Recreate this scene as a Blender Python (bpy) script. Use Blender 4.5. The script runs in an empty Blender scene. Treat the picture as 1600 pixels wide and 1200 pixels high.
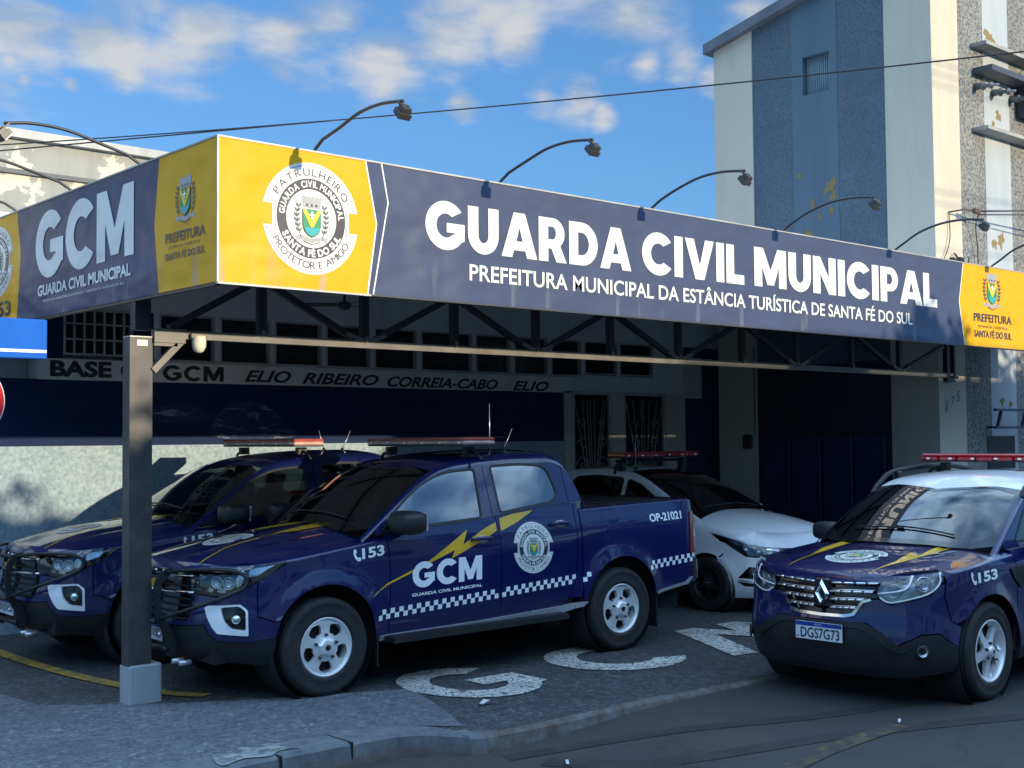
import bpy, bmesh, math, random
from mathutils import Vector, Matrix
from mathutils.geometry import delaunay_2d_cdt
random.seed(7)
R_ = math.radians
scene = bpy.context.scene
COL = scene.collection

# ---------------------------------------------------------------- camera
PITCH, ROLL, YAW, FPX, CAMH = 0.0437075, -0.00837110, 0.727125, 1965.395, 1.933929
cd = bpy.data.cameras.new('camera')
cam = bpy.data.objects.new('camera', cd)
COL.objects.link(cam)
fw = Vector((0, math.cos(PITCH), math.sin(PITCH)))
up = Vector((0, -math.sin(PITCH), math.cos(PITCH)))
ri = Vector((1, 0, 0))
r2 = ri*math.cos(ROLL) + up*math.sin(ROLL)
u2 = -ri*math.sin(ROLL) + up*math.cos(ROLL)
rz = Matrix.Rotation(-YAW, 3, 'Z')
fw, r2, u2 = rz @ fw, rz @ r2, rz @ u2
cam.matrix_world = Matrix(((r2.x, u2.x, -fw.x, 0), (r2.y, u2.y, -fw.y, 0), (r2.z, u2.z, -fw.z, CAMH), (0, 0, 0, 1)))
cd.sensor_width = 36
cd.lens = 36*FPX/1600
cd.clip_start, cd.clip_end = 0.1, 2000
scene.camera = cam

# ---------------------------------------------------------------- sun, sky, exposure
SUN = Vector((-0.172, 0.963, -0.170)).normalized()          # direction the light travels
sd = bpy.data.lights.new('sun', 'SUN')
sd.energy, sd.angle, sd.color = 2.4, R_(0.53), (1.0, 0.84, 0.60)
so = bpy.data.objects.new('sun', sd)
COL.objects.link(so)
so.rotation_euler = SUN.to_track_quat('-Z', 'Y').to_euler()
so.location = (6, -40, 30)
ELEV = math.asin(-SUN.z)
AZ = math.atan2(-SUN.x, -SUN.y)

scene.view_settings.view_transform = 'Standard'
scene.view_settings.look = 'None'
scene.view_settings.exposure = 1.12
scene.view_settings.gamma = 1.0
scene.cycles.max_bounces = 8
scene.cycles.glossy_bounces = 4
scene.cycles.transparent_max_bounces = 12
scene.cycles.use_denoising = True

world = bpy.data.worlds.new('World')
scene.world = world
world.use_nodes = True
wt = world.node_tree
for n in list(wt.nodes): wt.nodes.remove(n)
def wn(t, **kw):
    n = wt.nodes.new(t)
    for k, v in kw.items(): setattr(n, k, v)
    return n
def wmath(op, a, b=None, c=None, clamp=False):
    n = wn('ShaderNodeMath', operation=op, use_clamp=clamp)
    for i, v in enumerate((a, b, c)):
        if v is None: continue
        if isinstance(v, (int, float)): n.inputs[i].default_value = v
        else: wt.links.new(v, n.inputs[i])
    return n.outputs[0]
sky = wn('ShaderNodeTexSky', sky_type='NISHITA', sun_disc=False, sun_elevation=ELEV, sun_rotation=AZ,
         altitude=300, air_density=1.0, dust_density=0.4, ozone_density=2.5)
tc = wn('ShaderNodeTexCoord')
sep = wn('ShaderNodeSeparateXYZ')
wt.links.new(tc.outputs['Generated'], sep.inputs[0])
zc = wmath('ADD', wmath('MAXIMUM', sep.outputs[2], 0.0), 0.14)
cmb = wn('ShaderNodeCombineXYZ')
wt.links.new(wmath('DIVIDE', sep.outputs[0], zc), cmb.inputs[0])
wt.links.new(wmath('DIVIDE', sep.outputs[1], zc), cmb.inputs[1])
def cloud_noise(loc, scale, detail, rough):
    mp = wn('ShaderNodeMapping')
    mp.inputs['Location'].default_value = loc
    wt.links.new(cmb.outputs[0], mp.inputs[0])
    nz = wn('ShaderNodeTexNoise')
    nz.inputs['Scale'].default_value = scale
    nz.inputs['Detail'].default_value = detail
    nz.inputs['Roughness'].default_value = rough
    nz.inputs['Distortion'].default_value = 0.15
    wt.links.new(mp.outputs[0], nz.inputs['Vector'])
    return nz.outputs['Fac']
CL = (3.1, 1.7, 0.0)
n1 = cloud_noise(CL, 4.6, 8, 0.54)
n2 = cloud_noise((CL[0]+0.035, CL[1]-0.045, 0), 5.2, 4, 0.5)
n3 = cloud_noise((CL[0]+4.0, CL[1], 0), 1.5, 4, 0.5)
def sky_dir(x, y): return (fw + r2*((x-800)/FPX) - u2*((y-600)/FPX)).normalized()
PUFFS = [(20, 30, 150), (160, 45, 130), (310, 70, 125), (450, 65, 130), (590, 85, 115), (700, 50, 110), (800, 60, 60), (520, 0, 160), (700, -20, 160), (200, -30, 150), (195, 118, 42), (345, 95, 60), (440, 112, 60), (600, 128, 62),
         (722, 158, 34), (850, 150, 40), (900, 160, 52), (940, 183, 30), (1010, 102, 38), (1070, 95, 52), (1112, 122, 40), (1180, 10, 100), (985, 20, 95), (15, 93, 28), (38, 126, 22), (112, 131, 22), (1000, -60, 150)]
nrm = wn('ShaderNodeVectorMath', operation='NORMALIZE')
wt.links.new(tc.outputs['Generated'], nrm.inputs[0])
blob = None
for (px, py, pr_) in PUFFS:
    d = wn('ShaderNodeVectorMath', operation='DISTANCE')
    wt.links.new(nrm.outputs[0], d.inputs[0])
    d.inputs[1].default_value = sky_dir(px, py)
    v = wmath('MULTIPLY_ADD', d.outputs['Value'], -FPX/pr_, 1.0)
    blob = v if blob is None else wmath('MAXIMUM', blob, v)
blob = wmath('MAXIMUM', blob, -0.6)
upb = wn('ShaderNodeMapRange')                                  # added unseen cloud cover above the view for fill, scattered puffs elsewhere
wt.links.new(sep.outputs[2], upb.inputs['Value'])
for k, v in (('From Min', 0.36), ('From Max', 0.50), ('To Min', -0.9), ('To Max', 0.75)): upb.inputs[k].default_value = v
blob = wmath('MAXIMUM', blob, upb.outputs[0])
dens = wmath('ADD', wmath('MULTIPLY_ADD', n1, 2.3, -1.15), wmath('ADD', wmath('MULTIPLY', blob, 0.85), wmath('MULTIPLY_ADD', n3, 0.8, -0.4)))
cov = wn('ShaderNodeMapRange', interpolation_type='SMOOTHSTEP')
wt.links.new(dens, cov.inputs['Value'])
for k, v in (('From Min', 0.04), ('From Max', 0.95), ('To Min', 0.0), ('To Max', 0.90)): cov.inputs[k].default_value = v
shd = wn('ShaderNodeMapRange')
wt.links.new(wmath('SUBTRACT', n1, n2), shd.inputs['Value'])
for k, v in (('From Min', -0.13), ('From Max', 0.14), ('To Min', 0.0), ('To Max', 1.0)): shd.inputs[k].default_value = v
ccol = wn('ShaderNodeMix', data_type='RGBA')
wt.links.new(shd.outputs[0], ccol.inputs[0])
ccol.inputs[6].default_value = (1.15, 1.42, 1.78, 1)
ccol.inputs[7].default_value = (2.1, 2.1, 2.08, 1)
tint = wn('ShaderNodeMix', data_type='RGBA', blend_type='MULTIPLY')
tint.inputs[0].default_value = 1.0
tint.inputs[7].default_value = (0.365, 0.63, 0.95, 1)
gam = wn('ShaderNodeGamma')
gam.inputs[1].default_value = 0.72
wt.links.new(sky.outputs[0], gam.inputs[0])
wt.links.new(gam.outputs[0], tint.inputs[6])
mixc = wn('ShaderNodeMix', data_type='RGBA')
wt.links.new(cov.outputs[0], mixc.inputs[0])
wt.links.new(tint.outputs[2], mixc.inputs[6])
hi_ = wn('ShaderNodeMapRange')                                  # unseen high clouds brightened and blued as added fill light
wt.links.new(sep.outputs[2], hi_.inputs['Value'])
for k, v in (('From Min', 0.36), ('From Max', 0.50)): hi_.inputs[k].default_value = v
fill_deck = wn('ShaderNodeMix', data_type='RGBA', blend_type='MULTIPLY')
fill_deck.inputs[7].default_value = (2.75, 3.95, 5.3, 1)
wt.links.new(hi_.outputs[0], fill_deck.inputs[0])
wt.links.new(ccol.outputs[2], fill_deck.inputs[6])
wt.links.new(fill_deck.outputs[2], mixc.inputs[7])
bg = wn('ShaderNodeBackground')
bg.inputs[1].default_value = 0.15
wt.links.new(mixc.outputs[2], bg.inputs[0])
wo = wn('ShaderNodeOutputWorld')
wt.links.new(bg.outputs[0], wo.inputs[0])
# ---------------------------------------------------------------- materials
MATS = {}
def nmat(name):
    m = bpy.data.materials.new(name); m.use_nodes = True
    return m, m.node_tree, m.node_tree.nodes['Principled BSDF']
def node(nt, t, ins=None, **kw):
    n = nt.nodes.new(t)
    for k, v in kw.items(): setattr(n, k, v)
    for k, v in (ins or {}).items():
        if hasattr(v, 'is_linked') or isinstance(v, bpy.types.NodeSocket): nt.links.new(v, n.inputs[k])
        else: n.inputs[k].default_value = v
    return n
def c4(c): return (c[0], c[1], c[2], 1)
def ramp(nt, fac, stops):
    n = nt.nodes.new('ShaderNodeValToRGB'); e = n.color_ramp.elements
    while len(e) < len(stops): e.new(0.5)
    for i, (p, c) in enumerate(stops):
        e[i].position = p; e[i].color = c4(c) if hasattr(c, '__len__') else (c, c, c, 1)
    nt.links.new(fac, n.inputs[0])
    return n.outputs[0]
def mixn(nt, fac, a, b, blend='MIX'):
    n = nt.nodes.new('ShaderNodeMix'); n.data_type = 'RGBA'; n.blend_type = blend
    for s, v in ((0, fac), (6, a), (7, b)):
        if isinstance(v, bpy.types.NodeSocket): nt.links.new(v, n.inputs[s])
        elif s == 0: n.inputs[0].default_value = v
        else: n.inputs[s].default_value = c4(v)
    return n.outputs[2]
def ocoord(nt, kind='Object'):
    return nt.nodes.new('ShaderNodeTexCoord').outputs[kind]
def noise(nt, scale, detail=4, rough=0.55, vec=None, dist=0.0):
    n = node(nt, 'ShaderNodeTexNoise', {'Scale': scale, 'Detail': detail, 'Roughness': rough, 'Distortion': dist})
    nt.links.new(vec if vec is not None else ocoord(nt), n.inputs['Vector'])
    return n.outputs['Fac']
def stretch(nt, s):
    n = node(nt, 'ShaderNodeMapping', {'Scale': s}); nt.links.new(ocoord(nt), n.inputs[0]); return n.outputs[0]
def bump(nt, b, h, strength=0.3, dist=0.01):
    n = node(nt, 'ShaderNodeBump', {'Strength': strength, 'Distance': dist, 'Height': h})
    nt.links.new(n.outputs[0], b.inputs['Normal'])
def mat(name, col, rough=0.5, metal=0.0, var=0.12, vscale=3.0, bmp=0.0, bscale=60, coat=0.0, spec=0.5, dirt=None):
    """plain paint / metal / plastic with mottling"""
    if name in MATS: return MATS[name]
    m, nt, b = nmat(name)
    a = tuple(x*(1-var) for x in col); c = tuple(min(1, x*(1+var)) for x in col)
    out = ramp(nt, noise(nt, vscale, 5), [(0.3, a), (0.7, c)])
    if dirt:
        out = mixn(nt, ramp(nt, noise(nt, vscale*0.6, 8, 0.65), [(0.5, 0.0), (0.75, 0.7)]), out, dirt)
    nt.links.new(out, b.inputs['Base Color'])
    rr = node(nt, 'ShaderNodeMapRange', {'Value': noise(nt, vscale*4, 4), 'To Min': max(0.02, rough-0.08), 'To Max': min(1, rough+0.08)})
    nt.links.new(rr.outputs[0], b.inputs['Roughness'])
    b.inputs['Metallic'].default_value = metal
    b.inputs['Specular IOR Level'].default_value = spec
    b.inputs['Coat Weight'].default_value = coat
    b.inputs['Coat Roughness'].default_value = 0.04
    if bmp: bump(nt, b, noise(nt, bscale, 6), bmp, 0.004)
    MATS[name] = m
    return m

# ---------------------------------------------------------------- objects
def setp(o, label=None, cat=None, group=None, kind=None):
    if label: o['label'] = label
    if cat: o['category'] = cat
    if group: o['group'] = group
    if kind: o['kind'] = kind
    return o
def thing(name, label, cat, loc=(0, 0, 0), rotz=0.0, group=None):
    o = bpy.data.objects.new(name, None); COL.objects.link(o)
    o.empty_display_size = 0.2
    o.location = loc; o.rotation_euler = (0, 0, rotz)
    return setp(o, label, cat, group)
def copy_tree(o, parent=None):
    c = o.copy(); COL.objects.link(c)
    if parent is not None: c.parent = parent
    for ch in list(o.children): copy_tree(ch, c)
    return c
class MB:
    def __init__(s): s.v = []; s.f = []; s.m = []; s.sm = []
    def add(s, vs, fs, mi=0, smooth=False):
        o = len(s.v); s.v += [tuple(p) for p in vs]
        for f in fs: s.f.append(tuple(i+o for i in f)); s.m.append(mi); s.sm.append(smooth)
    def box(s, a, b, mi=0, bev=0.0):
        x0, y0, z0 = (min(a[i], b[i]) for i in range(3)); x1, y1, z1 = (max(a[i], b[i]) for i in range(3))
        if bev <= 0:
            s.add([(x0,y0,z0),(x1,y0,z0),(x1,y1,z0),(x0,y1,z0),(x0,y0,z1),(x1,y0,z1),(x1,y1,z1),(x0,y1,z1)],
                  [(0,3,2,1),(4,5,6,7),(0,1,5,4),(1,2,6,5),(2,3,7,6),(3,0,4,7)], mi)
        else:
            e = min(bev, (x1-x0)/2.2, (y1-y0)/2.2, (z1-z0)/2.2)
            def ring(x0, x1, y0, y1, z, e):
                return [(x0+e,y0,z),(x1-e,y0,z),(x1,y0+e,z),(x1,y1-e,z),(x1-e,y1,z),(x0+e,y1,z),(x0,y1-e,z),(x0,y0+e,z)]
            vs = ring(x0+e,x1-e,y0+e,y1-e,z0,e*.4)+ring(x0,x1,y0,y1,z0+e,e)+ring(x0,x1,y0,y1,z1-e,e)+ring(x0+e,x1-e,y0+e,y1-e,z1,e*.4)
            fs = [tuple(range(7,-1,-1)), tuple(range(24,32))]
            for k in range(3):
                for i in range(8): fs.append((k*8+i, k*8+(i+1)%8, k*8+8+(i+1)%8, k*8+8+i))
            s.add(vs, fs, mi)
    def obox(s, c, ax, ay, az, mi=0):
        """box from centre and three half-axis vectors"""
        c, ax, ay, az = Vector(c), Vector(ax), Vector(ay), Vector(az)
        vs = [c+i*ax+j*ay+k*az for k in (-1,1) for (i,j) in ((-1,-1),(1,-1),(1,1),(-1,1))]
        s.add(vs, [(0,3,2,1),(4,5,6,7),(0,1,5,4),(1,2,6,5),(2,3,7,6),(3,0,4,7)], mi)
    def bar(s, a, b, w, h, mi=0, upv=(0,0,1)):
        a, b = Vector(a), Vector(b); d = (b-a)
        n = d.normalized().cross(Vector(upv))
        if n.length < 1e-4: n = Vector((1,0,0))
        n.normalize(); u = n.cross(d.normalized())
        s.obox((a+b)/2, d/2, n*w/2, u*h/2, mi)
    def tube(s, pts, r, seg=8, mi=0, caps=True, smooth=True):
        pts = [Vector(p) for p in pts]; n = len(pts)
        rs = r if hasattr(r, '__len__') else [r]*n
        o = []; prev = None
        for i, p in enumerate(pts):
            d = (pts[min(i+1, n-1)] - pts[max(i-1, 0)])
            if d.length < 1e-9: d = Vector((0,0,1))
            d.normalize()
            if prev is None:
                a = d.cross(Vector((0,0,1)))
                if a.length < 1e-3: a = d.cross(Vector((1,0,0)))
            else: a = prev - d*prev.dot(d)
            a.normalize(); prev = a; b = d.cross(a)
            o += [p + (a*math.cos(2*math.pi*k/seg) + b*math.sin(2*math.pi*k/seg))*rs[i] for k in range(seg)]
        fs = [(i*seg+k, i*seg+(k+1)%seg, (i+1)*seg+(k+1)%seg, (i+1)*seg+k) for i in range(n-1) for k in range(seg)]
        if caps: fs += [tuple(range(seg-1,-1,-1)), tuple(range((n-1)*seg, n*seg))]
        s.add(o, fs, mi, smooth)
    def lathe(s, prof, org, axis, seg=32, mi=0, smooth=True, close=False):
        """prof: (radius, distance along axis)"""
        org, axis = Vector(org), Vector(axis).normalized()
        a = axis.orthogonal().normalized(); b = axis.cross(a)
        vs = [org + axis*h + (a*math.cos(2*math.pi*k/seg)+b*math.sin(2*math.pi*k/seg))*r for (r, h) in prof for k in range(seg)]
        n = len(prof)
        fs = [(i*seg+k, i*seg+(k+1)%seg, ((i+1)%n)*seg+(k+1)%seg, ((i+1)%n)*seg+k) for i in range(n if close else n-1) for k in range(seg)]
        s.add(vs, fs, mi, smooth)
    def prism(s, poly, fn, t0, t1, mi=0):
        """extrude a simple 2D polygon: fn(x, y, t) -> 3D"""
        n = len(poly)
        tris = tri_poly([poly])
        vs = [fn(x, y, t0) for x, y in poly] + [fn(x, y, t1) for x, y in poly]
        fs = [tuple(t) for t in tris] + [tuple(i+n for i in reversed(t)) for t in tris]
        fs += [(i, (i+1) % n, n+(i+1) % n, n+i) for i in range(n)]
        s.add(vs, fs, mi)
    def build(s, name, mats, parent=None, world=True, fix=True):
        me = bpy.data.meshes.new(name)
        off = Vector(parent.matrix_basis.translation) if (parent is not None and world) else Vector((0,0,0))
        if parent is not None and world and parent.parent is not None: off = off + parent.parent.location
        me.from_pydata([Vector(p)-off for p in s.v], [], s.f)
        for m in (mats if isinstance(mats, (list, tuple)) else [mats]): me.materials.append(m)
        me.polygons.foreach_set('material_index', s.m)
        me.polygons.foreach_set('use_smooth', s.sm)
        if fix:
            bm = bmesh.new(); bm.from_mesh(me)
            bmesh.ops.recalc_face_normals(bm, faces=bm.faces)
            bm.to_mesh(me); bm.free()
        me.update()
        o = bpy.data.objects.new(name, me); COL.objects.link(o)
        if parent is not None: o.parent = parent
        return o
def struct(name, mb, m, kind='structure'):
    return setp(mb.build(name, m), kind=kind)

# ---------------------------------------------------------------- 2D shapes
def inpoly(x, y, poly):
    c = False; j = len(poly)-1
    for i in range(len(poly)):
        xi, yi = poly[i]; xj, yj = poly[j]
        if (yi > y) != (yj > y) and x < (xj-xi)*(y-yi)/(yj-yi)+xi: c = not c
        j = i
    return c
def inloops(x, y, loops):
    return sum(inpoly(x, y, l) for l in loops) % 2 == 1
def tri_poly(loops):
    vs = [Vector(p) for l in loops for p in l]; es = []; o = 0
    for l in loops:
        es += [(o+i, o+(i+1) % len(l)) for i in range(len(l))]; o += len(l)
    r = delaunay_2d_cdt(vs, es, [], 0, 1e-7)
    if len(r[0]) != len(vs):
        return tri_poly_remap(r, vs, loops)
    return [f for f in r[2] if inloops(sum(r[0][i].x for i in f)/3, sum(r[0][i].y for i in f)/3, loops)]
def tri_poly_remap(r, vs, loops):
    near = [min(range(len(vs)), key=lambda k: (vs[k]-p).length) for p in r[0]]
    return [tuple(near[i] for i in f) for f in r[2] if inloops(sum(r[0][i].x for i in f)/3, sum(r[0][i].y for i in f)/3, loops)]
def resample(loop, res):
    out = []
    for i in range(len(loop)):
        a, b = Vector(loop[i]), Vector(loop[(i+1) % len(loop)])
        n = max(1, int((b-a).length/res + 0.5))
        out += [tuple(a.lerp(b, k/n)) for k in range(n)]
    return out
def grid_tri(loops, res, bres=None):
    """triangulate the area inside loops (even-odd) with interior points: verts2d, tris, resampled loops"""
    loops = [resample(l, bres or res) for l in loops]
    pts = [Vector(p) for l in loops for p in l]; es = []; o = 0
    for l in loops:
        es += [(o+i, o+(i+1) % len(l)) for i in range(len(l))]; o += len(l)
    x0 = min(p.x for p in pts); x1 = max(p.x for p in pts); y0 = min(p.y for p in pts); y1 = max(p.y for p in pts)
    bp_ = list(pts); cell = {}
    for p in bp_: cell.setdefault((int(p.x/res//1), int(p.y/res//1)), []).append(p)
    ny = int((y1-y0)/res)+1
    for j in range(1, ny):
        y = y0 + j*(y1-y0)/ny
        nx = int((x1-x0)/res)+1
        for i in range(nx+1):
            x = x0 + (i+(0.5 if j % 2 else 0))*(x1-x0)/nx
            if not inloops(x, y, loops): continue
            q = Vector((x, y)); ci, cj = int(x/res//1), int(y/res//1)
            if any((q-p).length < 0.5*res for a in (-1,0,1) for b in (-1,0,1) for p in cell.get((ci+a, cj+b), ())): continue
            pts.append(q)
    r = delaunay_2d_cdt(pts, es, [], 0, 1e-7)
    V = [(p.x, p.y) for p in r[0]]
    T = [f for f in r[2] if inloops(sum(V[i][0] for i in f)/3, sum(V[i][1] for i in f)/3, loops)]
    return V, T, loops
def patch(mb, S, loops, res=0.05, bres=None, mi=0, rim=0.0, off=0.0, nrm=None, smooth=True):
    """surface patch S(u,v) trimmed by loops; rim > 0 folds its edge inwards by that depth"""
    V, T, L = grid_tri(loops, res, bres)
    def N(u, v):
        e = 0.004
        a = Vector(S(u+e, v))-Vector(S(u-e, v)); b = Vector(S(u, v+e))-Vector(S(u, v-e))
        n = a.cross(b)
        return n.normalized() if n.length > 1e-12 else Vector((0,0,1))
    sgn = nrm if nrm is not None else 1.0
    P = []
    for u, v in V:
        p = Vector(S(u, v))
        if off: p = p + N(u, v)*off*sgn
        P.append(p)
    T2 = [t if sgn > 0 else tuple(reversed(t)) for t in T]
    mb.add(P, T2, mi, smooth)
    if rim:
        cnt = {}
        for t in T2:
            for a, b in ((t[0], t[1]), (t[1], t[2]), (t[2], t[0])): cnt[(a, b)] = 1
        bd = [(a, b) for (a, b) in cnt if (b, a) not in cnt]
        idx = {}; vs = []
        for a, b in bd:
            for i in (a, b):
                if i not in idx:
                    idx[i] = len(vs); vs += [P[i], P[i]-N(*V[i])*sgn*rim]
        mb.add(vs, [(idx[b], idx[a], idx[a]+1, idx[b]+1) for a, b in bd], mi, False)
def circle(cx, cy, r, n=40, a0=0.0): return [(cx+r*math.cos(a0+2*math.pi*k/n), cy+r*math.sin(a0+2*math.pi*k/n)) for k in range(n)]
def smooth_line(pts, n=8, closed=False):
    """Catmull-Rom through the points"""
    P = [Vector(p) for p in pts]; out = []; m = len(P)
    rng = range(m) if closed else range(m-1)
    for i in rng:
        p1, p2 = P[i], P[(i+1) % m]
        p0 = P[i-1] if (closed or i > 0) else p1*2-p2
        p3 = P[(i+2) % m] if (closed or i+2 < m) else p2*2-p1
        for k in range(n):
            t = k/n
            out.append(tuple(0.5*((2*p1)+(p2-p0)*t+(2*p0-5*p1+4*p2-p3)*t*t+(3*p1-p0-3*p2+p3)*t**3)))
    if not closed: out.append(tuple(P[-1]))
    return out
def ribbon2(pts, w):
    """closed outline of a polyline of width w"""
    P = [Vector(p) for p in pts]; L = []; Rr = []
    for i, p in enumerate(P):
        d = P[min(i+1, len(P)-1)]-P[max(i-1, 0)]; d.normalize(); n = Vector((-d.y, d.x))*w/2
        L.append(tuple(p+n)); Rr.append(tuple(p-n))
    return L+Rr[::-1]
def round_poly(poly, r, n=4):
    out = []; m = len(poly)
    for i in range(m):
        a, b, c = Vector(poly[i-1]), Vector(poly[i]), Vector(poly[(i+1) % m])
        rr = r[i] if hasattr(r, '__len__') else r
        d1 = (a-b); d2 = (c-b); k = min(rr, d1.length*.48, d2.length*.48)
        p1 = b+d1.normalized()*k; p2 = b+d2.normalized()*k
        if k < 1e-6: out.append(tuple(b)); continue
        for t in range(n+1):
            t /= n; out.append(tuple(p1*(1-t)**2 + b*2*t*(1-t) + p2*t*t))
    return out

# ---------------------------------------------------------------- lettering
TC = {}
def text_geo(s, off=0.0, shear=0.0, space=1.0, res=4):
    k = (s, off, shear, space, res)
    if k in TC: return TC[k]
    cu = bpy.data.curves.new('lettering', 'FONT')
    cu.body = s; cu.offset = off; cu.shear = shear; cu.space_character = space; cu.resolution_u = res; cu.fill_mode = 'FRONT'
    ob = bpy.data.objects.new('lettering', cu)
    me = bpy.data.meshes.new_from_object(ob)
    V = [(v.co.x, v.co.y) for v in me.vertices]; F = [tuple(p.vertices) for p in me.polygons]
    bpy.data.objects.remove(ob); bpy.data.curves.remove(cu); bpy.data.meshes.remove(me)
    TC[k] = (V, F)
    return TC[k]
def bounds(V):
    xs = [p[0] for p in V]; ys = [p[1] for p in V]
    return min(xs), min(ys), max(xs), max(ys)
def split_long(V, F, L):
    bm = bmesh.new(); vs = [bm.verts.new((x, y, 0)) for x, y in V]
    for f in F:
        try: bm.faces.new([vs[i] for i in f])
        except ValueError: pass
    for _ in range(3):
        e = [e for e in bm.edges if e.calc_length() > L]
        if not e: break
        bmesh.ops.subdivide_edges(bm, edges=e, cuts=1, use_grid_fill=False)
        bmesh.ops.triangulate(bm, faces=[f for f in bm.faces if len(f.verts) > 3])
    bm.verts.index_update()
    r = [(v.co.x, v.co.y) for v in bm.verts], [tuple(v.index for v in f.verts) for f in bm.faces]
    bm.free(); return r
def put_text(mb, s, box, fn, mi=0, off=0.0, shear=0.0, space=1.0, split=0.0, base=None):
    """fit the lettering into box (x0, y0, x1, y1); fn(x, y) -> 3D"""
    V, F = text_geo(s, off, shear, space)
    a = bounds(V); x0, y0, x1, y1 = box
    W = [(x0+(p[0]-a[0])/(a[2]-a[0])*(x1-x0), y0+(p[1]-a[1])/(a[3]-a[1])*(y1-y0)) for p in V]
    if split: W, F = split_long(W, F, split)
    mb.add([fn(x, y) for x, y in W], F, mi)
def arc_text(s, r, a_mid, h, off=0.0, space=1.0, inward=False, span=None):
    """letters on an arc: list of (verts2d, faces); r is the baseline radius, a_mid in degrees (90 = top)"""
    _, _, _, cap = bounds(text_geo('H', off)[0]); k = h/cap
    adv = []
    for ch in s:
        if ch == ' ': adv.append((0, 0.32)); continue
        b = bounds(text_geo(ch, off)[0]); adv.append((b[0], b[2]-b[0]+0.075*space))
    tot = sum(a[1] for a in adv)*k; out = []
    f = 1.0 if span is None else R_(span)*r/tot
    pos = -tot*f/2
    for ch, (x0, w) in zip(s, adv):
        w *= k*f
        if ch != ' ':
            V, F = text_geo(ch, off); m = pos + w/2; th = m/r
            a = R_(a_mid) + (th if inward else -th)
            rot = a + (math.pi/2 if inward else -math.pi/2)
            cx, cy = r*math.cos(a), r*math.sin(a); c_, s_ = math.cos(rot), math.sin(rot)
            b = bounds(V); mx = (b[0]+b[2])/2; q = min(1.15, f)
            out.append(([(cx+((p[0]-mx)*k*q)*c_-(p[1]*k)*s_, cy+((p[0]-mx)*k*q)*s_+(p[1]*k)*c_) for p in V], F))
        pos += w
    return out
# ---------------------------------------------------------------- heavy geometric capitals for the big lettering
def _arcpts(cx, cy, rx, ry, a0, a1, n=18): return [(cx+rx*math.cos(R_(a0+(a1-a0)*k/n)), cy+ry*math.sin(R_(a0+(a1-a0)*k/n))) for k in range(n+1)]
def heavy_glyph(ch, t=.27):
    """outline loops in a cap height of 1; returns (loops, advance width)"""
    h = 1.0
    if ch == 'I': return [[(0, 0), (t, 0), (t, h), (0, h)]], t
    if ch == 'L': return [[(0, 0), (.62, 0), (.62, t*.9), (t, t*.9), (t, h), (0, h)]], .62
    if ch == 'U':
        w = .80
        o = [(0, h), (0, .40)]+_arcpts(w/2, .40, w/2, .42, 180, 360)+[(w, h), (w-t, h), (w-t, .40)]+_arcpts(w/2, .40, w/2-t, .42-t*.9, 360, 180)+[(t, h)]
        return [o], w
    if ch in 'CG':
        w = .92; a = 38; rx, ry = .50, .52; ix, iy = rx-t, ry-t*.98
        out = _arcpts(.5, .5, rx, ry, a, 360-a if ch == 'C' else 360-22, 34)
        if ch == 'C':
            inn = _arcpts(.5, .5, ix*1.0, iy, 360-a-12, a+12, 30)
            return [out+inn], .92
        inn = _arcpts(.5, .5, ix, iy, 318, a+12, 30)
        o = _arcpts(.5, .5, rx, ry, a, 322, 34)+[(.97, .20), (.97, .56), (.52, .56), (.52, .36), (.71, .36), (.71, .30)]+inn
        return [o], .98
    if ch == 'A':
        w = .98
        return [[(0, 0), (.285, 0), (.335, .16), (.645, .16), (.695, 0), (w, 0), (.645, h), (.335, h)], [(.405, .365), (.575, .365), (.49, .68)]], w
    if ch == 'V': return [[(.0, h), (.29, h), (.475, .36), (.66, h), (.95, h), (.62, 0), (.33, 0)]], .95
    if ch == 'N': return [[(0, 0), (t, 0), (t, .54), (.58, 0), (.58+t, 0), (.58+t, h), (.58, h), (.58, .46), (t, h), (0, h)]], .58+t
    if ch == 'M':
        w = 1.08
        return [[(0, 0), (t*.96, 0), (t*.96, .52), (.43, .06), (.65, .06), (w-t*.96, .52), (w-t*.96, 0), (w, 0), (w, h), (w-.30, h), (w/2, .44), (.30, h), (0, h)]], w
    if ch == 'D':
        w = .86
        return [[(0, 0), (.38, 0)]+_arcpts(.38, .5, w-.38, .5, -90, 90)+[(.38, h), (0, h)], [(t, t*.88), (.37, t*.88)]+_arcpts(.37, .5, w-.37-t, .5-t*.88, -90, 90)+[(.37, h-t*.88), (t, h-t*.88)]], w
    if ch in 'PR':
        w = .74; zc = .655; r = .345
        o = [(0, 0), (t, 0), (t, .30)]+([(.36, .30), (.50, 0), (.80, 0), (.62, .365)] if ch == 'R' else [(.40, .31)])
        o += _arcpts(.41, zc, w-.41, r, -50 if ch == 'R' else -90, 90)+[(0, h)]
        return [o, [(t, .51), (.39, .51)]+_arcpts(.39, .655, .10, .145, -90, 90)+[(.39, .80), (t, .80)]], (.80 if ch == 'R' else w)
    return [[(0, 0), (t, 0), (t, h), (0, h)]], t
def heavy(mb, s, box, fn, mi=0, gap=.075, t=.27, split=.10):
    """fit a word of heavy capitals into box"""
    loops = []; x = 0.0
    for ch in s:
        L, w = heavy_glyph(ch, t)
        loops.append([[(p[0]+x, p[1]) for p in l] for l in L]); x += w+gap
        if ch in 'A' : x -= .03
    W = x-gap; x0, y0, x1, y1 = box
    for L in loops:
        q = [[(x0+p[0]/W*(x1-x0), y0+p[1]*(y1-y0)) for p in l] for l in L]
        V, T, LL = grid_tri(q, max(split, (y1-y0)*.18), (y1-y0)*.12)
        mb.add([fn(a, b) for a, b in V], T, mi)
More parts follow.
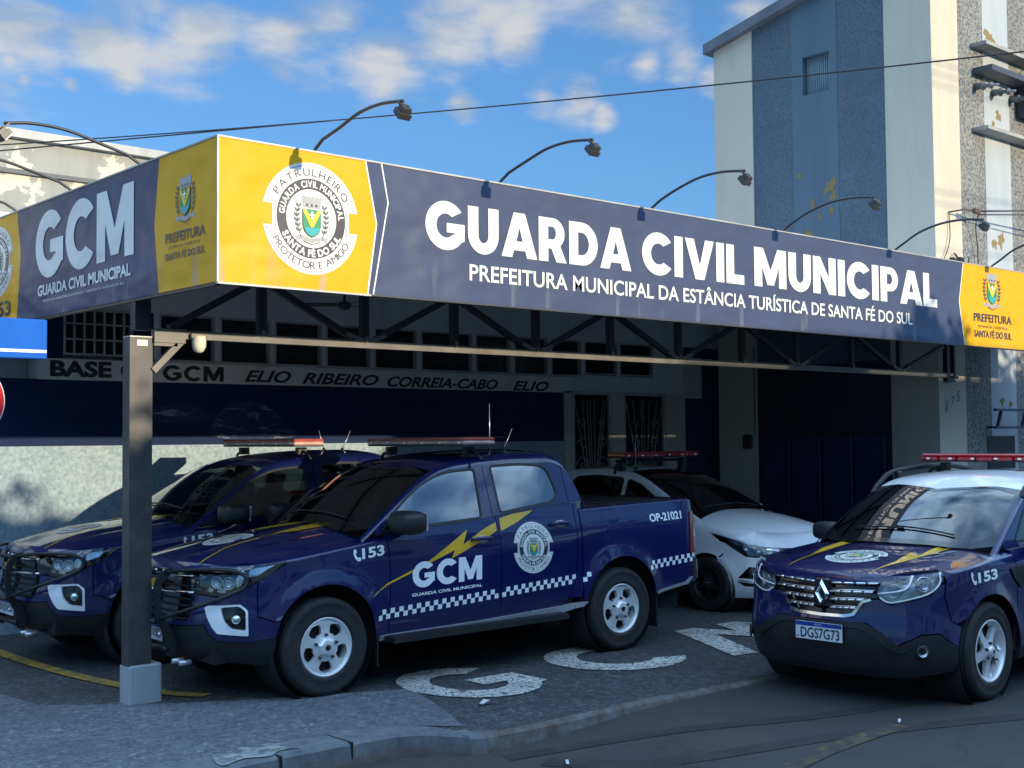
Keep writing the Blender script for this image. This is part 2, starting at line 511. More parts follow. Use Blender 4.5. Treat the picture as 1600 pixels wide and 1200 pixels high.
# ---------------------------------------------------------------- setting materials
def pebble_mat(name, light, dark, scale, bmp=0.8, lo=0.35, hi=0.6):
    m, nt, b = nmat(name)
    n1 = noise(nt, scale, 6, 0.7); n2 = noise(nt, 1.1, 5, 0.6)
    vor = node(nt, 'ShaderNodeTexVoronoi', {'Scale': scale*0.8, 'Randomness': 1.0}); nt.links.new(ocoord(nt), vor.inputs['Vector'])
    col = ramp(nt, n1, [(lo, dark), (hi, light)])
    col = mixn(nt, 0.35, col, ramp(nt, vor.outputs['Distance'], [(0.15, light), (0.75, dark)]))
    col = mixn(nt, ramp(nt, n2, [(0.35, 0.0), (0.8, 0.45)]), col, dark)
    nt.links.new(col, b.inputs['Base Color']); b.inputs['Roughness'].default_value = 0.9
    bump(nt, b, n1, bmp, 0.02)
    return m
def plaster_mat(name, col, stain, peel=None, peel_at=0.68, rough=0.85, sscale=(1.2, 1.2, 0.25)):
    m, nt, b = nmat(name); b.inputs['Specular IOR Level'].default_value = 0.25
    c = mixn(nt, ramp(nt, noise(nt, 2.0, 8, 0.65, stretch(nt, sscale)), [(0.45, 0.0), (0.8, 0.75)]), col, stain)
    c = mixn(nt, ramp(nt, noise(nt, 25, 4), [(0.4, 0.0), (0.8, 0.18)]), c, stain)
    if peel:
        p = noise(nt, 1.4, 7, 0.6)
        c = mixn(nt, ramp(nt, p, [(peel_at, 0.0), (peel_at+0.012, 1.0)]), c, peel)
    nt.links.new(c, b.inputs['Base Color']); b.inputs['Roughness'].default_value = rough
    bump(nt, b, noise(nt, 90, 5), 0.25, 0.003)
    return m
M_strip = plaster_mat('pale_plaster', (0.55, 0.49, 0.39), (0.43, 0.39, 0.31))
M_pebT = pebble_mat('tower_pebbledash', (0.38, 0.38, 0.35), (0.045, 0.05, 0.06), 24, 1.0, 0.38, 0.56)
M_pebTs = pebble_mat('tower_pebbledash_shaded', (0.135, 0.178, 0.22), (0.05, 0.072, 0.098), 30, 1.0, 0.3, 0.6)  # darker, bluer copy for the tower's shaded side, shade put into the colour
M_smooth = plaster_mat('side_plaster_shaded', (0.105, 0.148, 0.190), (0.075, 0.112, 0.15), (0.55, 0.36, 0.10), 0.70)  # same plaster as the street front, darkened in colour for the shaded side
M_smoothF = plaster_mat('front_plaster_lit', (0.40, 0.44, 0.46), (0.30, 0.33, 0.35), (0.62, 0.42, 0.14), 0.69)  # sunlit copy of the side plaster, light put into the colour
M_navyw = plaster_mat('navy_wall_paint', (0.012, 0.028, 0.085), (0.006, 0.014, 0.045), (0.20, 0.25, 0.32), 0.745, 0.85, (0.5, 0.5, 3.0))
M_pebW = pebble_mat('wall_pebbledash', (0.44, 0.55, 0.60), (0.20, 0.29, 0.36), 24, 0.9, 0.32, 0.56)
M_wallup = plaster_mat('grey_wall', (0.66, 0.66, 0.63), (0.48, 0.48, 0.46))
M_band = plaster_mat('white_band_paint', (0.78, 0.74, 0.66), (0.55, 0.52, 0.46))
M_black = mat('black_paint', (0.012, 0.012, 0.014), 0.5, var=0.3)
M_frame = mat('window_frame_paint', (0.42, 0.41, 0.37), 0.6, var=0.2, dirt=(0.18, 0.17, 0.15))
M_oldwall = plaster_mat('old_plaster', (0.34, 0.345, 0.32), (0.20, 0.215, 0.215), (0.62, 0.58, 0.47), 0.56)
M_steel = mat('dark_steel_paint', (0.035, 0.040, 0.045), 0.45, 0.0, 0.25, 4, dirt=(0.08, 0.075, 0.065))
M_steelL = mat('grey_steel_paint', (0.15, 0.145, 0.13), 0.45, 0.0, 0.2, 4, dirt=(0.09, 0.085, 0.075))
M_conc = plaster_mat('concrete', (0.34, 0.37, 0.40), (0.22, 0.25, 0.28))
M_gold = mat('yellow_road_paint', (0.42, 0.26, 0.03), 0.8, var=0.4, vscale=14, dirt=(0.08, 0.075, 0.07))
def glass_mat(name, tint=(0.25, 0.3, 0.32), rough=0.01, base=0.0, mult=1.5):
    """window glass: tinted see-through with a mirror reflection that grows at grazing angles"""
    m = bpy.data.materials.new(name); m.use_nodes = True; nt = m.node_tree
    for n in list(nt.nodes): nt.nodes.remove(n)
    tr = node(nt, 'ShaderNodeBsdfTransparent', {'Color': c4(tint)})
    gl = node(nt, 'ShaderNodeBsdfGlossy', {'Color': (1, 1, 1, 1), 'Roughness': rough})
    fr = node(nt, 'ShaderNodeFresnel', {'IOR': 1.6})
    k = node(nt, 'ShaderNodeMath', {0: fr.outputs[0], 1: mult, 2: base}, operation='MULTIPLY_ADD', use_clamp=True)
    mx = node(nt, 'ShaderNodeMixShader', {0: k.outputs[0], 1: tr.outputs[0], 2: gl.outputs[0]})
    o = node(nt, 'ShaderNodeOutputMaterial', {0: mx.outputs[0]})
    return m
M_dglass = mat('dark_window_glass', (0.010, 0.013, 0.018), 0.08, var=0.1, spec=0.6)

def worn(name, col, under, lo, hi, sc):
    m, nt, b = nmat(name)
    c = mixn(nt, ramp(nt, noise(nt, sc, 8, 0.7), [(lo, 0.0), (hi, 1.0)]), under, col)
    nt.links.new(c, b.inputs['Base Color']); b.inputs['Roughness'].default_value = 0.8
    bump(nt, b, noise(nt, 200, 3), 0.5, 0.004); return m
# ---------------------------------------------------------------- ground
def road_z(x):
    t = min(max((x-4.4)/4.2, -3.0), 1.0)
    return -0.17 + 0.15*t if t < 0 else -0.17 + 0.15*(1-(1-t)**1.6)
KERB = [(-9, 6.78), (3.0, 6.78), (4.25, 6.78), (4.62, 6.77), (5.05, 6.73), (5.28, 6.50), (5.40, 6.36), (6.2, 6.33), (6.91, 6.36), (7.56, 6.32), (8.4, 6.26), (9.6, 6.26), (12, 6.26), (19, 6.26), (30, 6.26)]
def stone_mat(name, base, light, scale, amount=0.5, joint=(0.02, 0.022, 0.026), rough=0.75):
    """small set stones: cells with their own tone and darker joints"""
    m, nt, b = nmat(name)
    v = node(nt, 'ShaderNodeTexVoronoi', {'Scale': scale, 'Randomness': 0.75}); nt.links.new(ocoord(nt), v.inputs['Vector'])
    e = node(nt, 'ShaderNodeTexVoronoi', {'Scale': scale, 'Randomness': 0.75}, feature='DISTANCE_TO_EDGE'); nt.links.new(ocoord(nt), e.inputs['Vector'])
    bw = node(nt, 'ShaderNodeRGBToBW'); nt.links.new(v.outputs['Color'], bw.inputs[0])
    c = mixn(nt, ramp(nt, bw.outputs[0], [(0.2, 0.0), (0.8, amount)]), base, light)
    c = mixn(nt, ramp(nt, noise(nt, 1.3, 7, 0.65), [(0.4, 0.0), (0.75, 0.7)]), c, joint)
    c = mixn(nt, ramp(nt, e.outputs['Distance'], [(0.02, 1.0), (0.10, 0.0)]), c, joint)
    nt.links.new(c, b.inputs['Base Color']); b.inputs['Roughness'].default_value = rough
    bump(nt, b, ramp(nt, e.outputs['Distance'], [(0.0, 0.0), (0.15, 1.0)]), 0.55, 0.006)
    return m
M_basalt = stone_mat('dark_mosaic_paving', (0.050, 0.056, 0.063), (0.13, 0.138, 0.147), 19, 0.7, (0.026, 0.029, 0.033))
M_lime = stone_mat('pale_mosaic_paving', (0.62, 0.60, 0.54), (0.82, 0.80, 0.74), 17, 0.7, (0.11, 0.11, 0.11))
def gravel_mat():
    m, nt, b = nmat('worn_pebble_concrete')
    n1 = noise(nt, 17, 6, 0.72, None, 1.4); n2 = noise(nt, 0.8, 6, 0.6)
    c = ramp(nt, n1, [(0.36, (0.05, 0.06, 0.072)), (0.52, (0.13, 0.145, 0.165)), (0.68, (0.32, 0.34, 0.36))])
    c = mixn(nt, ramp(nt, n2, [(0.35, 0.0), (0.7, 0.6)]), c, (0.07, 0.078, 0.09))
    nt.links.new(c, b.inputs['Base Color']); b.inputs['Roughness'].default_value = 0.85
    bump(nt, b, n1, 0.7, 0.012); return m
M_gravel = gravel_mat()
def asphalt_mat():
    m, nt, b = nmat('asphalt')
    c = ramp(nt, noise(nt, 160, 3, 0.8), [(0.3, (0.020, 0.021, 0.023)), (0.7, (0.052, 0.052, 0.054))])
    c = mixn(nt, ramp(nt, noise(nt, 0.7, 7, 0.6), [(0.4, 0.0), (0.75, 0.6)]), c, (0.062, 0.056, 0.050))
    c = mixn(nt, ramp(nt, noise(nt, 1.9, 6, 0.7), [(0.56, 0.0), (0.72, 0.75)]), c, (0.016, 0.016, 0.017))
    dv = node(nt, 'ShaderNodeVectorMath', operation='MULTIPLY_ADD'); wob = node(nt, 'ShaderNodeTexNoise', {'Scale': 2.2, 'Detail': 5.0}); nt.links.new(ocoord(nt), wob.inputs['Vector'])
    nt.links.new(wob.outputs['Color'], dv.inputs[0]); dv.inputs[1].default_value = (.7, .7, 0); nt.links.new(ocoord(nt), dv.inputs[2])
    ce = node(nt, 'ShaderNodeTexVoronoi', {'Scale': 0.55}, feature='DISTANCE_TO_EDGE'); nt.links.new(dv.outputs[0], ce.inputs['Vector'])
    c = mixn(nt, ramp(nt, ce.outputs['Distance'], [(0.002, 0.45), (0.008, 0.0)]), c, (0.016, 0.016, 0.017))
    nt.links.new(c, b.inputs['Base Color']); b.inputs['Roughness'].default_value = 0.8
    bump(nt, b, noise(nt, 200, 3), 0.5, 0.004); return m
M_asph = asphalt_mat()

mb = MB()                                                     # one sheet of ground far beyond everything
mb.add([(-600, -600, -0.9), (600, -600, -0.9), (600, 600, -0.9), (-600, 600, -0.9)], [(0, 1, 2, 3)])
struct('ground', mb, mat('far_ground', (0.10, 0.10, 0.09), 0.95))
mb = MB()                                                     # street, falling gently to the left
xs = [-60, -30, -9] + [-3+0.25*i for i in range(60)] + [13, 19, 30, 60]
for i in range(len(xs)-1):
    a, b = xs[i], xs[i+1]
    mb.add([(a, -5.6, road_z(a)), (b, -5.6, road_z(b)), (b, 7.0, road_z(b)), (a, 7.0, road_z(a))], [(0, 1, 2, 3)], 0, True)
struct('road', mb, M_asph)
kerb = [(x, y) for x, y in smooth_line(KERB, 5)]
Zf = lambda x: 0.0 if x < 4.9 else (-0.012*min(1, (x-4.9)/0.5))     # the crossing is a little lower at its lip
def kerb_y(x):
    for i in range(len(kerb)-1):
        if kerb[i][0] <= x <= kerb[i+1][0]:
            t = (x-kerb[i][0])/max(1e-6, kerb[i+1][0]-kerb[i][0]); return kerb[i][1]+t*(kerb[i+1][1]-kerb[i][1])
    return 6.26
def pave_z(x, y):
    d = y-kerb_y(x)
    return Zf(x)*max(0.0, min(1.0, 1.0-d/1.9))
n = len(kerb)
mb = MB()                                                     # forecourt paving
V, T, L = grid_tri([[(x, y+0.02) for x, y in kerb]+[(30, 14), (-9, 14)]], 0.45, 0.45)
mb.add([(x, y, pave_z(x, y)) for x, y in V], T, 0, True)
struct('forecourt', mb, M_basalt)
mb = MB()                                                     # worn pebble concrete strip to the left of the crossing
V, T, L = grid_tri([[(-9, 7.06), (4.6, 7.05), (5.05, 7.01), (5.30, 6.80), (5.45, 6.66), (5.60, 6.95), (5.74, 7.3), (5.95, 7.9), (4.9, 8.35), (4.3, 8.72), (3.6, 9.3), (3.2, 14), (-9, 14)]], 0.3)
mb.add([(x, y, pave_z(x, y)+0.007) for x, y in V], T, 0, True)
struct('pavement', mb, M_gravel)
mb = kb_ = MB(); lip = MB()
for i in range(n-1):
    (xa, ya), (xb, yb) = kerb[i], kerb[i+1]
    mb = kb_ if xb < 5.42 else lip
    wtop = 0.29 if xb < 5.3 else 0.29-0.23*min(1, (xb-5.3)/0.3)
    for (a0, h0, a1, h1) in ((-0.03, -0.14, -0.005, -0.012), (-0.005, -0.012, 0.03, 0.006), (0.03, 0.006, wtop, 0.008)):
        mb.add([(xa, ya+a0, Zf(xa)+(h0 if h0 > -0.1 else road_z(xa)-Zf(xa)-0.02)), (xb, yb+a0, Zf(xb)+(h0 if h0 > -0.1 else road_z(xb)-Zf(xb)-0.02)),
                (xb, yb+a1, Zf(xb)+h1), (xa, ya+a1, Zf(xa)+h1)], [(0, 1, 2, 3)], 0, False)
def kerb_mat():
    m, nt, b = nmat('kerb_concrete')
    c = ramp(nt, noise(nt, 6, 8, 0.7), [(0.3, (0.07, 0.08, 0.09)), (0.6, (0.15, 0.165, 0.175)), (0.8, (0.26, 0.27, 0.27))])
    sx = node(nt, 'ShaderNodeSeparateXYZ'); nt.links.new(ocoord(nt), sx.inputs[0])
    rust = node(nt, 'ShaderNodeMapRange', {'Value': sx.outputs[2], 'From Min': -0.16, 'From Max': -0.05, 'To Min': 0.8, 'To Max': 0.0})
    c = mixn(nt, rust.outputs[0], c, (0.10, 0.055, 0.035))
    nt.links.new(c, b.inputs['Base Color']); b.inputs['Roughness'].default_value = 0.9
    bump(nt, b, noise(nt, 60, 5), 0.5, 0.006); return m
M_kerb = kerb_mat()
struct('kerb', kb_, M_kerb)
struct('kerb_lip', lip, worn('crossing_lip', (0.075, 0.058, 0.045), (0.15, 0.155, 0.16), 0.35, 0.6, 6))
mb = MB()                                                     # joints of the kerbstones
for x in (4.1, 4.62):
    mb.box((x-0.006, 6.752, -0.15), (x+0.006, 7.05, 0.0095))
struct('kerb_joint', mb, M_black)
mb = MB()                                                     # whitewashed patch at the kerb
V, T, L = grid_tri([smooth_line([(3.72, 6.80), (3.90, 6.86), (4.05, 6.80), (4.16, 6.88), (4.30, 6.86), (4.22, 6.97), (4.27, 7.05), (4.12, 7.03), (4.02, 7.12), (3.92, 7.02), (3.80, 7.07)], 3, True)], 0.1)
mb.add([(x, y, 0.013) for x, y in V], T)
struct('pavement_patch', mb, worn('limewash', (0.30, 0.31, 0.31), (0.10, 0.11, 0.122), 0.42, 0.56, 9))
# street repairs and worn markings
def strip(name, pts, w, z, m, zf=road_z):
    mb = MB(); P = [Vector(p) for p in smooth_line(pts, 6)]
    for i in range(len(P)-1):
        q = []
        for p, s in ((P[i], -1), (P[i+1], -1), (P[i+1], 1), (P[i], 1)):
            d = (P[i+1]-P[i]).normalized(); nn = Vector((-d.y, d.x))*w/2*s
            q.append((p.x+nn.x, p.y+nn.y, zf(p.x+nn.x)+z))
        mb.add(q, [(0, 1, 2, 3)])
    return struct(name, mb, m)
M_tar = worn('tar_seam', (0.018, 0.019, 0.021), (0.038, 0.038, 0.040), 0.3, 0.55, 5)
M_oldyel = worn('worn_yellow_marking', (0.15, 0.115, 0.03), (0.040, 0.039, 0.039), 0.48, 0.70, 9)
strip('road_seam', [(5.4, 6.15), (6.6, 5.75), (7.6, 5.25), (8.9, 4.9)], 0.14, 0.004, M_tar)
strip('road_seam', [(5.25, 5.75), (6.1, 5.25), (7.2, 4.85), (8.6, 4.2)], 0.16, 0.004, M_tar)
strip('road_seam', [(5.5, 5.9), (5.9, 5.2), (6.2, 4.3)], 0.18, 0.0045, M_tar)
strip('road_marking', [(5.9, 4.55), (6.7, 4.70), (7.7, 4.72)], 0.15, 0.0055, M_oldyel)
# yellow edge line of the parking bay
strip('parking_line', [(4.24, 12.6), (4.22, 11.4), (4.26, 10.4), (4.36, 9.6), (4.50, 9.05), (4.66, 8.76)], 0.13, 0.011, worn('worn_yellow_line', (0.40, 0.25, 0.03), (0.10, 0.09, 0.075), 0.36, 0.55, 8), lambda x: 0.0)
# the letters set into the paving
gfn = lambda x, y: (x, y, 0.008 + pave_z(x, y))
for ch, box in (('G', (5.90, 7.20, 6.98, 8.40)), ('C', (7.46, 7.20, 8.66, 8.36))):
    mb = MB(); heavy(mb, ch, box, gfn, 0, .075, .235); struct('paving_letter', mb, M_lime)
mb = MB(); V, T, L = grid_tri([[(8.92, 7.10), (9.21, 7.06), (9.74, 7.98), (9.98, 7.46), (10.14, 7.46), (10.38, 7.98), (10.9, 7.06), (11.2, 7.10), (10.52, 8.38), (10.24, 8.38), (10.06, 7.96), (9.88, 8.38), (9.60, 8.38)]], .3)
mb.add([gfn(x, y) for x, y in V], T); struct('paving_letter', mb, M_lime)
# litter
def litter(x, y, s, rot, lab):
    mb = MB(); c, sn = math.cos(rot), math.sin(rot)
    pts = [(-s, -s*.3, 0.012), (s*.2, -s*.4, 0.03), (s, -s*.2, 0.014), (s*.9, s*.25, 0.02), (-s*.1, s*.35, 0.034), (-s*.9, s*.3, 0.012)]
    z0 = 0.0 if y > 6.5 else road_z(x)
    mb.add([(x+p[0]*c-p[1]*sn, y+p[0]*sn+p[1]*c, z0+p[2]) for p in pts], [(0, 1, 4, 5), (1, 2, 3, 4)])
    setp(mb.build('litter', mat('paper', (0.6, 0.6, 0.58), 0.7)), lab, 'litter')
litter(6.02, 7.08, 0.062, 0.2, 'crumpled white paper strip lying on dark paving just below the pale letter G')
litter(5.55, 5.75, 0.03, 1.0, 'small pale scrap of paper on the asphalt near the kerb corner')
litter(7.75, 4.75, 0.025, 0.4, 'tiny pale scrap of paper on the asphalt by the worn yellow marking')

# ---------------------------------------------------------------- back wall of the station
BY = 13.0
wall = thing('station_wall', 'long navy and pebbledash back wall under the canopy with a white lettered band', 'wall', (8, BY, 0))
def wbox(name, x0, x1, z0, z1, m, y0=BY, y1=BY+0.25):
    mb = MB(); mb.box((x0, y0, z0), (x1, y1, z1)); return mb.build(name, m, wall)
wbox('pebbledash_panel', -6, 12.55, -0.2, 1.9, M_pebW, BY-0.012, BY+0.25)
wbox('navy_panel', -6, 12.55, 1.9, 2.6, M_navyw, BY, BY+0.25)
wbox('upper_wall', -6, 17.2, 3.36, 4.3, M_wallup)
wbox('lintel', 12.55, 15.18, 2.62, 2.86, M_wallup)
wbox('navy_panel', 15.18, 17.2, -0.2, 3.36, M_navyw, BY, BY+0.25)
wbox('pier', 12.55, 12.72, -0.2, 2.62, M_strip, BY-0.03)
wbox('pier', 13.53, 13.79, -0.2, 2.62, M_strip, BY-0.02)
wbox('pier', 14.74, 15.18, -0.2, 2.62, M_strip, BY-0.03)
wbox('pier', 15.18, 15.60, 2.55, 3.2, M_strip, BY-0.02, BY)
wbox('wall_backing', -6, 15.95, -0.2, 4.3, M_wallup, BY+0.3, BY+0.5)
wbox('mid_wall', -6, 5.25, 2.82, 3.36, M_navyw)
wbox('mid_wall', 6.02, 6.30, 2.82, 3.36, M_navyw)
wbox('mid_wall', 14.5, 15.18, 2.86, 3.36, M_wallup)
# white band with the hand painted name
mb = MB(); mb.box((4.98, BY-0.03, 2.595), (12.68, BY-0.002, 2.815)); mb.box((4.98, BY, 2.6), (12.55, BY+0.25, 2.82))
band = mb.build('name_band', M_band, wall)
mb = MB(); bf = lambda x, y: (x, BY-0.034, y)
for s, b, of, sh in (('BASE', (5.10, 2.625, 5.77, 2.80), 0.045, 0), ('OP', (5.87, 2.62, 6.245, 2.795), 0.045, 0), 
                 ('ELIO', (7.38, 2.622, 8.01, 2.765), 0.03, 0.35), ('RIBEIRO', (8.16, 2.618, 9.29, 2.757), 0.03, 0.35),
                 ('CORREIA-CABO', (9.42, 2.610, 11.28, 2.748), 0.03, 0.35), ('ELIO', (11.55, 2.603, 12.24, 2.742), 0.03, 0.35)):
    put_text(mb, s, b, bf, 0, of, sh)
heavy(mb, 'GCM', (6.36, 2.615, 7.11, 2.785), bf, 0, .10, .23)
mb.build('lettering', M_black, band)
# sunlight thrown back off the pickups, painted as pale streaks on the navy
def caustic_mat():
    m, nt, b = nmat('navy_paint_caustics')
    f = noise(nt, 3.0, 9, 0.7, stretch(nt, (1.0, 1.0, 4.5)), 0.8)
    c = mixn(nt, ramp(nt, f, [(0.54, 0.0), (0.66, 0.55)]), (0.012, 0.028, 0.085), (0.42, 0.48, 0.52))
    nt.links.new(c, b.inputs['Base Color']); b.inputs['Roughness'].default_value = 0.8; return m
for nm, pts in (('caustic_patch', [(6.15, 2.24), (6.5, 2.36), (6.75, 2.33), (7.0, 2.21), (6.7, 2.14), (6.3, 2.17)]), ('caustic_patch', [(6.95, 2.02), (7.2, 2.36), (7.6, 2.38), (7.9, 2.2), (8.1, 2.0), (7.5, 1.96)])):
    mb = MB(); V, T, L = grid_tri([smooth_line(pts, 4, True)], .2); mb.add([(x, BY-0.004, z) for x, z in V], T); mb.build(nm, caustic_mat(), wall)
# windows
def window(x0, x1, z0, z1, bars=0, open_=False):
    f = MB(); t = 0.022
    for a, b in (((x0, z0), (x1, z0+t)), ((x0, z1-t), (x1, z1)), ((x0, z0+t), (x0+t, z1-t)), ((x1-t, z0+t), (x1, z1-t))):
        f.box((a[0], BY-0.015, a[1]), (b[0], BY+0.10, b[1]))
    w = f.build('window', M_frame, wall)
    p = MB(); p.box((x0+t, BY+0.05, z0+t), (x1-t, BY+0.06, z1-t))
    p.build('pane', M_dglass, w)
    if bars:
        g = MB()
        for k in range(1, bars): xx = x0+(x1-x0)*k/bars; g.box((xx-0.010, BY-0.03, z0), (xx+0.010, BY-0.016, z1))
        for k in range(1, 3): zz = z0+(z1-z0)*k/3; g.box((x0, BY-0.045, zz-0.008), (x1, BY-0.031, zz+0.008))
        g.build('window_bars', M_frame, w)
window(5.25, 6.02, 2.86, 3.36, 7)
wx = [6.30, 7.05, 7.77, 8.49, 9.21, 9.95, 10.88, 11.57, 12.28, 12.95, 13.7, 14.5]
for x in wx: wbox('mullion', x-0.035, x+0.025, 2.84, 3.36, M_wallup, BY-0.012)
for i in range(len(wx)-1): window(wx[i]+0.026, wx[i+1]-0.036, 2.83 if wx[i] < 12.3 else 2.87, 3.36)
mb = MB(); mb.box((6.25, BY-0.05, 2.815), (12.55, BY-0.031, 2.84)); mb.build('sill', M_frame, wall)
# iron grille doors
def grille_door(x0, x1, lab):
    d = thing('grille_door', lab, 'door', ((x0+x1)/2, BY, 0), 0, 'grille doors of the station')
    p = MB(); p.box((x0, BY+0.05, 0), (x1, BY+0.07, 2.62)); p.build('door_panel', M_dglass, d)
    f = MB()
    for a, b in ((x0, x0+0.05), (x1-0.05, x1)): f.box((a, BY-0.01, 0), (b, BY+0.03, 2.62))
    for z in (0.0, 1.0, 2.57): f.box((x0+.05, BY-0.01, z), (x1-.05, BY+0.03, z+0.05))
    f.build('door_frame', M_frame, d)
    g = MB(); cx = (x0+x1)/2
    rnd = random.Random(int(x0*10))
    for k in range(7):
        xx = x0+0.1+(x1-x0-0.2)*k/6
        g.tube([(xx, BY, 1.1), (cx+(xx-cx)*0.5, BY, 1.6), (cx+(xx-cx)*1.0+rnd.uniform(-.05, .05), BY, 2.5)], 0.009, 6)
    for k in (-1, 1):
        for zc, r in ((1.55, 0.13), (1.85, 0.10), (2.15, 0.08)):
            g.tube([(cx+k*(0.2+r*(1-t/22)*math.cos(t*.42)), BY-0.01, zc+r*(1-t/22)*math.sin(t*.42)) for t in range(20)], 0.008, 6)
    g.build('scrollwork', mat('iron_paint', (0.30, 0.29, 0.26), 0.5, var=0.2), d)
grille_door(12.72, 13.53, 'dark door with pale wrought iron scrolls right of the white lettered band')
grille_door(13.79, 14.74, 'wider wrought iron grille door beside the tower, behind the white car lightbar')
# blue sign standing left of the canopy
t = thing('sign_box', 'bright blue sign box with a white stripe under the left end of the canopy', 'sign', (2.9, 9.45, 0))
mb = MB(); mb.box((2.75, 9.40, 2.565), (3.675, 9.52, 2.862), 0, 0.008); mb.build('box', mat('blue_sign_paint', (0.02, 0.13, 0.55), 0.85, spec=0.1), t)
mb = MB(); mb.box((2.76, 9.396, 2.610), (3.668, 9.399, 2.632)); mb.build('stripe', mat('white_sign_paint', (0.8, 0.8, 0.8), 0.4), t)
mb = MB(); mb.tube([(2.85, 9.46, -.1), (2.85, 9.46, 2.56)], 0.04, 12); mb.build('pole', M_steel, t)

# ---------------------------------------------------------------- tower building
TX, TY0, TY1 = 15.70, 8.92, 12.70
tw = thing('tower_building', 'tall building with pale corner strips and blue grey pebbledash panels', 'building', (TX, TY0, 0))
def top(y): return 8.93 - (y-TY0)*0.222
def tpanel(name, y0, y1, m, prot=0.0, z0=-0.3):
    mb = MB()
    x = TX-prot
    mb.add([(x, y0, z0), (x, y1, z0), (x, y1, top(y1)), (x, y0, top(y0)), (TX+.3, y0, z0), (TX+.3, y1, z0), (TX+.3, y1, top(y1)), (TX+.3, y0, top(y0))],
           [(0, 1, 2, 3), (4, 7, 6, 5), (0, 4, 5, 1), (1, 5, 6, 2), (2, 6, 7, 3), (3, 7, 4, 0)])
    return mb.build(name, m, tw)
tpanel('corner_strip', 11.95, 12.70, M_strip, 0.02)
tpanel('corner_strip', TY0-0.019, 9.63, M_strip, 0.02)
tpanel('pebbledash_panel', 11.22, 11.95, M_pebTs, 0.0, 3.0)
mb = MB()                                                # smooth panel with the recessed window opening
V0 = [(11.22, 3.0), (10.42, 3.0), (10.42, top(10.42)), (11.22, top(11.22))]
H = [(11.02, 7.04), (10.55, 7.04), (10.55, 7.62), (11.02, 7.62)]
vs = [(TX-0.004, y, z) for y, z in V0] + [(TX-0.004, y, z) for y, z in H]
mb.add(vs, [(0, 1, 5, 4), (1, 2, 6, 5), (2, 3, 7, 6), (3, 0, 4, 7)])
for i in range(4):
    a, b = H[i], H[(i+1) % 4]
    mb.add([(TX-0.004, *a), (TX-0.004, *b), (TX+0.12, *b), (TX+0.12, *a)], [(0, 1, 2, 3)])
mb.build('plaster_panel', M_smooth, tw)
mb = MB(); mb.box((TX+0.10, 10.56, 7.05), (TX+0.11, 11.01, 7.61))
for k in range(12): mb.box((TX+0.085, 10.57+k*0.037, 7.05), (TX+0.099, 10.59+k*0.037, 7.61))
mb.build('shutter', mat('shutter_paint', (0.14, 0.20, 0.24), 0.6, dirt=(0.3, 0.33, 0.33)), tw)
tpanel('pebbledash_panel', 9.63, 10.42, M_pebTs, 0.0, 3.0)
mb = MB()                                                # sloped parapet cap
for (y0, y1) in ((TY0-0.1, TY1+0.12),):
    mb.add([(TX-0.14, y0, top(y0)), (TX-0.14, y1, top(y1)), (TX-0.14, y1, top(y1)+0.16), (TX-0.14, y0, top(y0)+0.16), (TX+6.6, y0, top(y0)), (TX+6.6, y1, top(y1)), (TX+6.6, y1, top(y1)+.16), (TX+6.6, y0, top(y0)+.16)],
           [(0, 1, 2, 3), (4, 7, 6, 5), (0, 4, 5, 1), (1, 5, 6, 2), (2, 6, 7, 3), (3, 7, 4, 0)])
mb.build('parapet_cap', plaster_mat('cap_paint', (0.16, 0.17, 0.19), (0.07, 0.08, 0.1)), tw)
def flakes(name, spots, fn, m):
    rnd = random.Random(4)
    for (a, b, r, q) in spots:
        mb = MB(); k = 17; pts = [(a+r*q*f_*math.cos(6.283*i/k), b+r*f_*math.sin(6.283*i/k)) for i in range(k) for f_ in (rnd.uniform(.3, 1.15),)]
        V, T, L = grid_tri([pts], .2); mb.add([fn(x, y) for x, y in V], T); mb.build(name, m, tw)
M_flake = plaster_mat('bare_ochre_render', (0.25, 0.18, 0.07), (0.16, 0.14, 0.09))
flakes('peeled_patch', [(10.58, 5.60, .16, .8), (10.52, 5.45, .10, .7), (10.88, 5.36, .12, .45), (10.76, 5.18, .10, .4), (10.56, 5.25, .10, .45), (10.97, 4.93, .13, .6), (11.10, 5.85, .09, .5)], lambda y, z: (TX-0.008, y, z), M_flake)
flakes('peeled_patch', [(17.35, 7.76, .12, 1.6), (17.55, 6.62, .10, .8), (17.40, 6.45, .08, .8), (17.55, 4.78, .15, .9), (17.35, 4.72, .10, .8), (17.45, 2.42, .10, .8), (17.70, 2.40, .08, .8)], lambda x, z: (x, TY0-0.009, z), M_flake)
# dark gate under the canopy
mb = MB(); mb.box((TX-0.006, 9.63, -0.3), (TX+0.25, 11.95, 3.0)); mb.build('gate_wall', mat('navy_gate_paint', (0.006, 0.010, 0.035), 0.45, var=0.3), tw)
mb = MB()
for k in range(4): mb.box((TX-0.024, 9.75+k*0.54, 0.05), (TX-0.007, 10.24+k*0.54, 1.95), 0, 0.008)
mb.build('gate_panel', mat('navy_gate_leaf', (0.008, 0.016, 0.065), 0.4, var=0.3), tw)
mb = MB(); mb.box((TX-0.09, 12.04, 1.76), (TX-0.021, 12.20, 1.97), 0, 0.015); mb.build('meter_box', mat('dark_plastic', (0.02, 0.022, 0.026), 0.5), tw)
mb = MB(); mb.tube([(TX-0.035, 11.99, 2.0), (TX-0.035, 11.99, 3.3)], 0.008, 6); mb.build('conduit', M_black, tw)
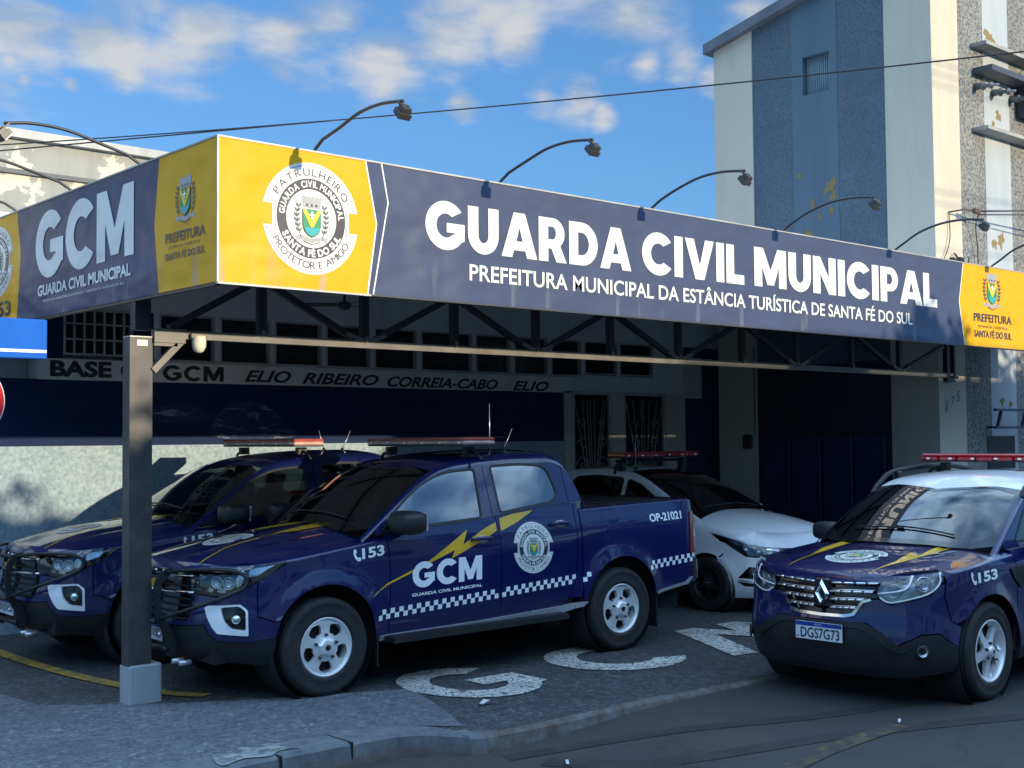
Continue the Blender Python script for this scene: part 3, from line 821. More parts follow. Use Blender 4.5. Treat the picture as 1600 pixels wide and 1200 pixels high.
# street front of the tower
def fpanel(name, x0, x1, m, z0, z1, y=TY0, prot=0.0):
    mb = MB(); mb.box((x0, y-prot, z0), (x1, y+0.3, z1)); return mb.build(name, m, tw)
fpanel('front_corner_strip', TX+0.001, 16.40, M_strip, -0.3, 8.9, TY0, 0.02)
fpanel('front_pebbledash', 16.40, 17.14, M_pebT, -0.3, 8.9)
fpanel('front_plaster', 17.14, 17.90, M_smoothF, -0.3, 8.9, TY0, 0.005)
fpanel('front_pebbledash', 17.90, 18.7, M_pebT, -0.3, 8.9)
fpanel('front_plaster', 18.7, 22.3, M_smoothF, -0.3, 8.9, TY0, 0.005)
mb = MB(); mb.box((TX+0.3, TY0+0.3, -0.3), (22.3, TY1, 8.0)); mb.box((22.0, TY0+.3, 0), (22.3, TY1, 8.1)); mb.build('core_wall', M_wallup, tw)
for z in (7.50, 6.28):
    mb = MB(); mb.box((16.80, TY0-0.24, z), (20.5, TY0-0.001, z+0.05)); mb.build('ledge', plaster_mat('ledge_concrete%d' % z, (0.36, 0.36, 0.34), (0.16, 0.16, 0.16)), tw)
mb = MB(); mb.box((16.84, TY0-0.30, 7.12), (18.12, TY0-0.001, 7.20)); mb.box((18.12, TY0-0.34, 6.70), (18.7, TY0-0.001, 7.20)); mb.build('service_hood', mat('hood_paint', (0.06, 0.07, 0.09), 0.5), tw)
for k, x in enumerate((16.90, 17.40, 17.95)):
    i = MB(); z = 6.94
    i.lathe([(0.0, 0), (0.055, 0), (0.045, 0.10), (0.06, 0.12), (0.06, 0.14), (0.03, 0.15), (0.028, 0.22), (0.05, 0.23), (0.05, 0.26), (0.02, 0.27), (0.02, 0.36), (0, 0.36)], (x, TY0-0.002, z), (0, -1, -0.12), 14)
    i.build('insulator', mat('insulator_ceramic', (0.16, 0.17, 0.19), 0.3), tw)
# house number
mb = MB()
for ch, x, z in (('1', 15.83, 2.26), ('7', 15.97, 2.32), ('5', 16.13, 2.40)):
    put_text(mb, ch, (x, z, x+(0.05 if ch == '1' else 0.085), z+0.15), lambda a, b, x=x, z=z: (a+(b-z)*0.18, TY0-0.026, b), 0, 0.0)
mb.build('house_number', mat('number_metal', (0.10, 0.11, 0.12), 0.4), tw)
# steel rack on the front wall
rk = thing('wall_rack', 'dark blue steel ladder rack fixed to the pebbledash tower front', 'rack', (16.85, TY0, 2.2))
mb = MB()
for z in (2.02, 2.27): mb.box((16.72, TY0-0.30, z), (20.0, TY0-0.25, z+0.035))
for x in (16.78, 17.5, 18.2): mb.bar((x, TY0-0.275, 2.04), (x+0.12, TY0-0.275, 2.28), 0.04, 0.035)
for x in (17.0, 18.8): mb.box((x, TY0-0.249, 2.03), (x+0.03, TY0-0.001, 2.06))
mb.build('rack_frame', mat('navy_steel', (0.015, 0.025, 0.06), 0.4), rk)
mb = MB(); mb.box((17.0, TY0-0.012, 1.45), (17.8, TY0-0.0055, 1.92)); mb.build('vent_opening', mat('vent_dark', (0.01, 0.012, 0.018), 0.6), tw)

# ---------------------------------------------------------------- old building behind, far left
ob = thing('old_building', 'old sunlit building with peeling plaster behind the left canopy end', 'building', (7, 20, 0))
mb = MB(); mb.box((-14, 20, -0.5), (11.6, 27, 6.76)); mb.build('wall', M_oldwall, ob)
mb = MB(); mb.box((-14.1, 19.86, 6.763), (11.7, 27.1, 6.90)); mb.build('coping', plaster_mat('coping', (0.5, 0.5, 0.47), (0.25, 0.25, 0.25)), ob)
mb = MB(); mb.box((-14, 19.93, 6.20), (11.62, 19.999, 6.27)); mb.build('string_course', mat('dark_trim', (0.12, 0.125, 0.13), 0.7), ob)
# ---------------------------------------------------------------- emblem shared by the fascia and the cars
def emblem_shapes():
    """layered 2D shapes in a unit circle: (layer, colour key, verts, faces)"""
    out = []
    def poly(layer, key, loops, res=None):
        V, T, L = grid_tri(loops, res or 0.12, res or 0.12); out.append((layer, key, V, T))
    def notched(r, rin, h0, h1, n=44):
        pts = []
        def arc(r, a, b, k): return [(r*math.cos(a+(b-a)*i/k), r*math.sin(a+(b-a)*i/k)) for i in range(k+1)]
        a0 = math.asin(h0/r); b0 = math.asin(h0/rin)
        pts += arc(r, a0, math.pi-a0, n//2)
        pts += [(-rin*math.cos(b0), rin*math.sin(b0)), (-rin*math.cos(b0), -rin*math.sin(b0))]
        pts += arc(r, math.pi+a0, 2*math.pi-a0, n//2)
        pts += [(rin*math.cos(b0), -rin*math.sin(b0)), (rin*math.cos(b0), rin*math.sin(b0))]
        return pts
    poly(0, 'white', [notched(1.0, 0.82, 0.19, 0.19)])
    poly(1, 'grey', [notched(0.955, 0.785, 0.225, 0.225), notched(0.94, 0.77, 0.24, 0.24)])
    poly(1, 'dark', [circle(0, 0, 0.715, 48), circle(0, 0, 0.525, 40)])
    for V, F in arc_text('PATRULHEIRO', 0.765, 90, 0.135, 0.0, 1.6, span=128): out.append((1, 'dark', V, F))
    for V, F in arc_text('PROTETOR E AMIGO', 0.90, 270, 0.125, 0.0, 1.0, True, span=126): out.append((1, 'dark', V, F))
    for V, F in arc_text('GUARDA CIVIL MUNICIPAL', 0.565, 90, 0.115, 0.03, 0.6, span=176): out.append((2, 'white', V, F))
    for V, F in arc_text('SANTA FÉ DO SUL', 0.685, 270, 0.125, 0.035, 0.8, True, span=128): out.append((2, 'white', V, F))
    for l, k, V, F in crest_shapes(): out.append((l+1, k, [(x*0.44, y*0.44+0.02) for x, y in V], F))
    return out
def crest_shapes():
    out = []
    def poly(layer, key, loops, res=0.2):
        V, T, L = grid_tri(loops, res, res); out.append((layer, key, V, T))
    sh = [(-.42, .30), (.42, .30), (.42, -.35), (.34, -.58), (.16, -.74), (0, -.80), (-.16, -.74), (-.34, -.58), (-.42, -.35)]
    poly(0, 'dark', [[(x*1.06, (y+.2)*1.05-.2) for x, y in sh]])
    poly(1, 'green', [sh])
    poly(2, 'teal', [[(-.37, -.42), (.37, -.42), (.30, -.58), (.15, -.71), (0, -.76), (-.15, -.71), (-.30, -.58)]])
    poly(2, 'yellow', [[(-.42, .30), (-.26, .30), (0, -.16), (.26, .30), (.42, .30), (.42, .22), (.06, -.40), (-.06, -.40), (-.42, .22)]])
    poly(3, 'white', [[(-.045, .24), (.045, .24), (.045, .14), (.14, .14), (.14, .06), (.045, .06), (.045, -.08), (-.045, -.08), (-.045, .06), (-.14, .06), (-.14, .14), (-.045, .14)]])
    cr = [(-.40, .38), (.40, .38), (.50, .80)]
    for i in range(5):
        a = .50-.2*i
        cr += [(a, .86), (a-.09, .88), (a-.11, .78)]
    poly(0, 'grey', [cr[:-1]+[(-.48, .80)]], 0.3)
    for k in (-.22, 0, .22): poly(1, 'dark', [[(k-.04, .44), (k+.04, .44), (k+.04, .54), (k-.04, .54)]])
    for s in (-1, 1):
        poly(0, 'dark', [ribbon2([(s*.50, -.85), (s*.66, -.4), (s*.70, .1), (s*.60, .45)], 0.03)], 0.3)
        for i in range(6):
            y = -.62+.2*i; x = s*(.60+.10*math.sin(i*.6))
            for q in (-1, 1):
                poly(1, 'leaf', [[(x, y), (x+q*.10, y+.04), (x+q*.15, y+.18), (x+q*.04, y+.12)]])
    poly(0, 'grey', [[(-.85, -.82), (-.5, -.74), (0, -.86), (.5, -.74), (.85, -.82), (.70, -.90), (.80, -1.0), (.45, -.92), (0, -1.04), (-.45, -.92), (-.80, -1.0), (-.70, -.90)]])
    poly(1, 'dark', [ribbon2([(-.4, -.98), (-.15, -1.06), (0, -1.12), (.15, -1.06), (.4, -.98)], 0.035)], 0.3)
    return out
def vinyl(name, col, rough=0.38): return mat('vinyl_'+name, col, rough, var=0.05, vscale=2)
EMB_KEYS = ['white', 'dark', 'grey', 'green', 'yellow', 'teal', 'leaf']
EMB_MATS = [vinyl('white', (0.80, 0.80, 0.76)), vinyl('charcoal', (0.045, 0.045, 0.055)), vinyl('grey', (0.36, 0.36, 0.36)), vinyl('green', (0.02, 0.26, 0.10)),
            vinyl('yellow', (0.80, 0.55, 0.03)), vinyl('teal', (0.03, 0.36, 0.38)), vinyl('olive', (0.10, 0.12, 0.08))]
EMBLEM = None
def add_shapes(mb, shapes, fn, keymap=None):
    for l, k, V, F in shapes:
        mb.add([fn(x, y, l) for x, y in V], F, EMB_KEYS.index((keymap or {}).get(k, k)))

# ---------------------------------------------------------------- canopy
FY, FX0, FX1, FZ0, FZ1 = 7.562, 4.10, 17.6, 3.005, 3.985
canopy = thing('canopy', 'long flat canopy with yellow and navy lettered fascia over the parked patrol cars', 'canopy', (9.5, 8.87, 2.72))
def vinyl_banner(name, col, rough=0.42):
    """printed banner cloth: faint streaks, slack ripples"""
    m, nt, b = nmat(name)
    lighter = tuple(min(1, c*1.12+0.012) for c in col)
    st = noise(nt, 1.6, 6, 0.6, stretch(nt, (3.0, 3.0, 0.5)))
    c = mixn(nt, ramp(nt, st, [(0.45, 0.0), (0.78, 0.35)]), col, lighter)
    c = mixn(nt, ramp(nt, noise(nt, 0.9, 3), [(0.4, 0.0), (0.7, 0.2)]), c, tuple(x*0.85 for x in col))
    sx = node(nt, 'ShaderNodeSeparateXYZ'); nt.links.new(ocoord(nt), sx.inputs[0])
    low = node(nt, 'ShaderNodeMapRange', {'Value': sx.outputs[2], 'From Min': 0.29, 'From Max': 0.62, 'To Min': 1.0, 'To Max': 0.0})
    dr = ramp(nt, noise(nt, 1.0, 3, 0.5, stretch(nt, (7.0, 7.0, 0.9))), [(0.60, 0.0), (0.70, 0.55)])
    dk = node(nt, 'ShaderNodeMath', {0: dr, 1: low.outputs[0]}, operation='MULTIPLY')
    c = mixn(nt, dk.outputs[0], c, (0.30, 0.30, 0.31))
    nt.links.new(c, b.inputs['Base Color']); b.inputs['Roughness'].default_value = rough
    b.inputs['Specular IOR Level'].default_value = 0.22
    bump(nt, b, noise(nt, 1.0, 2, 0.5, stretch(nt, (1.4, 1.4, 2.6))), 0.8, 0.07)
    return m
M_vnavy = vinyl_banner('banner_navy', (0.056, 0.074, 0.132))
M_vyel = vinyl_banner('banner_yellow', (0.74, 0.37, 0.006))
M_vwhite = vinyl_banner('banner_white', (0.74, 0.74, 0.70))
M_trus = mat('truss_paint', (0.012, 0.014, 0.018), 0.5, var=.25)
M_trim = mat('galvanised_trim', (0.42, 0.42, 0.40), 0.45, 0.3, 0.2)
M_under = mat('canopy_underside', (0.82, 0.82, 0.78), 0.7, var=0.25, vscale=1.5)
fr = lambda x, z, l=0: (x, FY-0.0025*l, z)                    # front face
fl = lambda d, z, l=0: (FX0-0.0025*l, FY+d, z)                # left face: d metres from the corner
# front panel
mb = MB()
def flat(mb, loops, fn, mi, l=0, res=0.6):
    V, T, L = grid_tri(loops, res); mb.add([fn(x, y, l) for x, y in V], T, mi)
flat(mb, [[(FX0, FZ0), (5.318, FZ0), (5.399, 3.53), (5.303, FZ1), (FX0, FZ1)]], fr, 1)
flat(mb, [[(5.318, FZ0), (13.94, FZ0), (13.832, 3.52), (13.945, FZ1), (5.303, FZ1), (5.399, 3.53)]], fr, 0)
flat(mb, [[(13.94, FZ0), (FX1, FZ0), (FX1, FZ1), (13.945, FZ1), (13.832, 3.52)]], fr, 1)
flat(mb, [ribbon2([(5.368, FZ0), (5.505, 3.70), (5.447, FZ1)], 0.012)], fr, 2, 1)
flat(mb, [ribbon2([(5.318, FZ0), (5.399, 3.53), (5.303, FZ1)], 0.014)], fr, 2, 1)
flat(mb, [ribbon2([(13.93, FZ0), (13.822, 3.52), (13.935, FZ1)], 0.014)], fr, 2, 1)
ff = mb.build('fascia_front', [M_vnavy, M_vyel, M_vwhite], canopy, fix=False)
mb = MB()
f1 = lambda x, y: fr(x, y, 2)
for s, b in (('GUARDA', (5.853, 3.405, 8.135, 3.772)), ('CIVIL', (8.290, 3.405, 9.745, 3.780)), ('MUNICIPAL', (9.905, 3.410, 13.318, 3.795))):
    heavy(mb, s, b, f1, 0)
put_text(mb, 'PREFEITURA MUNICIPAL DA ESTÂNCIA TURÍSTICA DE SANTA FÉ DO SUL', (6.288, 3.180, 12.775, 3.345), f1, 0, 0.014, 0, 1.0)
mb.build('lettering', M_vwhite, ff)
EMBLEM = emblem_shapes(); CREST = crest_shapes()
mb = MB(); add_shapes(mb, EMBLEM, lambda x, y, l: fr(4.836+x*0.398, 3.507+y*0.398, l+1)); mb.build('emblem', EMB_MATS, ff, fix=False)
mb = MB(); add_shapes(mb, CREST, lambda x, y, l: fr(14.615+x*0.27, 3.715+y*0.225, l+1))
for s, b, o in (('PREFEITURA', (14.157, 3.305, 15.094, 3.405), 0.02), ('ESTÂNCIA TURÍSTICA', (14.26, 3.235, 14.99, 3.272), 0.0), ('SANTA FÉ DO SUL', (14.16, 3.115, 15.083, 3.22), 0.02)):
    put_text(mb, s, b, f1, 1, o)
mb.build('crest', EMB_MATS, ff, fix=False)
# left panel (reads from the far end towards the corner: text x runs from large d to small d)
D1 = 5.4
mb = MB()
flat(mb, [[(0, FZ0), (0.866, FZ0), (0.94, 3.50), (0.864, FZ1), (0, FZ1)]], fl, 1)
flat(mb, [[(0.866, FZ0), (3.63, FZ0), (3.543, 3.60), (3.636, FZ1), (0.864, FZ1), (0.94, 3.50)]], fl, 0)
flat(mb, [[(3.63, FZ0), (D1, FZ0), (D1, FZ1), (3.636, FZ1), (3.543, 3.60)]], fl, 1)
fs = mb.build('fascia_side', [M_vnavy, M_vyel, M_vwhite], canopy, fix=False)
DY = lambda y: y-FY
f2 = lambda x, y: fl(-x, y, 2)
mb = MB()
heavy(mb, 'GCM', (-DY(10.75), 3.335, -DY(8.832), 3.885), f2, 0)
put_text(mb, 'GUARDA CIVIL MUNICIPAL', (-DY(10.694), 3.18, -DY(8.882), 3.275), f2, 0, 0.035)
put_text(mb, 'PREFEITURA MUNICIPAL DA ESTÂNCIA TURÍSTICA DE SANTA FÉ DO SUL', (-DY(10.58), 3.125, -DY(8.99), 3.15), f2, 0, 0.0)
mb.build('lettering', M_vwhite, fs)
mb = MB(); add_shapes(mb, CREST, lambda x, y, l: fl(DY(8.02)-x*0.18, 3.645+y*0.165, l+1))
for s, b, o in (('PREFEITURA', (-DY(8.32), 3.345, -DY(7.732), 3.415), 0.02), ('ESTÂNCIA TURÍSTICA', (-DY(8.27), 3.302, -DY(7.80), 3.325), 0.0), ('SANTA FÉ DO SUL', (-DY(8.319), 3.222, -DY(7.731), 3.285), 0.02)):
    put_text(mb, s, b, f2, 1, o)
mb.build('crest', EMB_MATS, fs, fix=False)
mb = MB(); add_shapes(mb, EMBLEM, lambda x, y, l: fl(DY(11.66)-x*0.38, 3.585+y*0.32, l+1))
put_text(mb, '153', (-DY(11.78), 3.08, -DY(11.33), 3.215), f2, 1, 0.02)
mb.build('emblem', EMB_MATS, fs, fix=False)
# frame, backs, flashing
mb = MB()
mb.box((FX0+0.004, FY+0.006, FZ0+0.004), (FX1, FY+0.07, FZ1-0.004)); mb.box((FX0+0.004, FY+0.0705, FZ0+0.004), (FX0+0.07, FY+D1, FZ1-0.004))
mb.build('fascia_back', M_under, canopy)
mb = MB()
mb.box((FX0-0.006, FY-0.006, FZ1), (FX1, FY+0.08, FZ1+0.012)); mb.box((FX0-0.006, FY+0.0801, FZ1), (FX0+0.08, FY+D1, FZ1+0.012))
mb.box((FX0, FY-0.004, FZ0-0.014), (5.35, FY+0.03, FZ0-0.001)); mb.box((FX0-0.008, FY-0.008, FZ0), (FX0+0.004, FY+0.004, FZ1-0.0005))
mb.build('flashing', M_trim, canopy)
mb = MB(); mb.box((5.3501, FY-0.003, FZ0-0.012), (FX1, FY+0.04, FZ0-0.001)); mb.box((FX0+0.005, FY+0.05, FZ0-0.02), (FX0+0.05, FY+D1, FZ0-0.001)); mb.build('lower_rail', M_steel, canopy)
mb = MB()                                                     # corrugated roof sheet seen from below
n = 150
for i in range(n):
    x0 = FX0+0.08+(15.62-FX0)*i/n; x1 = FX0+0.08+(15.62-FX0)*(i+1)/n
    zs = [3.86+(0.022 if (i//2) % 2 == 0 else 0), 3.86+(0.022 if ((i+1)//2) % 2 == 0 else 0)]
    mb.add([(x0, FY+0.072, zs[0]), (x1, FY+0.072, zs[1]), (x1, BY-0.01, zs[1]+0.06), (x0, BY-0.01, zs[0]+0.06)], [(0, 1, 2, 3)])
mb.box((FX0+0.08, FY+0.09, 3.955), (FX1, BY-0.01, 3.97)); mb.box((15.70, FY+0.08, 3.60), (FX1, 8.88, 3.62))
mb.build('roof_sheet', M_under, canopy)
mb = MB()
for x in (5.2, 7.2, 9.22, 11.37, 13.5): mb.box((x-0.03, FY+0.08, 3.79), (x+0.03, BY-0.02, 3.855))
for y in (8.9, 10.2, 11.6): mb.box((FX0+0.09, y-0.02, 3.81), (15.6, y+0.02, 3.856))
mb.build('rafters', M_trus, canopy)
# trusses
def truss_at(name, y, xs0, tall, z0=2.72):
    mb = MB(); w = 0.03
    mb.box((4.27, y-w, z0), (15.97, y+w, z0+0.065), 1)
    zt = 3.27
    mb.box((4.15, y-w, zt-0.06), (16.0, y+w, zt), 0)
    for i, x in enumerate(xs0):
        mb.box((x-0.035, y-w+.002, z0+0.0651), (x+0.035, y+w-.002, zt-0.0601), 0)
        mb.box((x-0.016, y-w-0.012, z0+0.045), (x+0.016, y-w-0.001, z0+0.10), 1)
    for i in range(len(xs0)-1):
        a, b = xs0[i], xs0[i+1]
        (xa, za), (xb, zb) = ((a+0.07, zt-0.07), (b-0.09, z0+0.07)) if i % 2 == 0 else ((a+0.09, z0+0.07), (b-0.07, zt-0.07))
        mb.bar((xa, y, za), (xb, y, zb), 0.05, 0.05, 0)
    for i in range(1, len(xs0), 2):
        x = xs0[i]
        for s in (-1, 1): mb.bar((x+s*0.03, y-w-0.006, z0+0.062), (x+s*0.20, y-w-0.006, z0+0.115), 0.014, 0.032, 1)
    mb.bar((4.40, y, z0+0.08), (xs0[0]-0.07, y, zt-0.07), 0.05, 0.05, 0)
    return mb.build(name, [M_trus, M_steelL], canopy)
XS = [5.20, 6.20, 7.19, 8.20, 9.23, 10.28, 11.37, 12.40, 13.55, 14.65]
truss_at('truss', 8.87, XS, True)
mb = MB(); y = 8.87
mb.bar((14.74, y, 2.80), (15.75, y, 3.14), 0.05, 0.05)
mb.box((15.80, y-.035, 2.70), (15.87, y+.03, 3.2)); mb.box((15.98, y-.035, 2.74), (16.02, y+.03, 3.2)); mb.box((15.80, y-.04, 2.665), (16.0, y+.03, 2.70)); mb.box((15.871, y-.03, 2.71), (16.10, y+.02, 2.745))
mb.build('truss_bracket', M_trus, canopy)
mb = MB()                                                     # column stub and bracket over the post
mb.box((4.11, 8.83, 2.77), (4.235, 8.91, 3.2)); mb.build('post_stub', M_trus, canopy)
# post
post = thing('steel_post', 'grey steel channel post on a concrete foot in front of the pickups', 'post', (4.18, 8.92, 0))
mb = MB()
mb.box((4.085, 8.865, 0.28), (4.265, 8.873, 2.72)); mb.box((4.085, 8.8731, 0.28), (4.093, 8.985, 2.72)); mb.box((4.257, 8.8731, 0.28), (4.265, 8.985, 2.72))
mb.box((4.093, 8.977, 0.28), (4.12, 8.985, 2.72)); mb.box((4.23, 8.977, 0.28), (4.257, 8.985, 2.72))
mb.build('column', mat('post_paint', (0.045, 0.047, 0.048), 0.42, 0, .25, 5, dirt=(0.12, 0.11, 0.095)), post)
mb = MB(); mb.box((4.086, 8.8645, 2.7205), (4.264, 8.985, 2.728)); mb.box((4.14, 8.861, 2.655), (4.225, 8.8645, 2.70)); mb.build('cap_plate', M_trim, post)
mb = MB(); mb.box((4.085, 8.845, -0.02), (4.345, 9.02, 0.285), 0, 0.012); mb.build('concrete_foot', M_conc, post)
mb = MB(); mb.bar((4.266, 8.87, 2.47), (4.50, 8.87, 2.705), 0.05, 0.05); mb.box((4.266, 8.832, 2.685), (4.52, 8.838, 2.79)); mb.box((4.27, 8.845, 2.66), (4.46, 8.895, 2.715)); mb.build('brace', M_steelL, post)
lt = thing('bulkhead_lamp', 'small round white bulkhead lamp under the truss beside the post', 'lamp', (4.62, 8.86, 2.70))
mb = MB(); mb.lathe([(0, 0.03), (0.05, 0.03), (0.052, 0.0), (0.055, -0.02), (0.05, -0.06), (0.033, -0.09), (0.015, -0.1), (0, -0.1)], (4.62, 8.81, 2.715), (0, 0, 1), 20)
mb.build('shade', mat('opal_lamp', (0.75, 0.70, 0.55), 0.3), lt)
mb = MB(); mb.box((4.55, 8.80, 2.725), (4.69, 8.835, 2.765), 0, 0.006); mb.build('bracket', M_steelL, lt)
fan = thing('ceiling_fan', 'small dark fan hanging under the canopy in front of the wall windows', 'fan', (8.05, 11.9, 3.45))
mb = MB(); mb.tube([(8.05, 11.9, 3.86), (8.05, 11.9, 3.50)], 0.015, 8); mb.lathe([(0, .05), (.07, .03), (.08, 0), (.06, -.04), (0, -.06)], (8.05, 11.9, 3.47), (0, 0, 1), 16)
for k in range(3):
    a = 0.4+k*2.094; c, s = math.cos(a), math.sin(a)
    mb.obox((8.05+c*.28, 11.9+s*.28, 3.475), (c*.20, s*.20, 0), (-s*.05, c*.05, .012), (0, 0, .004))
mb.build('motor_and_blades', M_steel, fan)

# ---------------------------------------------------------------- sign lamps on the fascia
M_arm = mat('lamp_arm_paint', (0.03, 0.031, 0.036), 0.4, var=0.2)
M_head = mat('lamp_housing', (0.05, 0.05, 0.05), 0.4)
M_lens = mat('lamp_reflector', (0.55, 0.52, 0.45), 0.25, 0.4)
def sign_lamp(x, y, z, rot, label, reach=1.05, rise=0.14):
    t = thing('sign_lamp', label, 'lamp', (x, y, z), rot, 'gooseneck lamps along the canopy fascia')
    mb = MB()                                                 # local: -Y outwards
    pts = [(0, 0.05, -0.04), (0, 0.0, 0.03)] + smooth_line([(0, -0.10, 0.085), (0, -0.30, rise+0.015), (0, -0.55, rise+0.075), (0, -0.80, rise+0.085), (0, -reach, rise+0.055)], 5)
    mb.tube(pts, 0.0125, 8); a = mb.build('arm', M_arm, t, world=False)
    mb = MB(); zz = rise+0.055
    mb.bar((0, -reach+0.03, zz), (0, -reach-0.02, zz-0.05), 0.05, 0.012)
    c = Vector((0, -reach+0.005, zz-0.085)); d = Vector((0, 0.75, -0.66)).normalized(); u = Vector((0, 0.66, 0.75)).normalized(); w = Vector((1, 0, 0))
    mb.obox(c, w*0.048, u*0.040, d*0.020); mb.obox(c-d*0.032, w*0.036, u*0.03, d*0.0125)
    for k in range(4): mb.obox(c-d*0.051+u*(k-1.5)*0.016, w*0.034, u*0.003, d*0.0075)
    h = mb.build('lamp_head', M_head, t, world=False)
    mb = MB(); mb.obox(c+d*0.0225, w*0.042, u*0.034, d*0.002); mb.build('lens', M_lens, h, world=False)
    return t
LABS = ['gooseneck sign lamp above the round emblem on the yellow fascia corner', 'gooseneck sign lamp above the first letters of GUARDA', 'gooseneck sign lamp whose head stands just before the tower edge',
        'gooseneck sign lamp in front of the dark tower panel with yellow flakes', 'gooseneck sign lamp at the tower corner above the end of MUNICIPAL', 'gooseneck sign lamp above the yellow crest panel at the right edge']
for (x, rz_), lab in zip(((4.887, 0.13), (6.649, 0.06), (8.471, 0.02), (10.438, 0.0), (12.513, -0.02), (14.69, 0)), LABS): sign_lamp(x, FY+0.03, FZ1, rz_*0.0, lab, 1.05, 0.11+0.008*(x-4.9))
for y, lab in ((8.814, 'gooseneck sign lamp on the shaded side fascia nearest the corner'), (10.09, 'gooseneck sign lamp above the GCM letters of the shaded side fascia'), (11.306, 'gooseneck sign lamp at the far left end of the side fascia')):
    sign_lamp(FX0+0.03, y, FZ1, -math.pi/2, lab, 1.0, 0.12)

# ---------------------------------------------------------------- cables
M_cable = mat('cable_rubber', (0.015, 0.015, 0.017), 0.5)
def cable(name, a, b, sag, r, lab, n=24):
    a, b = Vector(a), Vector(b)
    mb = MB(); mb.tube([a.lerp(b, i/n)-Vector((0, 0, sag*4*(i/n)*(1-i/n))) for i in range(n+1)], r, 6)
    return setp(mb.build(name, M_cable), lab, 'cable')
cable('overhead_cable', (3.6, 16.2, 5.30), (11.2, 4.0, 5.30), 0.12, 0.0075, 'thin dark overhead cable crossing the sky and the tower side')
cable('overhead_cable', (3.6, 16.3, 5.17), tuple(Vector((3.6, 16.2, 5.30)).lerp(Vector((11.2, 4.0, 5.30)), 11/24)-Vector((0, 0, 0.12*4*(11/24)*(13/24)))), 0.0, 0.008, 'second thin cable joining the long overhead cable from the left')
# service drop at the tower corner
sv = thing('service_bracket', 'tangled service cables and insulator on the sunlit tower corner strip', 'bracket', (16.2, 8.8, 4.8))
mb = MB()
mb.tube([(16.02, 8.89, 5.02), (16.10, 8.70, 5.04), (16.30, 8.66, 5.04)], 0.012, 6)
mb.lathe([(0, 0), (0.03, 0.0), (0.045, 0.04), (0.03, 0.08), (0.045, 0.12), (0.03, 0.16), (0, 0.17)], (16.28, 8.66, 5.04), (1, 0, 0), 12)
mb.build('insulator_arm', mat('iron_rust', (0.09, 0.06, 0.045), 0.7), sv)
mb = MB(); rnd = random.Random(5)
for k in range(9):
    x0 = 15.98+rnd.uniform(0, .5); z0 = 4.32+rnd.uniform(-.1, .15)
    mb.tube(smooth_line([(x0, 8.86, z0), (x0+rnd.uniform(-.1, .15), 8.82, z0-.12), (x0+rnd.uniform(-.1, .2), 8.84, z0-.22), (x0+rnd.uniform(0, .3), 8.86, 4.0), (x0+rnd.uniform(0, .3), 8.87, 3.86)], 4), 0.008, 5)
mb.tube(smooth_line([(16.45, 8.66, 5.03), (16.6, 8.8, 4.9), (16.75, 8.86, 4.55), (16.8, 8.87, 3.9)], 5), 0.008, 5)
mb.tube(smooth_line([(16.02, 8.88, 5.0), (15.98, 8.86, 4.6), (15.75, 8.86, 4.25)], 5), 0.007, 5)
for k in range(5): mb.box((15.98+k*.06, 8.80, 4.26+rnd.uniform(-.04, .04)), (16.02+k*.06, 8.87, 4.38+rnd.uniform(-.03, .03)))
mb.build('cable_tangle', M_cable, sv)
cable('overhead_cable', (16.45, 8.66, 5.05), (24, 5.4, 5.9), 0.1, 0.012, 'upper dark cable leaving the tower insulator to the right')
cable('overhead_cable', (16.45, 8.66, 5.0), (24, 5.2, 5.75), 0.1, 0.009, 'lower dark cable leaving the tower insulator to the right')
cable('overhead_cable', (16.3, 8.8, 4.25), (24, 6.0, 5.2), 0.35, 0.012, 'sagging dark cable from the tangle towards the right edge')

# ---------------------------------------------------------------- street sign at the left edge
sg = thing('no_parking_sign', 'round red and white road sign cut by the left edge of the view', 'sign', (2.55, 7.70, 0))
mb = MB(); mb.tube([(2.55, 7.73, -0.1), (2.55, 7.73, 2.5)], 0.03, 12); mb.build('pole', M_trim, sg)
nd = Vector((-0.35, -0.94, 0)).normalized(); sx = Vector((0.94, -0.35, 0)).normalized(); c0 = Vector((2.49, 7.70, 2.185))
def sgf(x, y, l): return c0+sx*x+Vector((0, 0, y))+nd*(0.012+l*0.003)
mb = MB()
flat(mb, [circle(0, 0, .25, 48)], sgf, 0, 0, 0.1); flat(mb, [circle(0, 0, .245, 48), circle(0, 0, .19, 40)], sgf, 1, 1, 0.05); flat(mb, [[(-.15, .12), (-.12, .15), (.15, -.12), (.12, -.15)]], sgf, 1, 1, .1)
put_text(mb, 'E', (-.07, -.10, .07, .10), lambda x, y: sgf(x, y, 0.5), 2, 0.03)
mb.lathe([(0, 0.0), (0.25, 0.0), (0.25, 0.0115)], c0, nd, 40, 0, False)
mb.build('sign_disc', [vinyl('white', (0.8, .8, .76)), mat('sign_red', (0.55, 0.015, 0.02), 0.35), vinyl('charcoal', (.04, .04, .05))], sg, fix=False)
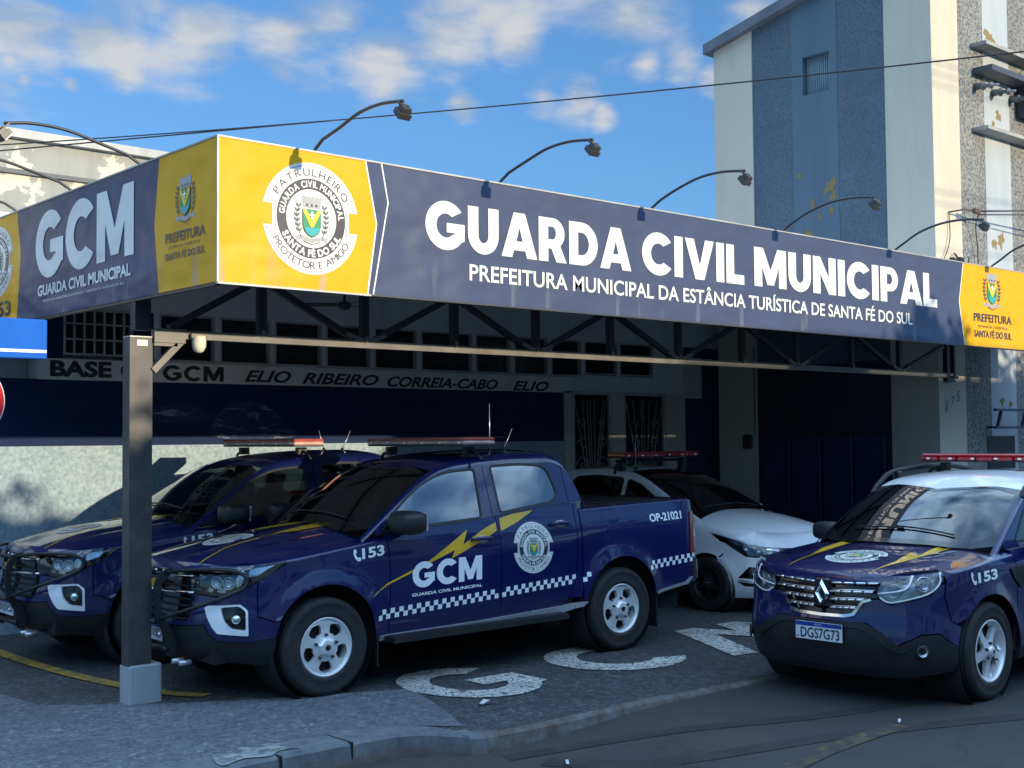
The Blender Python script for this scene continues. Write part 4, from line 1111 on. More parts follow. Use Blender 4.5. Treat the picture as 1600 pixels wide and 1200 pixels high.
# ---------------------------------------------------------------- vehicle shell toolkit
def sstep(x, a, b):
    t = min(max((x-a)/(b-a), 0.0), 1.0); return t*t*(3-2*t)
class Curve1:
    """monotone-x table with smooth (Hermite) interpolation"""
    def __init__(s, pts):
        s.p = sorted(pts); n = len(s.p); s.m = []
        d = [(s.p[i+1][1]-s.p[i][1])/(s.p[i+1][0]-s.p[i][0]) for i in range(n-1)]
        for i in range(n):
            if i == 0: s.m.append(d[0])
            elif i == n-1: s.m.append(d[-1])
            elif d[i-1]*d[i] <= 0: s.m.append(0.0)
            else: s.m.append(2*d[i-1]*d[i]/(d[i-1]+d[i]))
    def __call__(s, x):
        p = s.p
        if x <= p[0][0]: return p[0][1]
        if x >= p[-1][0]: return p[-1][1]
        i = 0
        while x > p[i+1][0]: i += 1
        h = p[i+1][0]-p[i][0]; t = (x-p[i][0])/h
        return p[i][1]*(1+2*t)*(1-t)**2 + h*s.m[i]*t*(1-t)**2 + p[i+1][1]*t*t*(3-2*t) + h*s.m[i+1]*t*t*(t-1)
class Shell:
    """x runs rearwards from the front axle, y is +/- half width, z up from the ground"""
    def __init__(s, plan, dn, ds, dr, nose, tail, arches, ze, crown, ys, rr, zcap=None, flare=0.028, flw=0.07):
        P = [Vector(p) for p in smooth_line(plan, 10)]
        s.pl = P; L = [0.0]
        for i in range(1, len(P)): L.append(L[-1]+(P[i]-P[i-1]).length)
        s.L = L; s.len = L[-1]
        s.dn, s.ds, s.dr = Curve1(dn), Curve1(ds), Curve1(dr)
        s.nose, s.tail, s.arches = nose, tail, arches
        s.ze, s.cr, s.rr = Curve1(ze), Curve1(crown), Curve1(rr)
        s.ysf = ys; s.flare = flare; s.flw = flw; s.zcap = zcap
        mid = [i for i in range(len(P)) if P[i].y > 0.6]
        s.xu = [(P[i].x, L[i]) for i in range(len(P))]
    def O(s, u):
        u = min(max(u, 0.0), s.len); L = s.L
        lo, hi = 0, len(L)-1
        while hi-lo > 1:
            m = (lo+hi)//2
            if L[m] <= u: lo = m
            else: hi = m
        t = (u-L[lo])/(L[hi]-L[lo]); p = s.pl[lo].lerp(s.pl[hi], t)
        e = 0.03; a = s._pt(u-e); b = s._pt(u+e); d = (b-a).normalized()
        return p, Vector((-d.y, d.x))
    def _pt(s, u):
        if u < 0: p = s._pt(-u); return Vector((p.x, -p.y))
        if u > s.len: p = s._pt(2*s.len-u); return Vector((p.x, -p.y))
        L = s.L; lo, hi = 0, len(L)-1
        while hi-lo > 1:
            m = (lo+hi)//2
            if L[m] <= u: lo = m
            else: hi = m
        return s.pl[lo].lerp(s.pl[hi], (u-L[lo])/(L[hi]-L[lo]))
    def U(s, x):
        """arc length at which the side passes x"""
        for i in range(1, len(s.xu)):
            if s.xu[i-1][0] <= x <= s.xu[i][0] and s.pl[i].y > 0.3:
                a, b = s.xu[i-1], s.xu[i]
                return a[1]+(b[1]-a[1])*(x-a[0])/max(1e-9, b[0]-a[0])
        return s.len if x > 1 else 0.0
    def B(s, u, z, sg=-1, off=0.0):
        p, n = s.O(u)
        a = sstep(u, *s.nose); b = sstep(u, *s.tail)
        d = (1-a)*s.dn(z)+a*(1-b)*s.ds(z)+b*s.dr(z)+off
        for (ax, az, ar) in s.arches:
            r = math.hypot(p.x-ax, z-az)
            if p.y > 0.6: d += s.flare*math.exp(-((r-ar)/s.flw)**2)
        q = p+n*d
        return (q.x, sg*q.y, z)
    def S(s, x, z, sg=-1, off=0.0): return s.B(s.U(x), z, sg, off)
    def ys(s, x, z): return s.ysf(x, z)
    def G(s, x, z, sg=-1, off=0.0): return (x, sg*(s.ysf(x, z)+off), z)
    def T(s, x, y, off=0.0):
        w = s.ysf(x, s.ze(x))
        return (x, y, s.ze(x)+s.cr(x)*(1-(y/w)**2)+off)
    def loopS(s, pts, res=0.05):
        """(x, z) outline on the flank -> (u, z)"""
        return [(s.U(x), z) for x, z in resample(pts, res)]
    def rail(s, mb, x0, x1, n, sg, mi=0):
        """rounded A-pillar / roof rail strip joining flank and roof"""
        rows = []
        for i in range(n+1):
            x = x0+(x1-x0)*i/n; r = s.rr(x); z = s.ze(x)
            a = Vector(s.G(x, z-r, sg)); yt = s.ysf(x, z)-r; c = Vector(s.T(x, sg*yt))
            ctl = Vector((x, sg*s.ysf(x, z-r*0.12), z+s.cr(x)*(1-((yt+r*.5)/s.ysf(x, z))**2)*0.4))
            rows.append([a*(1-t)**2+ctl*2*t*(1-t)+c*t*t for t in (0, .17, .34, .5, .66, .83, 1)])
        vs = [p for r in rows for p in r]; k = 7
        mb.add(vs, [(i*k+j, i*k+j+1, (i+1)*k+j+1, (i+1)*k+j) for i in range(n) for j in range(k-1)], mi, True)
    def brow(s, mb, u0, u1, n, sg, ztop, inset, capz, mi=0, steps=6):
        """rounded shoulder from the top of the flank band to the cap (bonnet) edge"""
        rows = []
        for i in range(n+1):
            u = u0+(u1-u0)*i/n; zt = ztop(u)
            a = Vector(s.B(u, zt, sg)); c2 = Vector(s.B(u, zt, sg, -inset(u))); c = Vector((c2.x, c2.y, capz(c2.x, c2.y)))
            lo = Vector(s.B(u, zt-0.03, sg)); d = (a-lo).normalized()
            h = max(0.005, c.z-a.z)
            ctl = a+d*h*0.85
            rows.append([a*(1-t)**2+ctl*2*t*(1-t)+c*t*t for t in [k/steps for k in range(steps+1)]])
        k = steps+1
        mb.add([p for r in rows for p in r], [(i*k+j, i*k+j+1, (i+1)*k+j+1, (i+1)*k+j) for i in range(n) for j in range(steps)], mi, True)
        return [tuple(r[-1][:2]) for r in rows]
def arch_cut(cx, cz, r, z0, n=26):
    """points of a wheel opening from its rear foot over the top to its front foot (x decreasing)"""
    a0 = math.asin(max(-1, min(1, (z0-cz)/r)))
    return [(cx+r*math.cos(a0+(math.pi-2*a0)*k/n), cz+r*math.sin(a0+(math.pi-2*a0)*k/n)) for k in range(n+1)]
def car_paint(name, col, rough=0.3, coat=1.0, metal=0.25, dirtz=0.55):
    m, nt, b = nmat(name)
    n1 = noise(nt, 1.2, 4)
    c = ramp(nt, n1, [(0.3, tuple(x*0.92 for x in col)), (0.7, tuple(x*1.08 for x in col))])
    sx = node(nt, 'ShaderNodeSeparateXYZ'); nt.links.new(ocoord(nt), sx.inputs[0])
    dz = node(nt, 'ShaderNodeMapRange', {'Value': sx.outputs[2], 'From Min': 0.25, 'From Max': dirtz+.2, 'To Min': 0.22, 'To Max': 0.01})
    dn = node(nt, 'ShaderNodeMath', {0: dz.outputs[0], 1: ramp(nt, noise(nt, 7, 6, 0.65), [(0.3, 0.25), (0.7, 1.0)])}, operation='MULTIPLY')
    c = mixn(nt, dn.outputs[0], c, (0.12, 0.11, 0.10))
    nt.links.new(c, b.inputs['Base Color'])
    b.inputs['Metallic'].default_value = metal; b.inputs['Roughness'].default_value = rough
    b.inputs['Coat Weight'].default_value = coat; b.inputs['Coat Roughness'].default_value = 0.025; b.inputs['Coat IOR'].default_value = 1.55; b.inputs['Specular IOR Level'].default_value = 0.2
    nb = node(nt, 'ShaderNodeBump', {'Strength': 0.035, 'Distance': 0.02, 'Height': noise(nt, 5.0, 2)})
    nt.links.new(nb.outputs[0], b.inputs['Coat Normal'])
    return m
M_pnavy = car_paint('navy_car_paint', (0.0024, 0.0072, 0.074), 0.4, 1.0, 0.0)
M_pwhite = car_paint('white_car_paint', (0.92, 0.93, 0.94), 0.35, 1.0, 0.0, 0.3)
M_blackp = mat('black_plastic', (0.012, 0.013, 0.015), 0.5, var=0.25, vscale=6, dirt=(0.03, 0.03, 0.03))
M_gloss = mat('gloss_black', (0.006, 0.006, 0.008), 0.12, var=0.1, coat=0.5)
M_tyre = mat('tyre_rubber', (0.016, 0.016, 0.017), 0.75, var=0.25, vscale=8, dirt=(0.05, 0.048, 0.045), bmp=0.3, bscale=80)
M_alloy = mat('alloy_wheel', (0.80, 0.81, 0.82), 0.34, 0.45, 0.05, 1.5)
M_chrome = mat('chrome', (0.75, 0.76, 0.78), 0.08, 1.0, 0.05)
M_silver = mat('silver_trim', (0.55, 0.57, 0.60), 0.3, 0.6, 0.1)
M_under2 = mat('underbody', (0.008, 0.008, 0.009), 0.9, var=0.2)
M_glass = glass_mat('car_glass', (0.30, 0.36, 0.37))
M_screen = glass_mat('windscreen_glass', (0.58, 0.65, 0.66), 0.01, 0.0, 1.35)
M_screen_suv = glass_mat('raked_windscreen_glass', (0.45, 0.52, 0.53), 0.01, 0.0, 1.6)
M_film = glass_mat('mirror_film_glass', (0.20, 0.26, 0.27), 0.015, 0.17)
M_glassd = glass_mat('tinted_car_glass', (0.10, 0.12, 0.13))
M_lampg = glass_mat('lamp_glass', (0.85, 0.88, 0.9))
M_seat = mat('seat_fabric', (0.02, 0.021, 0.024), 0.85, var=0.3)
M_dash = mat('dash_plastic', (0.016, 0.016, 0.018), 0.6, var=0.2)
M_dwhite = mat('decal_white', (0.88, 0.90, 0.92), 0.3, var=0.04, coat=0.6)
M_dgold = mat('decal_gold', (0.70, 0.42, 0.02), 0.3, var=0.08, coat=0.6)
M_red = mat('red_lens', (0.42, 0.012, 0.015), 0.12, var=0.1, coat=0.8)
M_clear = mat('clear_lens', (0.62, 0.42, 0.36), 0.15, var=0.25, vscale=9, coat=0.8)
M_pinkred = mat('faded_red_lens', (0.50, 0.10, 0.07), 0.15, var=0.2, vscale=9, coat=0.8)
M_reflector = mat('lamp_bowl', (0.70, 0.72, 0.75), 0.15, 0.9, 0.15, 20)
M_amber = mat('amber_lens', (0.55, 0.30, 0.03), 0.15, coat=0.7)
M_pblue = mat('plate_blue', (0.01, 0.045, 0.30), 0.4)
M_pwht = mat('plate_white', (0.66, 0.70, 0.74), 0.4)
M_tail = mat('tail_lens', (0.20, 0.008, 0.010), 0.1, coat=0.8)

def tyre_and_rim(root, cx, cz, yc, sg, R, rimr, width, style, rmat=None):
    """one wheel: tyre, rim with openings, hub cap; sg = -1 for the +x flank"""
    ax = Vector((0, sg, 0)); w = width/2
    mb = MB()
    prof = [(rimr-.012, -w*.8), (rimr+.005, -w*.92), (rimr+.03, -w*1.0), (R-.045, -w*1.02), (R-.012, -w*.90), (R, -w*.70)]
    for k in range(4): prof += [(R, -w*.66+w*.40*k), (R-.008, -w*.62+w*.40*k), (R-.008, -w*.56+w*.40*k), (R, -w*.52+w*.40*k)] if k < 4 else []
    prof = [q for q in prof if q[1] <= w*.70]+[(R, w*.70), (R-.012, w*.90), (R-.030, w*.99), (R-.045, w*1.02), (R-.050, w*1.005), (rimr+.035, w*1.0), (rimr+.03, w*1.012), (rimr+.012, w*.95), (rimr-.004, w*.88), (rimr-.012, w*.8)]
    mb.lathe(prof, (cx, yc, cz), ax, 56)
    wh = mb.build('wheel', M_tyre, root, world=False)
    rim = MB(); yo = yc+sg*w*.80
    rim.lathe([(rimr+.004, .012), (rimr-.004, .018), (rimr-.014, .012), (rimr-.02, -.01), (rimr-.03, -.10), (rimr-.05, -.14)], (cx, yo, cz), ax, 48)
    def f(p, q, d=0.0):
        r = math.hypot(p, q)/rimr
        dep = (-.002 if style != 'steel' else .006)-.055*max(0, (r-.30))*(1-r)*1.6-.012*(r > .9)
        if r < .3: dep += .02*(1-(r/.3)**2)
        return (cx+p, yo+sg*(dep+d), cz+q)
    holes = []
    n = 5
    for k in range(n):
        a = R_(90+360/n*k+(36 if style == 'steel' else 0))
        if style == 'steel': shape = [(.47, -.17), (.51, .0), (.47, .17), (.80, .40), (.92, .0), (.80, -.40)]; rd = .035
        elif style == 'star': shape = [(.34, -.12), (.34, .12), (.88, .50), (.93, .25), (.94, 0), (.93, -.25), (.88, -.50)]; rd = .03
        else: shape = [(.36, -.10), (.36, .10), (.90, .34), (.93, 0), (.90, -.34)]; rd = .03
        pts = round_poly([(rr_*rimr*math.cos(t_)*1.0, rr_*rimr*math.sin(t_)) for rr_, t_ in [(x, y/ max(x, .5)*.9 if style != 'steel' else y/x*.8) for x, y in shape]], rd*rimr/.23, 3)
        c, s_ = math.cos(a), math.sin(a)
        holes.append([(x*c-y*s_, x*s_+y*c) for x, y in pts])
    patch(rim, lambda p, q: f(p, q), [circle(0, 0, rimr-.012, 48)]+holes, 0.022, 0.02, 0, 0.03, 0, -sg)
    ro = rim.build('rim', rmat or M_alloy, wh, world=False)
    hb = MB()
    hr = .30*rimr if style == 'steel' else .17*rimr
    hb.lathe([(hr*1.15, .0), (hr*1.1, .022), (hr*.85, .034), (hr*.4, .038), (0, .038)], (cx, yo, cz), ax, 20 if style != 'steel' else 6, 0, style != 'steel')
    hb.lathe([(hr*.36, .0385), (hr*.34, .0415), (0, .0415)], (cx, yo, cz), ax, 20, 1)
    for k in range(5):
        a = R_(90+72*k); q = rimr*(.42 if style == 'steel' else .25)
        hb.lathe([(.012, 0), (.011, .022), (0, .024)], (cx+q*math.cos(a), yo, cz+q*math.sin(a)), ax, 8, 1)
    hb.build('hub_cap', [rmat or M_alloy, M_gloss], wh, world=False)
    br = MB(); br.lathe([(0, -.06), (rimr*.82, -.06), (rimr*.82, -.11), (0, -.11)], (cx, yo, cz), ax, 32); br.build('brake_disc', M_under2, wh, world=False)
    return wh
def ellipsoid(mb, c, r, mi=0, n=16, m=10, pw=1.0, flat=None):
    vs = []
    for i in range(m+1):
        t = math.pi*i/m
        for k in range(n):
            a = 2*math.pi*k/n
            def sp(v): return math.copysign(abs(v)**pw, v)
            vs.append((c[0]+r[0]*sp(math.sin(t))*sp(math.cos(a)), c[1]+r[1]*sp(math.sin(t))*sp(math.sin(a)), c[2]+r[2]*sp(math.cos(t))))
    mb.add(vs, [(i*n+k, i*n+(k+1) % n, (i+1)*n+(k+1) % n, (i+1)*n+k) for i in range(m) for k in range(n)], mi, True)
def door_mirror(root, x, y, z, sg, mats, lx=.30, lz=.20, ly=.13):
    mb = MB(); ellipsoid(mb, (x, sg*y, z), (ly*.62, lx*.5 if False else lx*.5, lz*.5), 0, 20, 12, .62)
    # the housing is longest across the car
    mb.bar((x+.03, sg*(y-lx*.42), z-lz*.36), (x+.08, sg*(y-lx*.75), z-lz*.62), .07, .05, 1)
    mb.box((x+ly*.5, sg*(y-lx*.40), z-lz*.36), (x+ly*.60, sg*(y+lx*.40), z+lz*.36), 2, .004)
    return mb.build('mirror', mats, root, world=False)
def seat(root, x, y, z):
    mb = MB()
    mb.box((x, y-.25, z), (x+.50, y+.25, z+.16), 0, .05)
    q = Vector((.26, 0, .97)); ax = Vector((.97, 0, -.26))
    mb.obox(Vector((x+.52, y, z+.16))+q*.27, ax*.06, (0, .23, 0), q*.30)
    mb.obox(Vector((x+.52, y, z+.16))+q*.66, ax*.045, (0, .12, 0), q*.09)
    return mb.build('seat', M_seat, root, world=False)
def steering(root, x, y, z):
    mb = MB(); ax = Vector((.9, 0, .42)).normalized(); a = Vector((0, 1, 0)); b = ax.cross(a)
    c = Vector((x, y, z))
    mb.tube([c+(a*math.cos(t*.2618)+b*math.sin(t*.2618))*.19 for t in range(25)], .016, 8, 0, False)
    for t in (0, math.pi, math.pi*1.5): mb.bar(c, c+(a*math.cos(t)+b*math.sin(t))*.18, .04, .02)
    mb.lathe([(0, .02), (.06, .02), (.07, -.02), (0, -.05)], c, -ax, 14)
    mb.tube([c, c-ax*.35], .03, 8)
    return mb.build('steering_wheel', M_dash, root, world=False)
def light_bar(root, x, z, half, dx=.16, mats=None, feet=True):
    mb = MB(); mb.box((x-dx+.01, -half+.01, z+.006), (x+dx-.01, half-.01, z+.018), 0, .004)
    for sg in (-1, 1):
        mb.box((x-.05, sg*(half-.14), z-.075), (x+.05, sg*(half-.20), z-.001), 0, .006)
        mb.tube([(x, sg*(half-.18), z-.03), (x, sg*(half-.03), z-.07), (x, sg*(half+.02), z-.12)], .014, 6)
    lb = mb.build('light_bar', M_blackp, root, world=False)
    m2 = MB()
    n = 7
    for k in range(n):
        a = -half+2*half*k/n; b = -half+2*half*(k+1)/n
        end = k in (0, n-1)
        m2.box((x-dx, a+.003, z+.0185), (x+dx, b-.003, z+.052), 1, .012)
    m2.box((x-dx+.002, -half+.002, z+.0525), (x+dx-.002, half-.002, z+.080), 0, .014)
    for k in range(6):
        a = -half+.08+(2*half-.16)*k/5
        m2.box((x-dx-.003, a-.016, z+.028), (x-dx-.0003, a+.016, z+.044), 2)
    m2.build('beacon_lens', mats or [M_pinkred, M_clear, M_dwhite], lb, world=False)
    return lb
def number_plate(root, x, y0, zc, txt, ang=0.0, tilt=0.0, w=.40, h=.13, nx=-1):
    mb = MB()
    def P(a, b, l): return (x+nx*(.004+l*.0015)+abs(a)*0, y0-a, zc+b)   # a runs left to right for a viewer in front
    mb.box((x-.004, y0-w/2, zc-h/2), (x+.004, y0+w/2, zc+h/2), 1)
    mb.add([P(-w/2+.002, h/2-.032, 1), P(w/2-.002, h/2-.032, 1), P(w/2-.002, h/2-.002, 1), P(-w/2+.002, h/2-.002, 1)], [(0, 1, 2, 3)], 0)
    put_text(mb, 'BRASIL', (-.03, h/2-.024, .03, h/2-.010), lambda a, b: P(a, b, 2), 1)
    put_text(mb, txt, (-w/2+.045, -h/2+.012, w/2-.02, h/2-.042), lambda a, b: P(a, b, 2), 2, 0.012)
    put_text(mb, 'BR', (-w/2+.010, -h/2+.012, -w/2+.034, -h/2+.026), lambda a, b: P(a, b, 2), 2)
    return mb.build('number_plate', [M_pblue, M_pwht, vinyl('plate_ink', (0.02, 0.025, 0.05))], root, world=False, fix=False)

def foot_line(S, cap, ym, n=9, lift=0.012):
    """where the windscreen meets the bonnet: (x, y) points from +ym to -ym"""
    out = []
    for k in range(n):
        y = ym-2*ym*k/(n-1); a, b = -0.2, 0.8
        for _ in range(40):
            m = (a+b)/2
            if S.T(m, y)[2] < cap(m, y)+lift: a = m
            else: b = m
        out.append((a, y))
    return out
# ---------------------------------------------------------------- shells of the SUV and the hatchback
SUV = Shell(
    plan=[(-.845, 0), (-.840, .22), (-.82, .44), (-.77, .63), (-.655, .765), (-.48, .838), (-.25, .870), (.0, .882), (.5, .89), (1.3, .893), (2.2, .888), (2.8, .862), (3.2, .80), (3.42, .66), (3.50, .35), (3.51, 0)],
    dn=[(.18, -.09), (.26, -.03), (.36, .0), (.46, .02), (.56, .015), (.66, -.005), (.76, -.012), (.86, -.025), (.93, -.06), (.98, -.10)],
    ds=[(.20, -.07), (.30, -.015), (.45, .0), (.62, .0), (.75, .004), (.88, .010), (.96, .004), (1.02, -.018), (1.10, -.06), (1.2, -.09)],
    dr=[(.2, -.1), (.4, 0), (.8, 0), (1.1, -.03)],
    nose=(.55, 1.25), tail=(4.2, 4.8), arches=[(0, .355, .425), (2.673, .355, .425)],
    ze=[(-.1, .825), (.22, 1.02), (.5, 1.19), (.8, 1.36), (1.05, 1.485), (1.2, 1.54), (1.4, 1.575), (1.8, 1.60), (2.3, 1.59), (2.8, 1.545), (3.1, 1.46), (3.28, 1.25), (3.38, 1.05)],
    crown=[(.22, .09), (.7, .10), (1.1, .075), (1.4, .05), (2.8, .04), (3.4, .05)],
    ys=lambda x, z: .815-.30*(z-1.06)-.06*max(0, .8-x)**2-.05*max(0, x-2.7)**2,
    rr=[(.22, .03), (.8, .035), (1.2, .05), (1.5, .075), (2.8, .075), (3.38, .06)], flare=.028, flw=.06)
SUV_hoodz = Curve1([(-.86, .90), (-.78, .945), (-.62, .985), (-.35, 1.025), (0, 1.062), (.3, 1.088), (.65, 1.11)])
def SUV_cap(x, y):
    return SUV_hoodz(x)-.032*(abs(y)/.72)**2.6-.012*math.exp(-((abs(y)-.42)/.05)**2)*sstep(x, -.75, -.3)
SUV_top = Curve1([(0, .872), (.4, .880), (.65, .905), (.9, .938), (1.2, .970), (1.6, 1.006), (2.0, 1.026), (2.3, 1.04)])
HATCH = Shell(
    plan=[(-.79, 0), (-.78, .22), (-.745, .42), (-.675, .58), (-.55, .71), (-.36, .79), (-.1, .828), (.4, .845), (1.2, .855), (2.0, .852), (2.55, .825), (2.9, .77), (3.1, .64), (3.17, .35), (3.19, 0)],
    dn=[(.14, -.10), (.20, -.03), (.28, .005), (.40, .012), (.52, -.005), (.62, -.02), (.70, -.045), (.78, -.10), (.84, -.16)],
    ds=[(.16, -.06), (.26, -.02), (.45, 0), (.62, .0), (.75, .008), (.84, .0), (.92, -.025), (1.0, -.055)],
    dr=[(.15, -.1), (.4, 0), (.8, 0), (1.0, -.03)],
    nose=(.5, 1.15), tail=(4.0, 4.5), arches=[(0, .305, .345), (2.521, .305, .345)],
    ze=[(-.1, .855), (.16, .985), (.5, 1.145), (.867, 1.320), (1.1, 1.425), (1.3, 1.490), (1.5, 1.528), (1.9, 1.552), (2.3, 1.54), (2.6, 1.49), (2.85, 1.38), (3.0, 1.18), (3.08, 1.02)],
    crown=[(.16, .085), (.7, .10), (1.1, .07), (1.4, .045), (2.6, .04), (3.1, .05)],
    ys=lambda x, z: .785-.33*(z-.93)-.06*max(0, .8-x)**2-.06*max(0, x-2.3)**2,
    rr=[(.16, .03), (.8, .035), (1.2, .05), (1.5, .07), (2.6, .07), (3.08, .05)], flare=.018, flw=.05)
HATCH_hoodz = Curve1([(-.81, .765), (-.72, .86), (-.5, .965), (-.2, 1.035), (.1, 1.08), (.4, 1.11), (.7, 1.125)])
def HATCH_cap(x, y): return HATCH_hoodz(x)-.085*(abs(y)/.68)**2.4
HATCH_top = Curve1([(0, .705), (.4, .715), (.65, .735), (.85, .765), (1.1, .832), (1.5, .90), (1.9, .95), (2.2, .972)])
# ---------------------------------------------------------------- pickup truck
TR = .372; TWB = 3.096
TRUCK = Shell(
    plan=[(-.955, 0), (-.945, .20), (-.915, .40), (-.855, .58), (-.76, .72), (-.62, .825), (-.45, .878), (-.2, .900), (.3, .910), (1.0, .918), (1.8, .920), (2.6, .918), (3.3, .912), (3.85, .900), (4.07, .880), (4.16, .82), (4.195, .72), (4.205, .5), (4.21, 0)],
    dn=[(.24, -.16), (.34, -.07), (.44, -.01), (.54, .012), (.64, .015), (.72, -.005), (.80, -.012), (.90, -.018), (.97, -.035), (1.02, -.07)],
    ds=[(.30, -.09), (.40, -.045), (.50, -.020), (.62, -.004), (.75, .002), (.88, .004), (1.0, .006), (1.08, .000), (1.16, -.014), (1.24, -.034), (1.31, -.052), (1.38, -.066)],
    dr=[(.30, -.10), (.45, -.02), (.60, .02), (.80, .01), (1.0, .0), (1.2, -.01), (1.36, -.03)],
    nose=(.62, 1.35), tail=(5.35, 5.75), arches=[(0, TR+.03, .445), (TWB, TR+.045, .445)],
    ze=[(.28, 1.13), (.55, 1.31), (.763, 1.455), (1.0, 1.60), (1.2, 1.695), (1.35, 1.738), (1.5, 1.762), (1.75, 1.785), (2.1, 1.80), (2.4, 1.80), (2.54, 1.762), (2.61, 1.70), (2.67, 1.56), (2.75, 1.30)],
    crown=[(.28, .075), (.7, .09), (1.1, .07), (1.4, .045), (2.4, .04), (2.75, .05)],
    ys=lambda x, z: .866-.36*(z-1.24)-.05*max(0, .9-x)**2-.02*max(0, x-2.3),
    rr=[(.28, .03), (.8, .035), (1.2, .045), (1.5, .07), (2.3, .075), (2.75, .05)], flare=.040, flw=.085)
T_belt = Curve1([(.30, 1.17), (.6, 1.20), (1.5, 1.262), (1.75, 1.29), (2.1, 1.325), (2.35, 1.350), (2.75, 1.37)])
T_hoodz = Curve1([(-.97, .995), (-.88, 1.035), (-.75, 1.075), (-.5, 1.13), (-.36, 1.158), (-.1, 1.19), (.2, 1.225), (.4, 1.245), (.75, 1.27)])
def T_cap(x, y):
    return T_hoodz(x)-.078*(abs(y)/.75)**2.6-.010*math.exp(-((abs(y)-.46)/.05)**2)*sstep(x, -.8, -.3)
T_ftop = Curve1([(0, .965), (.45, .968), (.70, .978), (.9, .992), (1.25, 1.030), (1.55, 1.070), (1.8, 1.105), (2.0, 1.135), (2.3, 1.17)])
T_rail = Curve1([(2.6, 1.292), (3.3, 1.315), (4.2, 1.335)])
def inset_poly(pts, d):
    """move a closed outline inwards by d"""
    n = len(pts); A = sum(pts[i][0]*pts[(i+1) % n][1]-pts[(i+1) % n][0]*pts[i][1] for i in range(n))
    sg = 1 if A > 0 else -1; out = []
    for i in range(n):
        p0, p, p1 = Vector(pts[i-1]), Vector(pts[i]), Vector(pts[(i+1) % n])
        a = (p-p0).normalized(); b = (p1-p).normalized()
        na = Vector((-a.y, a.x))*sg; nb = Vector((-b.y, b.x))*sg
        m = na+nb; L = m.length
        m = m/L if L > 1e-6 else na
        k = d/max(.4, m.dot(na)); out.append((p.x+m.x*k, p.y+m.y*k))
    return out
